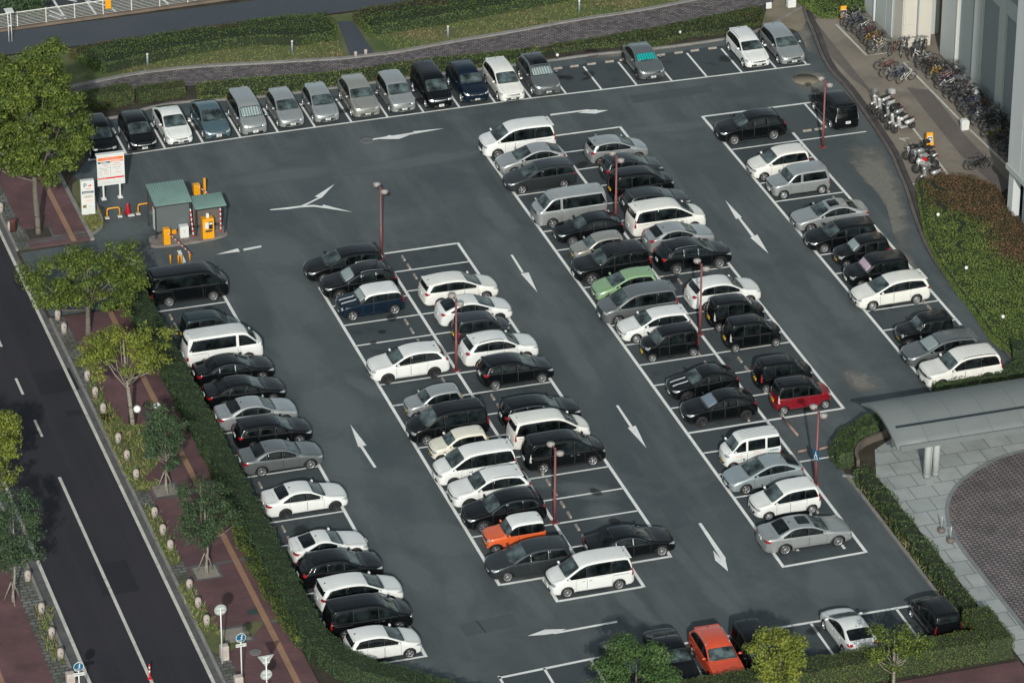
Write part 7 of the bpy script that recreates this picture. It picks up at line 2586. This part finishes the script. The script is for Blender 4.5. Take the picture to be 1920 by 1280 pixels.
for (x, y, z), l in zip([(*p, .0) for p in [(8.81, 37.65), (17.83, 38.74)]] + [(23.45, 7.6, .35), (22.3, .5, .35), (21.9, -5.9, .35)], ('beside the empty bays', 'beside the white estate car', 'uppermost in the big shrub bed', 'middle one in the big shrub bed', 'lowest in the big shrub bed')):
    r = empty('garden_light', (x, y, z), 0, 'small white capped garden light ' + l, 'garden light', 'garden lights')
    bm = bmesh.new()
    lathe(bm, [(.07, 0), (.07, .34), (.001, .34)], 10)
    obj('post', bm, [POSTD], r)
    bm = bmesh.new()
    bmesh.ops.create_uvsphere(bm, u_segments=12, v_segments=8, radius=.11, matrix=Matrix.Translation((0, 0, .38)))
    for f in bm.faces:
        f.smooth = True
    obj('light_cap', bm, [OPAL], r)
# little white control box and wheelchair board at the top right corner, white utility boxes in the bike yard
bm = bmesh.new()
bx(bm, -.3, .3, -.2, .2, 0, .55, bev=.04)
tag(obj('utility_box', bm, [MWHITE], None, (*[(26.72, 41.17)][0], .04)), 'white utility box at the end of the brick path', 'box')
for (x, y), l in zip([(30.38, 19.74), (32.76, 23.49)], ('on the yard line beside the bicycles', 'against the wall behind the bicycles')):
    bm = bmesh.new()
    pts = [(-.24, 0), (.24, 0), (.28, .55), (.16, .72), (-.2, .72), (-.28, .55)]
    va = [bm.verts.new((p[0], -.16, p[1])) for p in pts]
    vb = [bm.verts.new((p[0] * .9, .16, p[1])) for p in pts]
    bm.faces.new(va[::-1]); bm.faces.new(vb)
    for k in range(6):
        bm.faces.new((va[k], va[(k + 1) % 6], vb[(k + 1) % 6], vb[k]))
    bmesh.ops.recalc_face_normals(bm, faces=bm.faces[:])
    tag(obj('concrete_weight', bm, [MWHITE], None, (x, y, .02)), 'white weighted block ' + l, 'block')
def a_board(p, rz, lab, sx=1.0):
    r = empty('a_board', (p[0], p[1], .02), rz, lab, 'sign')
    for s in (-1, 1):
        bm = bmesh.new()
        v = [bm.verts.new(q) for q in ((-.24, s * .22, 0), (.24, s * .22, 0), (.2, s * .03, .82), (-.2, s * .03, .82), (-.24, s * .20, 0), (.24, s * .20, 0), (.2, s * .01, .82), (-.2, s * .01, .82))]
        for f in ((0, 1, 2, 3), (7, 6, 5, 4), (0, 4, 5, 1), (1, 5, 6, 2), (2, 6, 7, 3), (3, 7, 4, 0)):
            bm.faces.new([v[k] for k in f])
        bmesh.ops.recalc_face_normals(bm, faces=bm.faces[:])
        obj('board', bm, [YEL], r)
    bm = bmesh.new()
    def fp(u, t, off):
        y = -.22 + (.19) * t
        return Vector((u, y - off, .82 * t))
    def quad(u0, u1, t0, t1, off, mi):
        f = bm.faces.new([bm.verts.new(fp(a, b_, off)) for a, b_ in ((u0, t0), (u1, t0), (u1, t1), (u0, t1))])
        f.material_index = mi
    quad(-.15, .15, .22, .74, .006, 0)
    quad(-.13, .13, .30, .66, .010, 1)
    for k in (-1, 1):
        f = bm.faces.new([bm.verts.new(fp(k * .055 + .05 * math.cos(a), .40 + .06 * math.sin(a), .014)) for a in [q * .785 for q in range(8)]])
        f.material_index = 0
    quad(-.08, .09, .46, .58, .014, 0)
    obj('sign_face', bm, [MWHITE, NAVYP], r)
a_board([(27.37, 18.36)][0], R(-3), 'yellow A board with motorcycle pictogram beside the motorcycles')
a_board([(29.49, 38.53)][0], R(-6), 'yellow A board with bicycle pictogram at the upper end of the bicycles')
bm = bmesh.new()
bx(bm, -.2, .2, -.02, .02, .3, .75)
tag(obj('small_sign', bm, [MWHITE], None, (*[(24.94, 40.78)][0], 0)), 'small white notice at the upper right corner of the bays', 'sign')
# top left: yellow panel on the fence, lamp with a flat head
bm = bmesh.new()
bx(bm, -.2, .2, -.03, .0, .55, 2.0, bev=.01)
x = [(-17.95, 53.89)][0][0]
tag(obj('banner', bm, [YEL], None, (x, fy(x) - .09, 0)), 'yellow orange banner hung on the white fence', 'banner')
x, y = [(-25.17, 51.16)][0]
fl = empty('flat_lamp', (x, y, 0), 0, 'white flat topped fitting on twin legs in front of the fence', 'lamp post')
bm = bmesh.new()
bx(bm, -.28, .28, -.35, .35, 2.3, 2.36, bev=.01)
obj('flat_top', bm, [MWHITE], fl)
for s in (-1, 1):
    bm = bmesh.new()
    tube(bm, [(s * .1, 0, 0), (s * .1, 0, 2.3)], .03, 6)
    obj('leg', bm, [MWHITE], fl)
bm = bmesh.new()
bx(bm, -.1, .1, -.02, .02, 1.2, 1.28)
obj('brace', bm, [MWHITE], fl)
# curved white hand rails with planters on the plaza
for (x, y), l in zip([(9.38, -26.56), (9.43, -27.68)], ('upper', 'lower')):
    r = empty('planter_rail', (x, y, .05), 0, f'{l} of two short posts set in dark round planters on the plaza', 'post', 'posts in round planters')
    bm = bmesh.new()
    lathe(bm, [(.18, 0), (.22, .08), (.21, .18), (.16, .24), (.001, .25)], 14)
    obj('planter', bm, [DARKSTONE], r)
    bm = bmesh.new()
    tube(bm, [(0, 0, .2), (0, 0, .95)], .03, 7)
    obj('post', bm, [GALV], r)
bm = bmesh.new()
a, b_ = [Vector((*p, .9)) for p in [(9.38, -26.56), (9.43, -27.68)]]
tube(bm, [Vector((0, 0, 0)), (b_ - a) * .5 - Vector((0, 0, .25)), b_ - a], .02, 6)
tag(obj('chain', bm, [GALV], None, a), 'drooping cord between the two posts on the plaza', 'cord')

# lettering on the white kei van (its left flank, towards the viewer)
kv = [o for o in scene.objects if o.name.startswith('kei_van') and o.parent is None][0]
txt = text_obj('lettering', 'ースマイル', .17, plain('van_lettering', (.03, .06, .07), .5), kv, (-.35, .738, .78), (R(90), 0, R(180)), .004)
def flank(x0, x1, z0_, z1_, mat, nm='lettering'):
    bm = bmesh.new()
    k = int((x1 - x0) / .07)
    rr = random.Random(int(x0 * 100))
    for q in range(k):
        bx(bm, x0 + q * .07, x0 + q * .07 + .05, .728, .742, z0_, z1_ - rr.uniform(0, .02))
    return obj(nm, bm, [mat], kv)
flank(-.35, .12, .98, 1.03, PINKTX)
flank(-.35, .0, .92, .95, GREYTX)
flank(-1.4, -.85, .97, 1.06, plain('van_teal_text', (.12, .28, .32), .5))
flank(.7, 1.15, .88, .93, PINKTX)
flank(.75, 1.2, .66, .70, GREYTX)

# ---------------------------------------------------------------- bicycles, scooters, motorcycles
BIKEM = {k: plain('bike_' + k, c, .3, .3) for k, c in dict(silver=(.30, .31, .32), white=(.60, .60, .58), black=(.015, .015, .017), navy=(.02, .035, .10), yellow=(.45, .26, .03), lime=(.40, .46, .05), red=(.16, .03, .03), brown=(.20, .09, .05), teal=(.04, .16, .17), purple=(.10, .04, .14), cream=(.55, .45, .28), pink=(.50, .25, .24), gunmetal=(.10, .105, .11)).items()}
TYREG = plain('bike_tyre', (.02, .02, .021), .8)
RIMG = plain('bike_rim', (.17, .175, .18), .35, .5)
GUARDD = plain('bike_mudguard_dark', (.03, .03, .033), .5)
SADDLE = plain('saddle_black', (.015, .014, .014), .6)
WIRE = plain('basket_wire', (.42, .43, .44), .4, .6)
WIREB = plain('basket_dark', (.03, .03, .032), .5)
RW = .32
def bike_meshes():
    M = {}
    bm = bmesh.new()
    n = 20
    ring = [(RW * math.cos(2 * math.pi * k / n), 0, RW * math.sin(2 * math.pi * k / n)) for k in range(n + 1)]
    tube(bm, ring, .027, 5, 0, False)
    tube(bm, [(p[0] * .92, 0, p[2] * .92) for p in ring], .011, 4, 1, False)
    for k in range(9):
        a = 2 * math.pi * k / 9
        tube(bm, [(.03 * math.cos(a + .5), .02, .03 * math.sin(a + .5)), (RW * .92 * math.cos(a), 0, RW * .92 * math.sin(a))], .003, 3, 1, False)
    tube(bm, [(0, -.05, 0), (0, .05, 0)], .022, 6, 1)
    M['wheel'] = mesh_from_bm(bm, 'wheel', [TYREG, RIMG])
    bm = bmesh.new()
    rear, bb, seat, head, front = Vector((-.52, 0, RW)), Vector((-.08, 0, .28)), Vector((-.22, 0, .74)), Vector((.38, 0, .78)), Vector((.54, 0, RW))
    tube(bm, [bb, head + Vector((.02, 0, -.12))], 0.030, 6)
    tube(bm, [bb + (seat - bb) * .55, head], 0.027, 6)
    tube(bm, [bb, seat], 0.027, 6)
    for s in (-.05, .05):
        tube(bm, [bb, rear + Vector((0, s, 0))], 0.017, 5)
        tube(bm, [seat - Vector((0, 0, .06)), rear + Vector((0, s, 0))], 0.015, 5)
        tube(bm, [head + Vector((.03, 0, -.16)), front + Vector((0, s, 0))], 0.019, 5)
    tube(bm, [head + Vector((.04, 0, -.2)), head + Vector((-.02, 0, .12))], 0.027, 6)
    tube(bm, [bb + Vector((0, -.12, -.15)), bb + Vector((0, -.1, 0)), bb + Vector((0, .1, 0)), bb + Vector((0, .12, .15))], 0.018, 5)
    M['frame'] = mesh_from_bm(bm, 'frame', [BIKEM['silver']])
    rr = RW + .03
    for cx, a0, a1, nm in ((-.52, 20, 195, 'rear_mudguard'), (.54, 40, 160, 'front_mudguard')):
        bm = bmesh.new()
        arc = [R(a0 + (a1 - a0) * k / 8) for k in range(9)]
        pr = None
        for a in arc:
            q = [bm.verts.new((cx + rr * math.cos(a), y, RW + rr * math.sin(a) - (.008 if abs(y) > .01 else 0))) for y in (-.028, 0, .028)]
            if pr:
                for k in range(2):
                    bm.faces.new((pr[k], pr[k + 1], q[k + 1], q[k]))
            pr = q
        M[nm] = mesh_from_bm(bm, nm, [RIMG])
    bm = bmesh.new()
    tube(bm, [(.20, -.27, .98), (.30, -.25, 1.0), (.36, -.08, .98), (.36, .08, .98), (.30, .25, 1.0), (.20, .27, .98)], .019, 6)
    tube(bm, [(.36, 0, .9), (.36, 0, .98)], .014, 6)
    M['handlebar'] = mesh_from_bm(bm, 'handlebar', [RIMG])
    bm = bmesh.new()
    tube(bm, [(.16, 0, 0), (.05, 0, .012), (-.06, 0, .015), (-.13, 0, .02)], [.018, .03, .075, .06], 8)
    for v in bm.verts:
        v.co.z *= .6
    tube(bm, [(-.02, 0, 0), (-.0, 0, -.14)], .013, 5)
    M['saddle'] = mesh_from_bm(bm, 'saddle', [SADDLE])
    bm = bmesh.new()
    x0, x1, w, z0, z1 = .44, .74, .16, .72, .96
    def fr(z, g):
        return [(x0, -w * g, z), (x1 * (.97 if g < 1 else 1), -w * g, z), (x1 * (.97 if g < 1 else 1), w * g, z), (x0, w * g, z), (x0, -w * g, z)]
    for z, g in ((z0, .8), (z0 + .08, .87), (z0 + .16, .93), (z1, 1)):
        tube(bm, fr(z, g), .007, 4, 0, False)
    for a, b_ in zip(fr(z0, .8), fr(z1, 1)):
        tube(bm, [a, b_], .007, 4, 0, False)
    for t in (.25, .5, .75):
        tube(bm, [(x0 + (x1 - x0) * t, -w * .8, z0), (x0 + (x1 - x0) * t, -w, z1)], .005, 3, 0, False)
        tube(bm, [(x0 + (x1 - x0) * t, w * .8, z0), (x0 + (x1 - x0) * t, w, z1)], .005, 3, 0, False)
        tube(bm, [(x1, -w + 2 * w * t, z0), (x1, -w + 2 * w * t, z1)], .005, 3, 0, False)
        tube(bm, [(x0, -w * .8 + 1.6 * w * t, z0), (x1, -w * .8 + 1.6 * w * t, z0)], .005, 3, 0, False)
    M['basket'] = mesh_from_bm(bm, 'basket', [WIRE])
    bm = bmesh.new()
    bx(bm, -.72, -.36, -.07, .07, .69, .70)
    for s in (-.06, .06):
        tube(bm, [(-.66, s, .69), (-.53, s, RW)], .007, 4)
    M['carrier'] = mesh_from_bm(bm, 'carrier', [RIMG])
    return M
BM = bike_meshes()
rb_ = random.Random(9)
def bicycle(x, y, rz, colour, label, lean=6, basket=None, carrier=True, guards=True, steer=0):
    r = empty('bicycle', (x, y, .02), 0, label, 'bicycle', 'bicycles parked in the yard')
    r.rotation_euler = (R(lean), 0, rz)
    r.rotation_mode = 'XYZ'
    f = link('frame', BM['frame'], r)
    f.material_slots[0].link = 'OBJECT'
    f.material_slots[0].material = BIKEM[colour]
    link('wheel', BM['wheel'], r, (-.52, 0, RW))
    w = link('wheel', BM['wheel'], r, (.54, 0, RW))
    link('handlebar', BM['handlebar'], r)
    link('saddle', BM['saddle'], r, (-.24, 0, .88))
    if guards:
        gd = rb_.random() < .5
        for nm in ('rear_mudguard', 'front_mudguard'):
            o = link(nm, BM[nm], r)
            if gd:
                o.material_slots[0].link = 'OBJECT'
                o.material_slots[0].material = GUARDD
    if basket:
        o = link('basket', BM['basket'], r)
        o.material_slots[0].link = 'OBJECT'
        o.material_slots[0].material = WIREB if basket == 'dark' else WIRE
    if carrier:
        link('carrier', BM['carrier'], r)
    return r
rb = random.Random(77)
pal = ['silver', 'black', 'silver', 'white', 'black', 'gunmetal', 'navy', 'silver', 'black', 'brown']
# first rack, by the A board
c1 = ['black', 'silver', 'silver', 'navy', 'black', 'white', 'gunmetal', 'red', 'black', 'yellow', 'brown', 'white', 'cream', 'silver']
l1 = 'silver black silver navy black white grey red black yellow brown white cream silver'.split()
ordn = ['first', 'second', 'third', 'fourth', 'fifth', 'sixth', 'seventh', 'eighth', 'ninth', 'tenth', 'eleventh', 'twelfth', 'thirteenth', 'fourteenth', 'fifteenth', 'sixteenth', 'seventeenth', 'eighteenth', 'nineteenth', 'twentieth']
colname = dict(gunmetal='grey')
for k, c in enumerate(c1):
    y = 38.1 - k * .445
    bicycle(29.75 + rb.uniform(-.22, .22), y, R(rb.uniform(-18, 14)) + (math.pi if rb.random() < .2 else 0), c, f'{colname.get(c, c)} bicycle in the upper rack, {ordn[k]} from the A board', rb.uniform(-8, 12), rb.choice([None, 'wire', 'dark', 'wire']), rb.random() < .8)
# cluster at the cream pier
for k, (x, y, a, c) in enumerate(((31.0, 31.75, 62, 'silver'), (31.4, 31.8, 66, 'black'), (31.75, 31.75, 60, 'purple'), (32.1, 31.8, 58, 'teal'), (32.5, 31.7, 50, 'black'), (30.55, 32.1, 40, 'brown'))):
    bicycle(x, y, R(a), c, f'{c} bicycle in the cluster at the foot of the cream pier, ' + ['leftmost but one', 'third from the left', 'fourth from the left', 'second from the right', 'rightmost', 'leftmost'][k], rb.uniform(-6, 10), rb.choice([None, 'dark']))
# loose group in front of the rack line
for k, (px, py, a, c, lb) in enumerate(((1668, 125, -15, 'red', 'red bicycle lying askew at the back of the loose group'), (1675, 138, -12, 'silver', 'silver bicycle in the middle of the loose group before the yard line'), (1682, 143, 12, 'navy', 'navy bicycle behind the white one in the loose group'), (1690, 150, 18, 'white', 'white bicycle nearest the viewer in the loose group'))):
    LG = [(29.07, 29.72), (28.95, 28.55), (29.2, 28.15), (29.55, 27.6)]
    bicycle(LG[k][0], LG[k][1], R(a), c, lb, 8, None if k in (0, 3) else 'wire', k != 3)
# long rack along the grey wall
N2 = 36
accent = {2: 'brown', 5: 'cream', 6: 'yellow', 8: 'pink', 27: 'lime', 31: 'teal'}
near = {0: 'at the cream pier end', 9: 'near the pink bicycle', 18: 'near the white block by the wall', 24: 'beside the white block on the line', 30: 'near the lime bicycle'}
names2 = []
for k in range(N2):
    y = 30.3 - k * .455
    c = accent.get(k, pal[(k * 7 + 3) % len(pal)])
    if 11 <= k <= 20 and k not in accent:
        c = rb.choice(['black', 'gunmetal', 'black', 'navy'])
    if k >= 29 and k not in accent:
        c = rb.choice(['black', 'gunmetal', 'navy'])
    if k in accent:
        lb = f'{c} bicycle in the long rack along the grey wall'
        if c in ('brown', 'cream', 'teal'):
            lb += {'brown': ' near its upper end', 'cream': ' beside the yellow one', 'teal': ' near its shaded lower end'}[c]
    else:
        lb = f'{colname.get(c, c)} bicycle in the long wall rack, {ordn[k] if k < 20 else ordn[N2 - 1 - k]} from its {"upper" if k < 20 else "lower"} end'
    bicycle(31.85 + rb.uniform(-.18, .2), y, R(rb.uniform(-16, 12)) + (math.pi if rb.random() < .25 else 0), c, lb, rb.uniform(-8, 12), rb.choice([None, 'wire', 'dark', 'dark']), rb.random() < .8)
# second staggered line close to the wall
for k in range(14):
    y = 27.8 - k * .95
    c = pal[(k * 3 + 1) % len(pal)]
    bicycle(32.6, y, R(rb.uniform(-20, 20)), c, f'{colname.get(c, c)} bicycle squeezed against the grey wall, {ordn[k]} from the upper end', rb.uniform(-6, 10), rb.choice([None, 'wire', 'dark']))
for (px, py), lb, a in zip([(28.81, 14.09), (29.04, 14.18)], ('black bicycle, left of the pair standing alone at the shadow edge', 'black bicycle, right of the pair standing alone at the shadow edge'), (-8, 10)):
    bicycle(px, py, R(a), 'black', lb, 6, None, True)

# scooters
SEAT = plain('scooter_seat', (.02, .02, .021), .5)
HUBG = plain('scooter_wheel', (.03, .03, .032), .6)
SILV = plain('scooter_silver', (.45, .46, .46), .35, .5)
def scooter_meshes():
    M = {}
    bm = bmesh.new()
    tube(bm, [(-.78, 0, .62), (-.62, 0, .56), (-.30, 0, .50), (-.12, 0, .42)], [.07, .155, .17, .12], 12)
    for v in bm.verts:
        if v.co.z < .45:
            v.co.z = .45 - (.45 - v.co.z) * .7
    bx(bm, -.18, .30, -.17, .17, .25, .31, bev=.02)
    pr = None
    for z, x, w in ((.30, .30, .18), (.45, .40, .19), (.62, .44, .18), (.80, .42, .14)):
        q = [bm.verts.new((x - (abs(y) / w) ** 2 * .06, y, z)) for y in (-w, -w / 2, 0, w / 2, w)]
        if pr:
            for k in range(4):
                bm.faces.new((pr[k], pr[k + 1], q[k + 1], q[k]))
        pr = q
    r_ = bmesh.ops.solidify(bm, geom=[f for f in bm.faces if len(f.verts) == 4 and min(v.co.x for v in f.verts) > .2 and min(v.co.z for v in f.verts) >= .299], thickness=.04) if False else None
    tube(bm, [(.40, 0, .80), (.33, 0, .98)], [.12, .09], 10)
    tube(bm, [(.36, 0, .47), (.56, 0, .47), (.70, 0, .36)], [.05, .075, .03], 8)
    M['bodywork'] = mesh_from_bm(bm, 'bodywork', [BIKEM['white']], True)
    bm = bmesh.new()
    tube(bm, [(-.74, 0, .70), (-.5, 0, .70), (-.2, 0, .68), (-.06, 0, .64)], [.07, .125, .125, .06], 10)
    for v in bm.verts:
        v.co.z = .66 + (v.co.z - .66) * .55
    M['seat'] = mesh_from_bm(bm, 'seat', [SEAT], True)
    bm = bmesh.new()
    lathe(bm, [(.12, -.05), (.21, -.055), (.225, 0), (.21, .055), (.12, .05), (.10, .02), (.001, .02)], 18, axis='Y')
    M['wheel'] = mesh_from_bm(bm, 'wheel', [HUBG])
    bm = bmesh.new()
    tube(bm, [(.22, -.33, 1.0), (.30, -.2, 1.02), (.33, 0, .99), (.30, .2, 1.02), (.22, .33, 1.0)], .018, 6)
    for s in (-1, 1):
        tube(bm, [(.30, s * .22, 1.02), (.32, s * .30, 1.16)], .009, 4)
        bmesh.ops.create_uvsphere(bm, u_segments=8, v_segments=6, radius=.06, matrix=Matrix.Translation((.32, s * .32, 1.18)) @ Matrix.Diagonal((.3, 1, .8, 1)))
    M['handlebar'] = mesh_from_bm(bm, 'handlebar', [SEAT])
    bm = bmesh.new()
    bmesh.ops.create_uvsphere(bm, u_segments=10, v_segments=8, radius=.08, matrix=Matrix.Translation((.43, 0, .90)) @ Matrix.Diagonal((.6, 1, .9, 1)))
    M['headlight'] = mesh_from_bm(bm, 'headlight', [LAMPGLASS], True)
    bm = bmesh.new()
    bx(bm, -.86, -.80, -.09, .09, .52, .60, bev=.015)
    M['tail_light'] = mesh_from_bm(bm, 'tail_light', [TAILRED])
    bm = bmesh.new()
    tube(bm, [(-.82, 0, .70), (-1.0, .0, .72)], .02, 5)
    bx(bm, -1.06, -.76, -.17, .17, .72, 1.0, bev=.04)
    M['top_box'] = mesh_from_bm(bm, 'top_box', [BIKEM['white']])
    bm = bmesh.new()
    pr = None
    for z, x, w in ((.95, .46, .20), (1.15, .42, .22), (1.35, .33, .18)):
        q = [bm.verts.new((x - (abs(y) / w) ** 2 * .05, y, z)) for y in (-w, 0, w)]
        if pr:
            for k in range(2):
                bm.faces.new((pr[k], pr[k + 1], q[k + 1], q[k]))
        pr = q
    M['windshield'] = mesh_from_bm(bm, 'windshield', [poly_mat('clear_screen', (.25, .28, .30), .45)])
    return M
SM = scooter_meshes()
def scooter(x, y, rz, col, label, box=False, screen=False):
    r = empty('scooter', (x, y, .02), 0, label, 'scooter', 'scooters by the yard kerb')
    r.rotation_euler = (R(6), 0, rz)
    r.scale = (1.1, 1.1, 1.1)
    b_ = link('bodywork', SM['bodywork'], r)
    b_.material_slots[0].link = 'OBJECT'
    b_.material_slots[0].material = col
    for nm in ('seat', 'handlebar', 'headlight', 'tail_light'):
        link(nm, SM[nm], r)
    for wx in (.68, -.60):
        link('wheel', SM['wheel'], r, (wx, 0, .225))
    if box:
        link('top_box', SM['top_box'], r)
    if screen:
        link('windshield', SM['windshield'], r)
WS_ = BIKEM['white']
SC = [(26.14, 24.26), (26.22, 23.64), (26.24, 22.87), (26.26, 22.28), (26.13, 21.23), (26.34, 20.66)]
for (x, y), c, l, b_, sc_ in zip(SC, (WS_, WS_, SEAT, SILV, WS_, WS_), ('white scooter with windshield at the upper end of the row', 'white scooter with a long pale tail, second in the row', 'black scooter, third in the row', 'silver and black scooter in the middle of the row', 'white scooter with black floor, fifth in the row', 'white scooter with brown floor nearest the A board'), (True, False, False, False, False, False), (True, False, False, True, False, False)):
    scooter(x + .25, y, R(195), c, l, b_, sc_)
# motorcycles
def motorcycle(x, y, rz, tank, label, panniers=False, fairing=None):
    r = empty('motorcycle', (x, y, .02), 0, label, 'motorcycle', 'motorcycles by the shrub bed')
    r.rotation_euler = (R(8), 0, rz)
    bm = bmesh.new()
    lathe(bm, [(.20, -.05), (.29, -.065), (.31, 0), (.29, .065), (.20, .05), (.20, -.05)], 22, axis='Y', cap=False)
    for k in range(5):
        a = k * 1.2566
        tube(bm, [(.03 * math.cos(a), 0, .03 * math.sin(a)), (.21 * math.cos(a), 0, .21 * math.sin(a))], .018, 5)
    me = mesh_from_bm(bm, 'wheel', [TYREG])
    for wx in (.70, -.70):
        link('wheel', me, r, (wx, 0, .31))
    bm = bmesh.new()
    bx(bm, -.28, .28, -.16, .16, .28, .58, bev=.06)
    tube(bm, [(.1, -.18, .35), (-.3, -.2, .30), (-.85, -.2, .42)], [.035, .04, .05], 8)
    tube(bm, [(-.70, .08, .31), (-.2, .1, .42)], .03, 6)
    obj('engine', bm, [SILV], r)
    bm = bmesh.new()
    tube(bm, [(-.12, 0, .74), (.1, 0, .80), (.30, 0, .80), (.42, 0, .74)], [.09, .16, .16, .08], 10)
    obj('tank', bm, [tank], r, smooth=True)
    bm = bmesh.new()
    tube(bm, [(-.80, 0, .86), (-.6, 0, .80), (-.35, 0, .76), (-.10, 0, .76)], [.06, .11, .13, .08], 10)
    obj('seat', bm, [SEAT], r, smooth=True)
    bm = bmesh.new()
    for s in (-.08, .08):
        tube(bm, [(.70, s, .31), (.50, s, .85)], .025, 6)
    obj('fork', bm, [SILV], r)
    bm = bmesh.new()
    tube(bm, [(.32, -.36, .98), (.44, -.2, 1.0), (.48, 0, .96), (.44, .2, 1.0), (.32, .36, .98)], .016, 6)
    for s in (-1, 1):
        tube(bm, [(.42, s * .24, 1.0), (.44, s * .36, 1.12)], .008, 4)
        bmesh.ops.create_uvsphere(bm, u_segments=8, v_segments=6, radius=.06, matrix=Matrix.Translation((.44, s * .38, 1.14)) @ Matrix.Diagonal((.3, 1, .7, 1)))
    obj('handlebar', bm, [SEAT], r)
    bm = bmesh.new()
    bmesh.ops.create_uvsphere(bm, u_segments=10, v_segments=8, radius=.10, matrix=Matrix.Translation((.60, 0, .82)) @ Matrix.Diagonal((.7, 1, 1, 1)))
    obj('headlight', bm, [LAMPGLASS], r)
    if fairing:
        bm = bmesh.new()
        tube(bm, [(.70, 0, .74), (.55, 0, .80), (.35, 0, .72), (.05, 0, .55)], [.05, .20, .22, .18], 10)
        for v in bm.verts:
            v.co.y *= .85
        obj('fairing', bm, [fairing], r, smooth=True)
        bm = bmesh.new()
        tube(bm, [(-.55, 0, .86), (-.92, 0, .98)], [.10, .04], 8)
        obj('tail_cowl', bm, [BIKEM['white']], r, smooth=True)
    bm = bmesh.new()
    bx(bm, -.96, -.90, -.08, .08, .78, .86, bev=.01)
    obj('tail_light', bm, [TAILRED], r)
    if panniers:
        bm = bmesh.new()
        bx(bm, -1.0, -.62, -.2, .2, .84, 1.05, bev=.06)
        obj('top_box', bm, [SEAT], r)
        for s in (-1, 1):
            bm = bmesh.new()
            bx(bm, -.90, -.40, s * .2 - (.14 if s < 0 else 0), s * .2 + (.14 if s > 0 else 0), .42, .78, bev=.05)
            obj('pannier', bm, [SEAT], r)
MC = [(25.97, 16.75), (25.92, 16.19), (25.52, 14.79), (25.13, 13.32)]
motorcycle(MC[0][0] - .15, MC[0][1], R(190), SEAT, 'black touring motorcycle with boxes beside the A board', True)
motorcycle(MC[1][0] + .1, MC[1][1] - .1, R(190), SILV, 'silver tanked motorcycle behind the red and white one')
motorcycle(MC[2][0] + .15, MC[2][1], R(192), REDP, 'red and white sports motorcycle by the shrub bed', False, BIKEM['white'])
scooter(MC[3][0] + .2, MC[3][1], R(192), SILV, 'silver scooter half hidden by the shrub bed')
